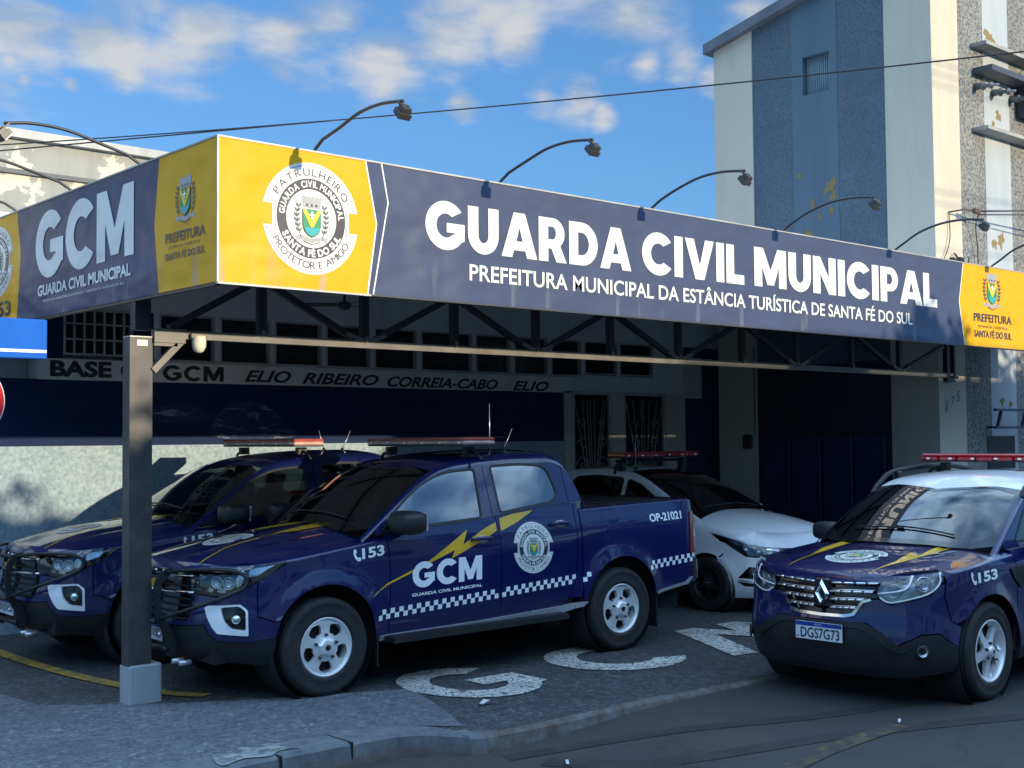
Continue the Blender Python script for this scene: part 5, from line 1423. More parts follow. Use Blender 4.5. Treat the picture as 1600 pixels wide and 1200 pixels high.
def build_pickup(label, plate_txt):
    t = thing('pickup_truck', label, 'pickup truck', (0, 0, 0), 0, 'navy patrol pickups under the canopy')
    S = TRUCK
    W = dict(world=False)
    UA = lambda x: S.U(x)
    A_f = arch_cut(0, TR+.03, .445, .40); A_r = arch_cut(TWB, TR+.045, .445, .44)
    def zc(x): return .40+.045*(x-.5)/2.0                      # lower edge of the doors
    # ---- outlines on the flank (x, z)
    door_f = [(.555, 1.19), (.575, 1.0), (.582, .80), (.580, zc(.58))]+[(1.683, zc(1.683)), (1.688, .8), (1.686, 1.05), (1.660, T_belt(1.66))]+[(x, T_belt(x)) for x in (1.4, 1.1, .8)]
    door_r = [(1.667, T_belt(1.667)), (1.693, 1.05), (1.695, .8), (1.690, zc(1.69)), (2.36, zc(2.36)), (2.45, .52), (2.505, .62), (2.545, .78), (2.56, 1.0), (2.55, T_belt(2.55))]+[(x, T_belt(x)) for x in (2.3, 2.0)]
    win_f = round_poly([(.545, 1.222), (.661, 1.330), (.765, 1.420), (.969, 1.553), (1.15, 1.628), (1.30, 1.662), (1.565, 1.678), (1.535, 1.283)], [.01, .2, .2, .2, .2, .2, .03, .03], 3)
    win_r = round_poly([(1.752, 1.698), (2.08, 1.712), (2.375, 1.690), (2.435, 1.44), (2.345, 1.384), (1.752, 1.313)], [.03, .2, .09, .12, .08, .03], 4)
    for sg in (-1, 1):
        N = -sg
        B = lambda u, z, sg=sg: S.B(u, z, sg)
        # front wing: from the lamp to the door
        top = [(u, T_ftop(u)) for u in [UA(.52)-k*(UA(.52)-1.27)/14 for k in range(15)]]
        wing = [(UA(.546), 1.16), (UA(.568), 1.0), (UA(.574), .8), (UA(.572), .40), (UA(.455), .40)]+[(UA(x), z) for x, z in A_f if z > .60]+[(1.185, .612), (1.135, .607), (1.062, .638), (1.02, .648), (1.018, .835), (1.03, .905), (1.115, .950), (1.255, 1.028)]+top[::-1]
        mb = MB(); patch(mb, B, [wing], .05, .04, 0, .02, 0, N); mb.build('front_wing', M_pnavy, t, **W)
        # bumper skin with lamp and fog openings
        bez = round_poly([(.612, .716), (.646, .730), (.893, .740), (.946, .697), (.951, .508), (.725, .529), (.685, .577)], .012, 3)
        bump_ = [(0, .565), (.36, .570), (.627, .594), (.660, .52), (.724, .476), (.95, .458), (1.144, .490), (1.178, .602), (1.133, .598), (1.062, .630), (1.012, .640), (1.010, .835), (1.018, .897), (.90, .845), (.76, .780), (.60, .802), (.50, .808), (.50, .70), (.46, .61), (0, .60)]
        mb = MB(); patch(mb, B, [bump_, bez], .05, .035, 0, .02, 0, N); mb.build('front_bumper', M_pnavy, t, **W)
        mb = MB(); patch(mb, lambda u, z: S.B(u, z, sg, -.02), [[(0, .54), (.51, .58), (.52, .82), (.43, .975), (0, .975)]], .05, .05, 0, .01, 0, N)
        for k in range(6):
            z = .62+.048*k
            mb.tube([S.B(u, z, sg, -.008) for u in [.46*i/8 for i in range(9)]], .008, 6, 1)
        g = mb.build('grille', [M_gloss, M_under2], t, **W)
        mb = MB()
        mb.tube([S.B(u, .802+.015*(u/.5), sg, .004) for u in [.06+.44*i/8 for i in range(9)]], .011, 6)
        mb.tube([S.B(u, .918+.02*(u/.5), sg, .002) for u in [.16+.32*i/8 for i in range(9)]], .007, 6)
        mb.build('grille_bar', M_chrome, g, **W)
        for uu in (.07, .20):
            mb = MB(); mb.lathe([(0, .012), (.016, .01), (.018, 0), (0, -.01)], Vector(S.B(uu, .945, sg, .0)), (-1, 0, 0), 12); mb.build('strobe_light', M_reflector, g, **W)
        low = [(0, .30), (.3, .31), (.54, .345), (.75, .30), (1.12, .275), (1.150, .40), (1.150, .487), (.95, .452), (.724, .470), (.652, .515), (.62, .588), (.36, .563), (0, .558)]
        mb = MB(); patch(mb, B, [low], .05, .05, 0, .02, 0, N)
        mb.build('lower_bumper', M_blackp, t, **W)
        # fog lamp surround
        opening = round_poly([(.745, .718), (.884, .727), (.930, .690), (.932, .545), (.822, .563), (.776, .616)], .02, 3)
        mb = MB(); patch(mb, lambda u, z: S.B(u, z, sg, .006), [bez, opening], .03, .03, 0, .03, 0, N); fb = mb.build('fog_lamp_surround', M_dwhite, t, **W)
        mb = MB(); patch(mb, lambda u, z: S.B(u, z, sg, -.03), [inset_poly(opening, -.01)], .05, .04, 0, 0, 0, N); c = Vector(S.B(.86, .63, sg, -.025)); n = (c-Vector(S.B(.86, .63, sg, -.1))).normalized()
        mb.lathe([(0, .02), (.03, .016), (.036, 0), (0, -.01)], c, n, 16, 1); mb.build('fog_lamp', [M_gloss, M_reflector], fb, **W)
        # headlamp
        hl = [(.40, .955), (.43, .825), (.50, .814), (.60, .810), (.76, .788), (.90, .852), (1.02, .903), (1.112, .948), (1.245, 1.036), (1.235, 1.046), (1.05, 1.030), (.89, 1.010), (.70, .986), (.56, .962)]
        hl = round_poly(hl, .012, 2)
        mb = MB(); patch(mb, lambda u, z: S.B(u, z, sg, -.05), [hl], .05, .05, 0, -.045, 0, N)
        h = mb.build('headlight', M_gloss, t, **W)
        mb = MB()
        for (u, z, r, q) in ((.70, .895, .045, 1.25), (.80, .890, .048, 1.2)):
            c = Vector(S.B(u, z, sg, -.015)); n = (c-Vector(S.B(u, z, sg, -.1))).normalized()
            mb.lathe([(r*1.05, -.004), (r, .004), (r*.82, -.012), (r*.5, -.02), (0, -.022)], c, n, 20)
        for pts in ([(.615, .835), (.66, .82), (.68, .845), (.64, .862)], [(.70, .830), (.765, .815), (.79, .85), (.73, .862)], [(.86, .86), (.90, .875), (.93, .97), (.90, .985), (.855, .92)], [(.95, .93), (1.03, .945), (1.10, .99), (1.17, 1.02), (1.03, 1.005), (.96, .985)], [(.45, .90), (.60, .925), (.60, .945), (.45, .925)], [(.46, .832), (.56, .838), (.56, .852), (.46, .85)]):
            patch(mb, lambda u, z: S.B(u, z, sg, -.012), [round_poly(pts, .012, 2)], .03, .03, 0, .01, 0, N)
        mb.build('lamp_reflector', M_reflector, h, **W)
        mb = MB(); patch(mb, lambda u, z: S.B(u, z, sg, .002), [hl], .05, .05, 0, 0, 0, N); mb.build('lamp_glass', M_lampg, h, **W)
        # doors: skin, window frame, glass, handle, mirror
        for nm, skin, wn_, lo, hi in (('front_door', door_f, win_f, .47, 1.655), ('rear_door', door_r, win_r, 1.662, 2.545)):
            mb = MB(); patch(mb, B, [S.loopS(skin)], .06, .05, 0, .02, 0, N)
            xs = [lo+(hi-lo)*k/16 for k in range(17)]
            fr_ = [(x, T_belt(x)+.002) for x in xs if T_belt(x)+.004 < S.ze(x)-S.rr(x)]+[(x, S.ze(x)-S.rr(x)) for x in xs[::-1] if T_belt(x)+.004 < S.ze(x)-S.rr(x)]
            patch(mb, lambda x, z: S.G(x, z, sg), [fr_, wn_], .07, .05, 0, .015, 0, N)
            xx = [x for x in xs if T_belt(x)+.004 < S.ze(x)-S.rr(x)]
            for a, b in zip(xx[:-1], xx[1:]):
                mb.add([S.S(a, T_belt(a), sg), S.S(b, T_belt(b), sg), S.G(b, T_belt(b)+.002, sg), S.G(a, T_belt(a)+.002, sg)], [(0, 1, 2, 3)], 1)
            seal = inset_poly(wn_, -.016)
            patch(mb, lambda x, z: S.G(x, z, sg, .003), [seal, inset_poly(wn_, .004)], .05, .04, 1, .012, 0, N)
            d = mb.build(nm, [M_pnavy, M_blackp], t, **W)
            mb = MB(); patch(mb, lambda x, z: S.G(x, z, sg, -.006), [inset_poly(wn_, -.008)], .08, .06, 0, 0, 0, N); mb.build('window_glass', M_film, d, **W)
            hx, hz = (1.475, 1.105) if nm == 'front_door' else (2.36, 1.190)
            mb = MB(); ellipsoid(mb, S.S(hx+.02, hz-.008, sg, -.006), (.075, .012, .036), 1, 18, 8, .8)
            mb.tube([S.S(hx+dx, hz+.002+dz, sg, o) for dx, dz, o in ((-.11, -.004, .012), (-.09, 0, .034), (-.03, .006, .042), (.04, .006, .042), (.09, .002, .036), (.115, -.002, .012))], [.012, .015, .017, .017, .015, .012], 8, 0)
            mb.build('door_handle', [M_pnavy, M_silver], d, **W)
            if nm == 'front_door': door_mirror(d, .66, 1.035, 1.285, sg, [M_blackp, M_blackp, M_reflector], .30, .19, .20)
        # door frame shadow gap backing and sill
        mb = MB(); patch(mb, lambda u, z: S.B(u, z, sg, -.03), [S.loopS([(.50, .38), (2.50, .44), (2.60, .62), (2.62, 1.27), (.50, 1.13)])], .12, .12, 0, 0, 0, N)
        patch(mb, lambda x, z: S.G(x, z, sg, -.012), [[(1.60, 1.28), (1.72, 1.28), (1.72, 1.70), (1.60, 1.70)]], .2, .2, 0, 0, 0, N)
        mb.build('door_jamb', M_under2, t, **W)
        mb = MB(); sl = [(.50, .385), (1.5, .395), (2.45, .425), (2.50, .445), (2.44, .475), (1.5, .435), (.50, .415)]
        patch(mb, lambda u, z: S.B(u, z, sg, .012), [S.loopS([(.49, .362), (1.5, .384), (2.40, .405), (2.62, .445), (2.66, .485), (2.45, .470), (1.5, .424), (.49, .398)])], .06, .06, 0, .03, 0, N)
        mb.build('rocker_trim', M_silver, t, **W)
        mb = MB(); mb.bar((.54, sg*.945, .375), (2.36, sg*.945, .395), .16, .045); mb.box((.54, sg*.88, .345), (.60, sg*.60, .37)); mb.box((2.25, sg*.88, .36), (2.31, sg*.60, .385))
        mb.build('side_step', M_blackp, t, **W)
        # cab rear corner behind the rear door
        mb = MB()
        patch(mb, B, [S.loopS([(2.558, T_belt(2.55)), (2.568, 1.0), (2.552, .775), (2.512, .612), (2.47, .535), (2.60, .53), (2.615, .62), (2.607, 1.0), (2.607, T_belt(2.607))])], .05, .04, 0, .02, 0, N)
        xs = [2.552+(2.70-2.552)*k/8 for k in range(9)]
        patch(mb, lambda x, z: S.G(x, z, sg), [[(x, T_belt(x)) for x in xs]+[(x, max(T_belt(x)+.002, S.ze(x)-S.rr(x))) for x in xs[::-1]]], .05, .04, 0, .01, 0, N)
        mb.add([S.S(2.55, T_belt(2.55), sg), S.S(2.607, T_belt(2.607), sg), S.G(2.70, T_belt(2.70), sg), S.G(2.55, T_belt(2.55), sg)], [(0, 1, 2, 3)])
        mb.add([S.S(2.607, T_belt(2.607), sg), S.S(2.607, .5, sg), (2.62, 0, .5), (2.66, 0, 1.30), S.G(2.70, T_belt(2.70), sg)], [(0, 1, 2, 3, 4)])
        mb.build('cab_corner', M_pnavy, t, **W)
        mb = MB(); S.rail(mb, .33, 2.74, 60, sg); mb.build('roof_rail', M_pnavy, t, **W)
        mb = MB(); S.brow(mb, 0, UA(.54), 44, sg, T_ftop, lambda u: .05+.06*sstep(u, .4, 1.2), T_cap); mb.build('wing_top', M_pnavy, t, **W)
        # load bed flank, corner and half of the tail
        bed = [(UA(2.622), T_rail(2.62)), (UA(2.622), .52), (UA(TWB-.45), .47)]+[(UA(x), z) for x, z in A_r[::-1] if z > .47]+[(UA(3.565), .48), (UA(3.80), .52), (UA(4.05), .55), (S.len, .56), (S.len, T_rail(4.2))]+[(UA(x), T_rail(x)) for x in (4.1, 3.6, 3.1)]
        mb = MB(); patch(mb, B, [bed], .06, .045, 0, .02, 0, N)
        S.brow(mb, UA(2.622), S.len, 40, sg, lambda u: T_rail(S._pt(u).x), lambda u: .055, lambda x, y: T_rail(x)+.014, 0)
        mb.build('bed_side', M_pnavy, t, **W)
        tl = round_poly([(UA(4.03), .83), (S.len-.72, .83), (S.len-.73, 1.225), (UA(4.06), 1.225), (UA(4.045), 1.10)], .02, 3)
        mb = MB(); patch(mb, lambda u, z: S.B(u, z, sg, .012), [tl], .04, .04, 0, .02, 0, N); patch(mb, lambda u, z: S.B(u, z, sg, .014), [[(UA(4.09), .98), (S.len-.75, .98), (S.len-.75, 1.05), (UA(4.09), 1.05)]], .04, .04, 1, 0, 0, N)
        mb.build('tail_lamp', [M_tail, M_clear], t, **W)
        mb = MB(); patch(mb, lambda u, z: S.B(u, z, sg, .07*sstep(u, UA(4.04), S.len-.55)+.006), [[(UA(4.04), .61), (UA(4.1), .575), (S.len, .56), (S.len, .79), (S.len-.7, .79), (UA(4.07), .765)]], .04, .04, 0, .02, 0, N)
        patch(mb, lambda u, z: S.B(u, z, sg, .012), [[(UA(3.56), .475), (UA(4.0), .535), (UA(4.06), .60), (UA(4.03), .60), (UA(3.97), .555), (UA(3.56), .498)]], .06, .06, 1, .01, 0, N)
        mb.build('rear_bumper', [M_gloss, M_silver], t, **W)
        # wheel wells, flaps
        for (cx, cz) in ((0, TR+.03), (TWB, TR+.045)):
            mb = MB(); mb.lathe([(.44, 0), (.455, -.03), (.455, -.34), (0, -.345)], (cx, sg*.885, cz), (0, sg, 0), 40)
            ring = circle(cx, cz, .444, 48)
            mb.build('wheel_well', M_under2, t, **W)
            mb = MB(); xf = cx+.455
            mb.box((xf, sg*.70, .17), (xf+.012, sg*.915, .46), 0, .004); mb.build('mud_flap', M_blackp, t, **W)
        tyre_and_rim(t, 0, TR, sg*.80, sg, TR, .222, .245, 'steel'); tyre_and_rim(t, TWB, TR+.01, sg*.80, sg, TR, .222, .245, 'steel')
        # seats
        seat(t, 1.15, sg*.37, .72); seat(t, 1.95, sg*.37, .74)
    # ---- one-off parts
    mb = MB()
    L_, R__ = [], []
    dummy = MB()
    edge = S.brow(dummy, 0, UA(.54), 44, -1, T_ftop, lambda u: .05+.06*sstep(u, .4, 1.2), T_cap)
    FT = foot_line(S, T_cap, .60)
    loop = [(x, y) for x, y in edge if x < .36]+[(x-.004, y) for x, y in FT[::-1]]+[(x, -y) for x, y in edge[::-1][:-1] if x < .36]
    patch(mb, lambda x, y: (x, y, T_cap(x, y)), [loop], .06, .08); hood = mb.build('bonnet', M_pnavy, t, **W)
    # bonnet badge and lightning stripe
    hz = lambda x, y, l: (x, y, T_cap(x, y)+.004+.0012*l)
    mb = MB(); add_shapes(mb, EMBLEM, lambda x, y, l: hz(-.36-y*.20, x*.20, l)); mb.build('emblem', EMB_MATS[:6]+[EMB_MATS[6]], hood, fix=False, **W)
    for sg in (-1, 1):
        mb = MB()
        for lp in ([(-.84, -.50), (-.55, -.335), (-.25, -.300), (-.085, -.150), (-.20, -.262), (-.25, -.27), (-.55, -.315), (-.84, -.488)], [(-.19, -.285), (.0, -.178), (.42, -.05), (.50, -.27), (.1, -.29), (-.02, -.235), (-.10, -.245)]):
            V, T, L = grid_tri([[(x, y if sg < 0 else -y) for x, y in lp]], .06); mb.add([hz(x, y, 1) for x, y in V], T)
        mb.build('lightning_stripe', M_dgold, hood, fix=False, **W)
    # windscreen, rear window, roof
    def ytop(x): return S.ysf(x, S.ze(x))-S.rr(x)
    xs = [.36+(1.20-.36)*k/14 for k in range(15)]
    lo_ = [(x, -ytop(x)+.004) for x in xs]
    ws = lo_+[(1.27, -.45), (1.31, 0), (1.27, .45)]+[(x, -y) for x, y in lo_[::-1]]
    base = [(.62, .42), (.675, 0), (.62, -.42)]
    cowl = lo_[:1]
    wsl = [(x, y) for x, y in lo_ if .40 < x < 1.13]+[(1.115, -.48), (1.06, -.22), (1.045, 0), (1.06, .22), (1.115, .48)]+[(x, -y) for x, y in lo_[::-1] if .40 < x < 1.13]+FT
    mb = MB(); patch(mb, lambda x, y: S.T(x, y), [wsl], .08, .08); w_ = mb.build('windscreen', M_screen, t, **W)
    mb = MB()
    bd = ribbon2([(x, y) for x, y in lo_ if x > .40], .05)
    patch(mb, lambda x, y: S.T(x, y, .002), [[(x, y) for x, y in lo_ if .38 < x < 1.13]+[(1.12, -.48), (1.065, -.22), (1.05, 0), (1.065, .22), (1.12, .48)]+[(x, -y) for x, y in lo_[::-1] if .38 < x < 1.13], [(x+.02, y+.035) for x, y in lo_ if .40 < x < 1.07]+[(1.06, -.45), (1.02, -.22), (1.005, 0), (1.02, .22), (1.06, .45)]+[(x+.02, -y-.035) for x, y in lo_[::-1] if .40 < x < 1.07]+[(x+.06, y*.96) for x, y in FT]], .06, .06)
    mb.build('windscreen_surround', M_gloss, w_, **W)
    mb = MB()
    for (x0, y0, x1, y1) in ((.44, -.46, .46, .10), (.45, .02, .47, .52)):
        mb.tube([S.T(x0+(x1-x0)*k/8, y0+(y1-y0)*k/8, .018) for k in range(9)], .008, 6)
    mb.build('wiper', M_blackp, w_, **W)
    roof = [(x, -ytop(x)) for x in [1.135+(2.56-1.135)*k/24 for k in range(25)]]
    rl = roof+[(2.60, -.4), (2.60, 0), (2.60, .4)]+[(x, -y) for x, y in roof[::-1]]+[(1.122, .48), (1.067, .22), (1.052, 0), (1.067, -.22), (1.122, -.48)]
    mb = MB(); patch(mb, lambda x, y: S.T(x, y), [rl], .09, .09); ro = mb.build('roof', M_pnavy, t, **W)
    mb = MB(); rear = [(2.565, -.60), (2.735, -.72), (2.735, .72), (2.565, .60)]
    patch(mb, lambda x, y: S.T(x, y), [[(2.56, -ytop(2.56)), (2.74, -ytop(2.74)), (2.74, ytop(2.74)), (2.56, ytop(2.56)), (2.60, .4), (2.60, 0), (2.60, -.4)], rear[::-1]], .08, .08)
    mb.build('cab_rear', M_pnavy, t, **W)
    mb = MB(); patch(mb, lambda x, y: S.T(x, y), [rear], .1, .1); mb.build('rear_window', M_glassd, t, **W)
    mb = MB()
    mb.add([S.B(UA(2.64), T_rail(2.64)-.005, -1, -.05), S.B(UA(3.5), T_rail(3.5)-.005, -1, -.05), S.B(UA(4.08), T_rail(4.08)-.005, -1, -.05), S.B(UA(4.08), T_rail(4.08)-.005, 1, -.05), S.B(UA(3.5), T_rail(3.5)-.005, 1, -.05), S.B(UA(2.64), T_rail(2.64)-.005, 1, -.05)], [(0, 1, 4, 5), (1, 2, 3, 4)])
    for k in range(5): mb.tube([(2.95+.25*k, -.82, T_rail(2.95+.25*k)+.004), (2.95+.25*k, 0, T_rail(2.95+.25*k)+.012), (2.95+.25*k, .82, T_rail(2.95+.25*k)+.004)], .006, 6)
    mb.build('bed_cover', mat('tonneau_vinyl', (0.018, 0.018, 0.020), 0.6, var=0.3, vscale=2, bmp=.3, bscale=8), t, **W)
    # underbody, cab tub, dashboard
    mb = MB(); mb.box((-.80, -.66, .30), (4.10, .66, .50)); mb.box((.45, -.80, .42), (2.60, .80, .68)); mb.box((2.68, -.78, .55), (4.10, .78, 1.1)); mb.box((-.80, -.55, .5), (.40, .55, .93))
    mb.tube([(-.0, -.8, TR), (0, .8, TR)], .05, 8); mb.tube([(TWB, -.8, TR), (TWB, .8, TR)], .07, 8)
    mb.build('chassis', M_under2, t, **W)
    mb = MB(); mb.box((.50, -.78, .95), (.92, .78, 1.15), 0, .05); mb.box((.75, .12, 1.10), (.98, .62, 1.22), 0, .05); mb.build('dashboard', M_dash, t, **W)
    steering(t, 1.12, -.37, 1.14)
    mb = MB(); ellipsoid(mb, (1.12, 0, 1.63), (.02, .12, .035)); mb.build('interior_mirror', M_blackp, t, **W)
    # emblem of the maker on the grille, plate, bull bar
    mb = MB()
    bow = [(-.10, -.018), (-.032, -.018), (-.032, -.034), (.032, -.034), (.032, -.018), (.10, -.018), (.115, .018), (.032, .018), (.032, .034), (-.032, .034), (-.032, .018), (-.115, .018)]
    mb.prism(bow, lambda a, b, q: (-.985+q*.02, a, .862+b), 0, 1); mb.build('grille_badge', M_dgold, t, **W)
    number_plate(t, -1.00, 0, .505, plate_txt)
    mb = MB()
    for sg in (-1, 1):
        prof = [(-.955, .985), (-1.02, .975), (-1.085, .90), (-1.10, .78), (-1.085, .62), (-1.02, .50), (-1.0, .36), (-.93, .33), (-.93, .48), (-1.03, .64), (-1.05, .78), (-1.035, .88), (-.985, .93)]
        prof = smooth_line(prof, 3, True)
        mb.prism(prof, lambda a, b, q: (a, sg*(.262+.028*q), b), 0, 1)
        mb.lathe([(0, .012), (.014, .01), (.016, 0)], (-1.06, sg*.29, .51), (0, sg, 0), 10, 1); 
        P = [S.B(u, z, sg, o) for u, z, o in ((.27, .955, .10), (.45, .985, .09), (.70, .995, .07), (.86, .985, .06), (.93, .945, .055), (.935, .885, .055), (.86, .83, .06), (.62, .735, .08), (.40, .66, .10), (.27, .62, .11))]
        mb.tube(smooth_line(P, 4), .014, 8)
    for z, x in ((.955, -1.04), (.60, -1.085)): mb.tube([(x, -.27, z), (x-.006, 0, z), (x, .27, z)], .018, 8)
    mb.tube([(-1.0, -.29, .39), (-.99, 0, .385), (-1.0, .29, .39)], .022, 8)
    for y in (-.48, -.36): mb.tube([(-.90, y, .31), (-.99, y, .31)], .02, 8, 1)
    mb.build('bull_bar', [M_blackp, M_silver], t, **W)
    # roof light bar
    light_bar(t, 1.60, S.ze(1.6)+S.cr(1.6)+.055, .765, .17)
    # ---- lettering and stripes on both flanks
    for sg in (-1, 1):
        fwd = sg < 0                                            # near flank reads front to rear
        f0 = lambda x, z, l=0: S.S(x, z, sg, .004+.0012*l)
        mb = MB()
        runs = {}
        x0, w = .455, .0415
        k = 0
        while x0+w*k < 4.12:
            a = x0+w*k; zb = .524+.0635*(a-x0) if a < 2.8 else .524+.0635*(a-x0)-.006
            for r in range(2):
                if (k+r) % 2: continue
                z = zb+r*.040; cxm = a+w/2
                if any(math.hypot(cxm+e*w/2-ax, z+.02+q*.02-az) < ar+.006 for ax, az, ar in S.arches for e in (-1, 1) for q in (-1, 1)): continue
                if 1.675 < cxm < 1.702 or 2.55 < cxm < 2.62: continue
                rk_ = 0 if a < 1.68 else 1 if a < 2.58 else 2 if a < 3.2 else 3
                ck = runs.setdefault(rk_, MB())
                ck.add([f0(a, z), f0(a+w, z+.0026), f0(a+w, z+.0426), f0(a, z+.040)], [(0, 1, 2, 3)])
            k += 1
        for ck in runs.values(): ck.build('chequer_stripe', M_dwhite, t, fix=False, **W)
        bolt = [(.395, .71), (.546, .81), (.931, .953), (1.347, 1.191), (1.29, 1.07), (1.50, 1.178), (1.655, 1.235), (1.655, 1.165), (1.555, 1.118), (1.168, .963), (1.201, 1.031), (.80, .885), (.546, .795)]
        for lp in (bolt[:], [(1.70, 1.262), (1.83, 1.292), (2.085, 1.318), (1.90, 1.228), (1.70, 1.158)]):
            mb = MB(); V, T, L = grid_tri([lp], .07); mb.add([f0(x, z, 0) for x, z in V], T); mb.build('lightning_stripe', M_dgold, t, fix=False, **W)
        X = (lambda a: a) if fwd else None
        mb = MB()
        def txt(s, x0, x1, z0, z1, slope, off, l=1):
            if fwd: put_text(mb, s, (x0, z0, x1, z1), lambda a, b: f0(a, b+slope*(a-x0), l), 0, off, split=.08)
            else: put_text(mb, s, (-x1, z0, -x0, z1), lambda a, b: f0(-a, b+slope*(-a-x0), l), 0, off, split=.08)
        heavy(mb, 'GCM', (.782, .752, 1.48, .952), (lambda a, b: f0(a, b+.030*(a-.78), 1)) if fwd else (lambda a, b: f0(2.262-a, b+.030*(1.48-a), 1)))
        txt('GUARDA CIVIL MUNICIPAL', .778, 1.483, .684, .709, .040, .03)
        mb.build('door_lettering', M_dwhite, t, fix=False, **W); mb = MB()
        txt('153', .315, .520, 1.012, 1.096, .10, .035)
        ph = smooth_line([(.245, 1.09), (.258, 1.092), (.268, 1.07), (.258, 1.058), (.268, 1.035), (.282, 1.028), (.300, 1.030), (.305, 1.012), (.292, 1.0), (.270, 1.004), (.248, 1.03), (.238, 1.065)], 3, True)
        V, T, L = grid_tri([ph], .03); mb.add([f0(x, z, 1) for x, z in V], T)
        mb.build('phone_number', M_dwhite, t, fix=False, **W)
        mb = MB(); txt('OP-21021', 3.49, 3.932, 1.146, 1.222, .03, .03); mb.build('unit_number', M_dwhite, t, fix=False, **W)
        mb = MB()
        add_shapes(mb, EMBLEM, (lambda x, y, l: f0(2.042+x*.224, 1.0+y*.220-x*.008, l+1)) if fwd else (lambda x, y, l: f0(2.042-x*.224, 1.0+y*.220, l+1)))
        mb.build('emblem', EMB_MATS, t, fix=False, **W)
        if fwd:
            mb = MB(); V, T, L = grid_tri([circle(2.73, 1.02, .066, 28), circle(2.73, 1.02, .061, 28)], .03); mb.add([f0(x, z, 0) for x, z in V], T); mb.build('fuel_flap', M_under2, t, fix=False, **W)
    return t
def antenna(root, x, y, z, dx, dy, L):
    mb = MB(); mb.lathe([(0.0, .03), (.012, .028), (.02, 0), (.02, -.03)], (x, y, z), (0, 0, 1), 10)
    mb.tube([(x, y, z+.02), (x+dx*.5, y+dy*.5, z+L*.5), (x+dx, y+dy, z+L)], [.006, .004, .003], 6, 1)
    return mb.build('antenna', [M_blackp, M_silver], root, world=False)
def place(o, x, y, z, deg): o.location = (x, y, z); o.rotation_euler = (0, 0, R_(deg))
truck = build_pickup('front navy patrol pickup behind the steel post, its whole flank in view', 'EVJ3152')
truck2 = copy_tree(truck)
truck2['label'] = 'navy patrol pickup half hidden behind the other pickup, nearer the pebbledash wall'
place(truck, 5.359, 9.025, 0, -2.508)
place(truck2, 5.059, 11.225, 0, -2.508)
antenna(truck, 2.18, -.15, 1.83, 0, 0, .43); antenna(truck, 2.32, -.18, 1.83, .10, 0, .20)
antenna(truck2, 2.18, -.05, 1.83, -.06, 0, .21); antenna(truck2, 2.42, -.02, 1.83, .10, 0, .21)
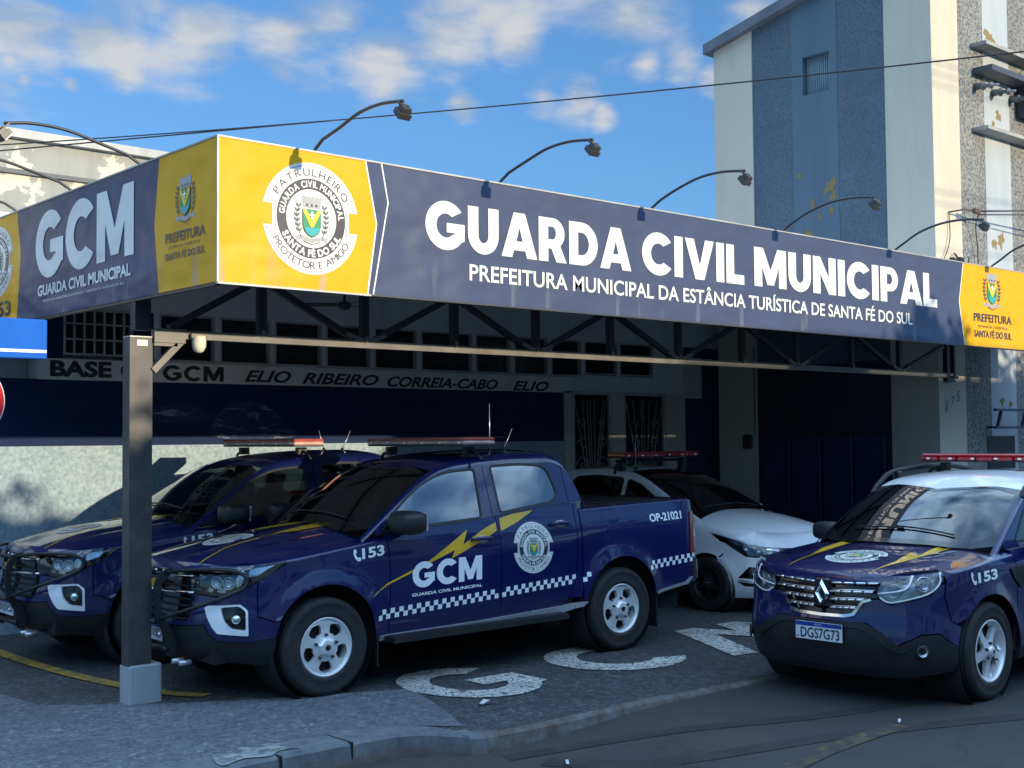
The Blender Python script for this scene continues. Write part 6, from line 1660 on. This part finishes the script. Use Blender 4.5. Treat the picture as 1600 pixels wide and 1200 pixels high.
# ---------------------------------------------------------------- hatchback and SUV bodies
def car_body(t, S, cfg):
    """shared panels of the two smaller cars; cfg holds outlines and materials"""
    W = dict(world=False); UA = S.U; P = cfg['paint']; belt = Curve1(cfg['belt']); top = cfg['top']; cap = cfg['cap']
    (fx, fz, fr_), (rx, rz, rr_) = S.arches
    sill = cfg['sill']; cx = cfg['cowl']; x_end = cfg['xend']
    A_f = arch_cut(fx, fz, fr_, sill+.02); A_r = arch_cut(rx, rz, rr_, sill+.02)
    d0, d1, d2 = cfg['doors']
    out = {}
    for sg in (-1, 1):
        N = -sg; B = lambda u, z, sg=sg: S.B(u, z, sg)
        un = cfg['wing_u']                                         # where bumper and lamp end
        topl = [(UA(d0-.01)-k*(UA(d0-.01)-un)/14, top(UA(d0-.01)-k*(UA(d0-.01)-un)/14)) for k in range(15)]
        wing = [(UA(d0-.004), sill)]+[(UA(x), z) for x, z in A_f if x > fx or z > cfg['bump_z']]+cfg['wing_front']+topl[::-1]
        mb = MB(); patch(mb, B, [wing], .05, .04, 0, .015, 0, N); mb.build('front_wing', P, t, **W)
        mb = MB(); S.brow(mb, 0, UA(d0), 44, sg, top, lambda u: .04+.035*sstep(u, .4, 1.1), cap); mb.build('wing_top', P, t, **W)
        mb = MB(); S.rail(mb, cx-.12, x_end, 60, sg); mb.build('roof_rail', cfg.get('railpaint', P), t, **W)
        # doors
        for nm, a, b, wn_ in (('front_door', d0, d1-.004, cfg['win'][0]), ('rear_door', d1+.004, d2, cfg['win'][1])):
            sk = [(a+.004, sill)]+[(b, sill)] if nm == 'front_door' else [(a, sill), (rx-fr_-.03, sill)]+[(x-.03 if x < rx else x, z+.02) for x, z in A_r[::-1] if z > sill+.05 and x < min(b, rx-.05)]
            sk += [(b, belt(b))]+[(b+(a-b)*k/6, belt(b+(a-b)*k/6)) for k in range(1, 6)]+[(a+.004, belt(a))]
            if sk[-7-0][0] < sk[-8][0]: pass
            mb = MB(); patch(mb, B, [S.loopS(sk)], .07, .05, 0, .015, 0, N)
            xs = [max(a, cx)+(b-max(a, cx))*k/16 for k in range(17)]
            xs = [x for x in xs if belt(x)+.006 < S.ze(x)-S.rr(x)]
            fr = [(x, belt(x)+.002) for x in xs]+[(x, S.ze(x)-S.rr(x)) for x in xs[::-1]]
            patch(mb, lambda x, z: S.G(x, z, sg), [fr, wn_], .07, .05, 0, .012, 0, N)
            for p, q in zip(xs[:-1], xs[1:]): mb.add([S.S(p, belt(p), sg), S.S(q, belt(q), sg), S.G(q, belt(q)+.002, sg), S.G(p, belt(p)+.002, sg)], [(0, 1, 2, 3)], 1)
            patch(mb, lambda x, z: S.G(x, z, sg, .003), [inset_poly(wn_, -.014), inset_poly(wn_, .004)], .05, .04, 1, .01, 0, N)
            d = mb.build(nm, [P, M_blackp], t, **W)
            mb = MB(); patch(mb, lambda x, z: S.G(x, z, sg, -.005), [inset_poly(wn_, -.007)], .08, .06, 0, 0, 0, N); mb.build('window_glass', M_glassd, d, **W)
            hx = b-.16; hz = belt(hx)-.085
            mb = MB(); mb.tube([S.S(hx+dx, hz, sg, o) for dx, o in ((-.09, .004), (-.07, .03), (0, .036), (.07, .03), (.09, .004))], .012, 8); mb.build('door_handle', P, d, **W)
            if nm == 'front_door': door_mirror(d, cfg['mirror'][0], cfg['mirror'][1], cfg['mirror'][2], sg, [cfg.get('mirpaint', P), M_blackp, M_reflector], .24, .16, .17)
        mb = MB(); patch(mb, lambda u, z: S.B(u, z, sg, -.03), [S.loopS([(d0-.05, sill-.02), (rx-fr_-.02, sill-.02), (rx-fr_+.12, fz+.33), (d2, belt(d2)-.04), (d0-.05, belt(d0)-.04)])], .15, .12, 0, 0, 0, N); mb.build('door_jamb', M_under2, t, **W)
        mb = MB(); patch(mb, lambda u, z: S.B(u, z, sg, .004), [S.loopS([(fx+fr_+.01, sill-.10), (rx-fr_-.01, sill-.10), (rx-fr_-.01, sill-.004), (fx+fr_+.01, sill-.004)])], .1, .1, 0, .03, 0, N); mb.build('sill', M_blackp, t, **W)
        # rear quarter
        q = [(UA(d2+.004), belt(d2))]+[(UA(x), z) for x, z in A_r[::-1] if x > d2-.02 or z > rz+fr_*.9 and x > d2-.02]+[(UA(rx+rr_+.01), sill), (S.len, sill+.02), (S.len, belt(x_end)), (UA(x_end), belt(x_end))]
        mb = MB(); patch(mb, B, [q], .07, .05, 0, .015, 0, N)
        xs = [d2+.004+(x_end-d2)*k/12 for k in range(13)]; xs = [x for x in xs if belt(x)+.004 < S.ze(x)-S.rr(x)]
        patch(mb, lambda x, z: S.G(x, z, sg), [[(x, belt(x)) for x in xs]+[(x, S.ze(x)-S.rr(x)) for x in xs[::-1]]], .06, .05, 0, 0, 0, N)
        mb.build('rear_quarter', P, t, **W)
        for (ax, az, ar) in S.arches:
            mb = MB(); mb.lathe([(ar-.004, 0), (ar+.01, -.03), (ar+.01, -.32), (0, -.325)], (ax, sg*(S.pl[len(S.pl)//2].y-.025), az), (0, sg, 0), 40); mb.build('wheel_well', M_under2, t, **W)
            tyre_and_rim(t, ax, cfg['R'], sg*cfg['track'], sg, cfg['R'], cfg['rim'], cfg['tw'], cfg['style'], cfg.get('rmat'))
        seat(t, 1.05, sg*.35, .48*cfg['h']); seat(t, 1.85, sg*.35, .50*cfg['h'])
    edge = S.brow(MB(), 0, UA(d0), 44, -1, top, lambda u: .04+.035*sstep(u, .4, 1.1), cap)
    FT = foot_line(S, cap, cfg['footw'])
    xm = FT[0][0]-.02
    loop = [(x, y) for x, y in edge if x < xm]+[(x-.004, y) for x, y in FT[::-1]]+[(x, -y) for x, y in edge[::-1][:-1] if x < xm]
    mb = MB(); patch(mb, lambda x, y: (x, y, cap(x, y)), [loop], .06, .08); hood = mb.build('bonnet', P, t, **W)
    yt = lambda x: S.ysf(x, S.ze(x))-S.rr(x)
    x1 = cfg['header']
    xs = [cx+(x1-cx)*k/14 for k in range(15)]
    L_ = [(x, -yt(x)) for x in xs]
    hw = cfg['bow']
    head = [(x1-.02, -.46), (x1-.65*hw, -.22), (x1-hw, 0), (x1-.65*hw, .22), (x1-.02, .46)]
    foot = FT
    mb = MB(); patch(mb, lambda x, y: S.T(x, y), [L_+head+[(x, -y) for x, y in L_[::-1]]+foot], .08, .08); w_ = mb.build('windscreen', cfg.get('glass', M_screen), t, **W)
    inn = [(x+.02, y+.03) for x, y in L_ if cx+.06 < x < x1-.10]
    mb = MB(); patch(mb, lambda x, y: S.T(x, y, .002), [L_+head+[(x, -y) for x, y in L_[::-1]]+foot, inn+[(x1-.06, -.43), (x1-.65*hw-.045, -.22), (x1-hw-.045, 0), (x1-.65*hw-.045, .22), (x1-.06, .43)]+[(x, -y) for x, y in inn[::-1]]+[(x+.05, y*.96) for x, y in FT]], .06, .06); mb.build('windscreen_surround', M_gloss, w_, **W)
    mb = MB()
    for (a, b, c, e) in ((cx+.0, -.44, cx+.03, .08), (cx+.01, .0, cx+.04, .48)): mb.tube([S.T(a+(c-a)*k/8, b+(e-b)*k/8, .018) for k in range(9)], .007, 6)
    mb.build('wiper', M_blackp, w_, **W)
    xr = x_end-.30
    rf = [(x, -yt(x)) for x in [x1+(xr-x1)*k/20 for k in range(21)]]
    mb = MB(); patch(mb, lambda x, y: S.T(x, y), [rf+[(xr+.03, 0)]+[(x, -y) for x, y in rf[::-1]]+head[::-1]], .1, .1); mb.build('roof', cfg.get('roofpaint', P), t, **W)
    rw = [(x, -yt(x)) for x in [xr+(x_end-.02-xr)*k/8 for k in range(9)]]
    mb = MB(); patch(mb, lambda x, y: S.T(x, y), [rw+[(x, -y) for x, y in rw[::-1]]+[(xr+.03, 0)]], .1, .1); mb.build('rear_window', M_glassd, t, **W)
    h = cfg['h']
    mb = MB(); mb.box((-.62, -.58, .18), (x_end, .58, .34)); mb.box((.35, -.72, .22), (x_end-.2, .72, .50*h)); mb.box((-.6, -.52, .34), (.30, .52, .74*h)); mb.box((x_end-.5, -.70, .3), (x_end, .70, .9*h))
    for x in (fx, rx): mb.tube([(x, -.7, cfg['R']), (x, .7, cfg['R'])], .05, 8)
    mb.build('chassis', M_under2, t, **W)
    mb = MB(); mb.box((cx+.14, -.70, .70*h), (cx+.62, .70, .94*h), 0, .06); mb.build('dashboard', M_dash, t, **W)
    steering(t, cx+.78, -.34, .94*h)
    mb = MB(); ellipsoid(mb, (x1-.16, 0, S.ze(x1-.16)+.02), (.02, .11, .032)); mb.build('interior_mirror', M_blackp, t, **W)
    return hood
def glow(mb, S, sg, u, z, r, off, mi=0):
    c = Vector(S.B(u, z, sg, off)); n = (c-Vector(S.B(u, z, sg, off-.1))).normalized()
    mb.lathe([(r*1.05, -.004), (r, .004), (r*.82, -.012), (r*.5, -.02), (0, -.022)], c, n, 20, mi)
# ---- white hatchback
def build_hatch():
    t = thing('hatchback', 'white hatchback with a red roof light bar parked nose out beside the dark gate', 'car')
    S = HATCH; W = dict(world=False)
    cfg = dict(paint=M_pwhite, belt=[(.2, .965), (.6, .985), (1.5, 1.02), (2.3, 1.05), (3.1, 1.06)], top=HATCH_top, cap=HATCH_cap, sill=.27, cowl=.28, xend=3.06, doors=(.43, 1.42, 2.36),
        wing_u=1.37, bump_z=.55, wing_front=[(1.215, .60), (1.13, .66), (1.20, .80), (1.30, .865)], header=1.42, bow=.07, R=.305, rim=.195, tw=.19, track=.755, style='star', h=.95, rmat=M_blackp,
        win=(round_poly([(.62, 1.03), (.90, 1.235), (1.16, 1.375), (1.37, 1.432), (1.38, 1.05)], .04, 3), round_poly([(1.47, 1.055), (1.46, 1.445), (1.9, 1.47), (2.26, 1.45), (2.45, 1.25), (2.42, 1.09)], .04, 3)), mirror=(.72, .95, 1.03), glass=M_glassd, footw=.58)
    car_body(t, S, cfg)
    for sg in (-1, 1):
        N = -sg; B = lambda u, z, sg=sg: S.B(u, z, sg)
        hl = round_poly([(1.30, .885), (1.10, .842), (.90, .800), (.70, .765), (.43, .724), (.50, .640), (.75, .630), (.86, .640), (.99, .708), (1.12, .790)], .012, 2)
        fog = round_poly([(.965, .390), (.835, .518), (.56, .510), (.57, .455), (.80, .388)], .015, 3)
        skin = [(0, .20), (.35, .19), (.75, .175), (1.12, .17), (1.155, .33), (1.18, .46), (1.21, .575), (1.125, .64), (1.19, .785), (1.12, .775), (.99, .695), (.87, .626), (.76, .616), (.50, .626), (.46, .585), (0, .565)]
        mb = MB(); patch(mb, B, [skin, fog, round_poly([(.975, .353), (.68, .333), (.3, .335), (0, .335), (0, .30), (.3, .298), (.68, .298), (.89, .30)], .01, 2)], .05, .035, 0, .02, 0, N)
        patch(mb, B, [[(0, .715), (.42, .728), (.70, .772), (.90, .808), (1.10, .850), (1.10, HATCH_top(1.1)), (.65, HATCH_top(.65)+.0), (.4, HATCH_top(.4)), (0, HATCH_top(0))]] if False else [[(0, .700), (.43, .7135), (.43, .7165), (0, .7055)]], .05, .05, 0, .005, 0, N)
        mb.build('front_bumper', M_pwhite, t, **W)
        mb = MB(); patch(mb, lambda u, z: S.B(u, z, sg, -.03), [[(0, .56), (.47, .58), (.52, .64), (.46, .735), (0, .712)]], .05, .05, 0, .02, 0, N)
        patch(mb, lambda u, z: S.B(u, z, sg, -.03), [[(0, .27), (1.0, .27), (1.0, .55), (0, .55)]], .08, .08, 0, 0, 0, N)
        for k in range(3): mb.tube([S.B(.47*i/8, .595+.038*k, sg, -.01) for i in range(9)], .007, 6, 1)
        mb.build('grille', [M_gloss, M_blackp], t, **W)
        mb = MB(); patch(mb, lambda u, z: S.B(u, z, sg, -.045), [hl], .05, .05, 0, -.04, 0, N); h = mb.build('headlight', M_gloss, t, **W)
        mb = MB(); glow(mb, S, sg, .86, .725, .042, -.015); glow(mb, S, sg, .72, .70, .035, -.015); 
        for pts in ([(.93, .74), (1.0, .76), (1.12, .83), (1.0, .80)], [(.46, .68), (.62, .70), (.62, .715), (.46, .70)], [(.55, .655), (.66, .648), (.68, .67), (.57, .675)]): patch(mb, lambda u, z: S.B(u, z, sg, -.012), [pts], .03, .03, 0, .01, 0, N)
        mb.build('lamp_reflector', M_reflector, h, **W)
        mb = MB(); patch(mb, lambda u, z: S.B(u, z, sg, .002), [hl], .05, .05, 0, 0, 0, N); mb.build('lamp_glass', M_lampg, h, **W)
        mb = MB(); glow(mb, S, sg, .77, .455, .03, -.012); mb.tube([S.B(u, z, sg, .006) for u, z in ((.955, .372), (.85, .366), (.70, .362))], .006, 6); mb.build('fog_lamp', M_reflector, t, **W)
    mb = MB()
    for y in (-.56, .56):
        mb.box((1.50, y-.035, S.ze(1.55)+.0), (1.60, y+.035, 1.665), 0, .012); mb.tube([(1.55, y*1.0, 1.66), (1.55, y*1.16, 1.60), (1.55, y*1.22, 1.50)], .018, 6)
    mb.tube([(1.55, -.66, 1.655), (1.55, .66, 1.655)], .016, 8); mb.build('roof_bars', M_blackp, t, **W)
    light_bar(t, 1.52, 1.685, .70, .15, [M_red, M_red, M_dwhite])
    mb = MB(); mb.lathe([(.03, 0), (.03, .006), (0, .008)], Vector(S.B(0, .66, -1, .0)), (-1, 0, 0), 20); mb.build('badge', M_chrome, t, **W)
    antenna(t, 1.35, .52, 1.56, 0, 0, .40)
    return t
hatch = build_hatch(); place(hatch, 11.82, 9.10, 0, 90)
# ---- navy SUV
def build_suv():
    t = thing('suv', 'navy patrol suv with white roof and red light bar standing at the right edge', 'suv')
    S = SUV; W = dict(world=False)
    cfg = dict(paint=M_pnavy, belt=[(.2, 1.055), (.6, 1.075), (1.5, 1.10), (2.3, 1.12), (3.4, 1.14)], top=SUV_top, cap=SUV_cap, sill=.34, cowl=.33, xend=3.36, doors=(.43, 1.48, 2.50),
        wing_u=1.05, bump_z=.62, wing_front=[(1.13, .625), (1.06, .60), (1.02, .62), (.96, .80), (.985, .905), (.97, .985)][:5]+[(1.0, .93)], header=1.06, bow=.17, R=.358, rim=.228, tw=.225, track=.785, style='star', h=1.10,
        win=(round_poly([(.62, 1.125), (.90, 1.335), (1.12, 1.455), (1.43, 1.485), (1.43, 1.135)], .04, 3), round_poly([(1.54, 1.14), (1.52, 1.50), (2.2, 1.505), (2.42, 1.47), (2.44, 1.17)], .05, 3)),
        mirror=(.74, .985, 1.115), footw=.62, mirpaint=M_blackp, roofpaint=M_pwhite, glass=M_screen_suv)
    hood = car_body(t, S, cfg)
    for sg in (-1, 1):
        N = -sg; B = lambda u, z, sg=sg: S.B(u, z, sg)
        hl = round_poly([(.445, .815), (.485, .905), (.60, .935), (.725, .952), (.955, .972), (.965, .915), (.93, .895), (.842, .822), (.70, .780), (.545, .745), (.465, .778)], .015, 2)
        skin = [(0, .595), (.20, .592), (.377, .600), (.48, .545), (.60, .462), (.76, .540), (.89, .545), (1.045, .445), (1.09, .575), (1.055, .595), (1.012, .615), (.948, .80), (.962, .885), (.94, .885), (.85, .812), (.705, .770), (.545, .735), (.455, .770), (.40, .765), (.335, .745), (.262, .640), (.2, .628), (0, .625)]
        mb = MB(); patch(mb, B, [skin], .05, .035, 0, .015, 0, N)
        patch(mb, B, [[(.0, SUV_top(0)-.003), (0, .862), (.2, .868), (.49, .912), (.60, .942), (.73, .959), (.97, .979), (1.0, SUV_top(1.0)), (.9, SUV_top(.9)), (.65, SUV_top(.65)), (.4, SUV_top(.4)), (.2, SUV_top(.2))][::-1]] if False else [[(.96, .982), (.985, .915), (1.0, .93), (1.05, SUV_top(1.05))]], .03, .03, 0, 0, 0, N)
        mb.build('front_bumper', M_pnavy, t, **W)
        low = [(0, .20), (.4, .20), (.7, .23), (1.04, .26), (1.06, .345), (1.050, .435), (.89, .535), (.76, .530), (.60, .452), (.48, .535), (.377, .590), (.2, .582), (0, .585)]
        duct = round_poly([(0, .29), (.42, .30), (.52, .40), (.40, .50), (0, .49)], .01, 2)
        mb = MB(); patch(mb, B, [low], .05, .04, 0, .02, 0, N)
        patch(mb, lambda u, z: S.B(u, z, sg, .012), [[(.36, .598), (.48, .548), (.60, .458), (.66, .42), (.62, .40), (.55, .42), (.44, .50), (.33, .555), (0, .56), (0, .59), (.2, .592)]], .04, .04, 0, .015, 0, N)
        lb = mb.build('lower_bumper', M_blackp, t, **W)
        mb = MB(); patch(mb, lambda u, z: S.B(u, z, sg, .004), [[(0, .25), (.40, .26), (.46, .34), (0, .34)]], .06, .06, 0, 0, 0, N); mb.build('air_intake', M_under2, lb, **W)
        mb = MB(); glow(mb, S, sg, .765, .415, .036, .012); c = Vector(S.B(.765, .415, sg, .006)); n = (c-Vector(S.B(.765, .415, sg, -.1))).normalized(); mb.lathe([(.038, 0), (.05, .004), (.05, .012), (.036, .012)], c, n, 24, 1); mb.build('fog_lamp', [M_reflector, M_blackp], lb, **W)
        # grille with chrome bars
        gr = [(0, .632), (.2, .636), (.258, .648), (.332, .750), (.40, .772), (.452, .776), (.44, .815), (.478, .905), (.45, .912), (.2, .885), (0, .875)]
        mb = MB(); patch(mb, lambda u, z: S.B(u, z, sg, -.035), [gr], .05, .05, 0, -.03, 0, N)
        for z, u1 in ((.70, .27), (.76, .38), (.82, .43)): mb.tube([S.B(u1*i/8, z+.02*(i/8)*u1, sg, -.015) for i in range(9)], .012, 6, 0)
        g = mb.build('grille', M_gloss, t, **W)
        mb = MB()
        for z, u1 in ((.682, .285), (.742, .35), (.80, .425), (.862, .46)):
            k = 4
            for j in range(k):
                a = .07+(u1-.07)*j/k; b = .07+(u1-.07)*(j+.93)/k
                mb.tube([S.B(a+(b-a)*i/4, z+.045*(a+(b-a)*i/4), sg, .002) for i in range(5)], .0085, 6)
            mb.tube([S.B(.07+(u1-.07)*i/8, z+.012+.045*(.07+(u1-.07)*i/8), sg, -.004) for i in range(9)], .0045, 6)
        patch(mb, lambda u, z: S.B(u, z, sg, .008), [[(0, .618), (.20, .624), (.275, .642), (.345, .738), (.41, .760), (.40, .774), (.332, .756), (.255, .658), (.19, .645), (0, .640)]], .03, .03, 0, .02, 0, N)
        mb.build('grille_bar', M_chrome, g, **W)
        mb = MB(); patch(mb, lambda u, z: S.B(u, z, sg, -.05), [hl], .05, .05, 0, -.045, 0, N); h = mb.build('headlight', M_silver, t, **W)
        mb = MB(); glow(mb, S, sg, .80, .885, .055, -.012); glow(mb, S, sg, .57, .835, .05, -.012)
        mb.build('lamp_reflector', M_reflector, h, **W)
        mb = MB()
        for pl in ([(.455, .812), (.60, .835), (.675, .865), (.72, .945)], [(.47, .785), (.545, .755), (.70, .787), (.84, .83), (.925, .895), (.945, .965)]):
            mb.tube([S.B(u, z, sg, -.006) for u, z in smooth_line(pl, 5)], .010, 6)
        mb.build('daylight_strip', M_dwhite, h, **W)
        mb = MB(); patch(mb, lambda u, z: S.B(u, z, sg, .002), [hl], .05, .05, 0, 0, 0, N); mb.build('lamp_glass', M_lampg if sg < 0 else M_lampg, h, **W)
        # side vent, roof rail
        mb = MB(); patch(mb, lambda u, z: S.B(u, z, sg, .012), [round_poly([(1.80, .945), (2.02, .955), (2.03, .80), (1.97, .78), (1.86, .86)], .02, 3)], .04, .03, 0, .012, 0, N)
        mb.build('wing_vent', M_blackp, t, **W)
        mb = MB(); mb.tube(smooth_line([S.G(.98, S.ze(.98)-.015, sg, -.02), (1.10, sg*.67, S.ze(1.10)+.03), (1.35, sg*.655, S.ze(1.35)+.065), (2.2, sg*.645, S.ze(2.2)+.075), (2.8, sg*.63, S.ze(2.8)+.05), (3.0, sg*.625, S.ze(3.0)-.01)], 6), .022, 8)
        for x in (1.36, 2.1, 2.75): mb.box((x-.04, sg*.63-.02, S.ze(x)-.02), (x+.04, sg*.66+.02*sg*0+.0, S.ze(x)+.06), 0, .01)
        mb.build('roof_rail_bar', M_blackp, t, **W)
        if sg < 0:
            f0 = lambda x, z, l=1: S.S(x, z, sg, .004+.0012*l)
            mb = MB(); put_text(mb, '153', (-.165, .868, .115, .945), lambda a, b: f0(a, b+.05*(a+.16)), 0, .035, split=.06)
            ph = smooth_line([(-.245, .95), (-.232, .952), (-.222, .93), (-.232, .918), (-.222, .895), (-.208, .888), (-.190, .890), (-.185, .872), (-.198, .86), (-.220, .864), (-.242, .89), (-.252, .925)], 3, True)
            V, T, L = grid_tri([ph], .03); mb.add([f0(x, z) for x, z in V], T); mb.build('lettering', M_dwhite, t, fix=False, **W)
        else:
            f0 = lambda x, z, l=1: S.S(x, z, sg, .004+.0012*l)
            mb = MB(); put_text(mb, '153', (-.115, .868, .165, .945), lambda a, b: f0(-a, b), 0, .035, split=.06); mb.build('lettering', M_dwhite, t, fix=False, **W)
    hz = lambda x, y, l: (x, y, SUV_cap(x, y)+.004+.0012*l)
    mb = MB(); add_shapes(mb, EMBLEM, lambda x, y, l: hz(-.36-y*.235, x*.235, l)); mb.build('emblem', EMB_MATS, hood, fix=False, **W)
    mb = MB()
    for lp in ([(-.76, -.36), (-.43, -.372), (-.10, -.315), (-.15, -.40), (.10, -.37), (.30, -.36), (.42, -.50), (.05, -.46), (-.02, -.50), (-.10, -.44), (-.45, -.40)], [(-.76, .36), (-.43, .40), (-.1, .48), (.38, .52), (.38, .44), (-.1, .40), (-.43, .365)]):
        mb = MB(); V, T, L = grid_tri([lp], .06); mb.add([hz(x, y, 1) for x, y in V], T); mb.build('lightning_stripe', M_dgold, hood, fix=False, **W)
    # maker's diamond badge
    mb = MB(); P0 = Vector(S.B(0, .785, -1, 0)).x-.012
    mb.box((P0+.01, -.075, .67), (P0+.05, .075, .90), 1, .02)
    o = [(0, .10), (.062, 0), (0, -.10), (-.062, 0)]; i_ = [(0, .045), (.026, 0), (0, -.045), (-.026, 0)]
    for k in range(4):
        a, b, c, d = o[k], o[(k+1) % 4], i_[(k+1) % 4], i_[k]
        m0 = ((a[0]+d[0])/2, (a[1]+d[1])/2); m1 = ((b[0]+c[0])/2, (b[1]+c[1])/2)
        pt = lambda q, dx: (P0+dx, q[0], .785+q[1])
        mb.add([pt(a, .008), pt(b, .008), pt(m1, -.014), pt(m0, -.014), pt(d, .008), pt(c, .008)], [(0, 1, 2, 3), (3, 2, 5, 4)])
    mb.build('badge', [M_chrome, M_gloss], t, **W)
    number_plate(t, Vector(S.B(0, .50, -1, 0)).x-.02, 0, .505, 'DGS7G73')
    light_bar(t, 1.86, 1.705, .62, .15, [M_red, M_red, M_dwhite])
    return t
suv = build_suv(); place(suv, 8.83, 5.54, -.016, .8)
# ---------------------------------------------------------------- the other side of the street (shades the forecourt, seen in reflections)
def block(name, label, x0, x1, y0, y1, z, col):
    t = thing(name, label, 'building', ((x0+x1)/2, y1, 0))
    mb = MB(); mb.box((x0, y0, -0.5), (x1, y1, z)); mb.build('wall', plaster_mat('far_plaster_%d' % int(x0), col, tuple(c*.8 for c in col)), t)
    mb = MB(); mb.box((x0-.1, y0-.1, z+0.003), (x1+.1, y1+.12, z+0.15)); mb.build('parapet', M_conc, t)
    k = x0+1.2
    while k < x1-2:
        w = MB(); w.box((k, y1+.002, 1.0), (k+1.4, y1+0.05, 2.4)); f = w.build('window', M_dglass, t); k += 3.1
block('shop_building', 'low shop building across the street, left of the camera', -16, 7.0, -22, -9.0, 4.95, (0.48, 0.45, 0.40))
block('shop_building', 'low shop building across the street, opposite the canopy', 7.2, 13.4, -22, -9.0, 4.88, (0.52, 0.50, 0.47))
block('shop_building', 'taller shop building across the street, opposite the tower', 13.6, 40, -22, -9.0, 5.74, (0.46, 0.42, 0.36))
M_bark = mat('bark', (0.09, 0.065, 0.045), 0.9, var=0.4, vscale=8, bmp=0.8, bscale=20)
M_leaf = mat('leaf', (0.045, 0.085, 0.022), 0.6, var=0.5, vscale=1.5)
def tree(x, y, h, r, label, n=1500, seed=1, lo=0.45):
    rnd = random.Random(seed)
    t = thing('street_tree', label, 'tree', (x, y, -0.1), 0, 'street trees across the road')
    mb = MB()
    mb.tube([(x, y, -.2), (x+.05, y, h*.25), (x-.04, y+.05, h*.5), (x, y, h*.8)], [.17, .14, .11, .03], 9)
    for k in range(7):
        a = rnd.uniform(0, 6.28); z0 = h*rnd.uniform(.35, .6)
        mb.tube([(x, y, z0), (x+math.cos(a)*r*.45, y+math.sin(a)*r*.45, z0+h*.14), (x+math.cos(a)*r*.8, y+math.sin(a)*r*.8, z0+h*.26)], [.07, .045, .015], 6)
    mb.build('trunk', M_bark, t)
    mb = MB(); cl = []
    for k in range(26):
        while True:
            p = Vector((rnd.uniform(-1, 1), rnd.uniform(-1, 1), rnd.uniform(-1, 1)))
            if p.length < 1: break
        cl.append(Vector((x+p.x*r, y+p.y*r, h*(lo+(1-lo)/2)+p.z*h*(1-lo)/2)))
    for k in range(n):
        c = rnd.choice(cl); p = c+Vector((rnd.gauss(0, 1), rnd.gauss(0, 1), rnd.gauss(0, .8)))*r*.2
        u = Vector((rnd.uniform(-1, 1), rnd.uniform(-1, 1), rnd.uniform(-.6, .6))).normalized(); w = u.orthogonal().normalized(); s = rnd.uniform(.08, .16)
        mb.add([p-u*s, p+w*s*.5, p+u*s, p-w*s*.5], [(0, 1, 2, 3)])
    mb.build('crown', M_leaf, t, fix=False)
tree(7.3, -4.8, 4.55, 1.5, 'leafy street tree across the road behind the camera, left', 1500, 3)
tree(15.4, -4.8, 5.9, 0.9, 'leafy street tree across the road opposite the tower', 1500, 5)
tree(19.5, -4.2, 5.6, 1.8, 'broad street tree across the road right of the tower', 1500, 8)
tree(-3.0, -4.5, 5.0, 1.7, 'leafy street tree across the road far left', 1500, 11)

# overhead line along the far pavement
def utility_pole(x, label):
    t = thing('utility_pole', label, 'pole', (x, -5.2, 0), 0, 'utility poles across the road')
    mb = MB(); mb.tube([(x, -5.2, -.2), (x, -5.2, 10.2)], [.17, .11], 12); mb.build('pole', M_conc, t)
    mb = MB(); mb.box((x-.05, -6.2, 9.6), (x+.05, -4.2, 9.72)); mb.box((x-.05, -5.8, 7.9), (x+.05, -4.6, 8.0)); mb.build('crossarm', M_bark, t)
utility_pole(-8.5, 'concrete utility pole across the road far to the left')
utility_pole(25.5, 'concrete utility pole across the road far to the right')
for y, z in ((-6.1, 9.75), (-5.2, 9.75), (-4.3, 9.75), (-5.7, 8.02), (-4.7, 8.02), (-5.2, 7.3)):
    cable('street_cable', (-8.5, y, z), (25.5, y, z), .5, .013, 'street cable strung between the two utility poles across the road')
for o in list(scene.objects):
    if o.name.startswith('street_cable'): o['group'] = 'street cables across the road'

mb = MB(); mb.box((-60, -9.0, -0.6), (60, -5.6, 0.0)); struct('far_pavement', mb, M_conc)
nb = thing('neighbour_building', 'low plain house beyond the tower on the right, mostly out of view', 'building', (29, 10, 0))
mb = MB(); mb.box((23.0, 10, -.5), (38, 20, 4.2)); mb.build('wall', plaster_mat('neighbour_plaster', (0.40, 0.38, 0.33), (0.3, 0.29, 0.26)), nb)
mb = MB(); mb.box((22.8, 9.7, 4.203), (38.2, 20.2, 4.36)); mb.build('roof', M_conc, nb)
for x in (25, 28.5, 32):
    w = MB(); w.box((x, 9.96, 1.0), (x+1.5, 9.998, 2.3)); w.build('window', M_dglass, nb)
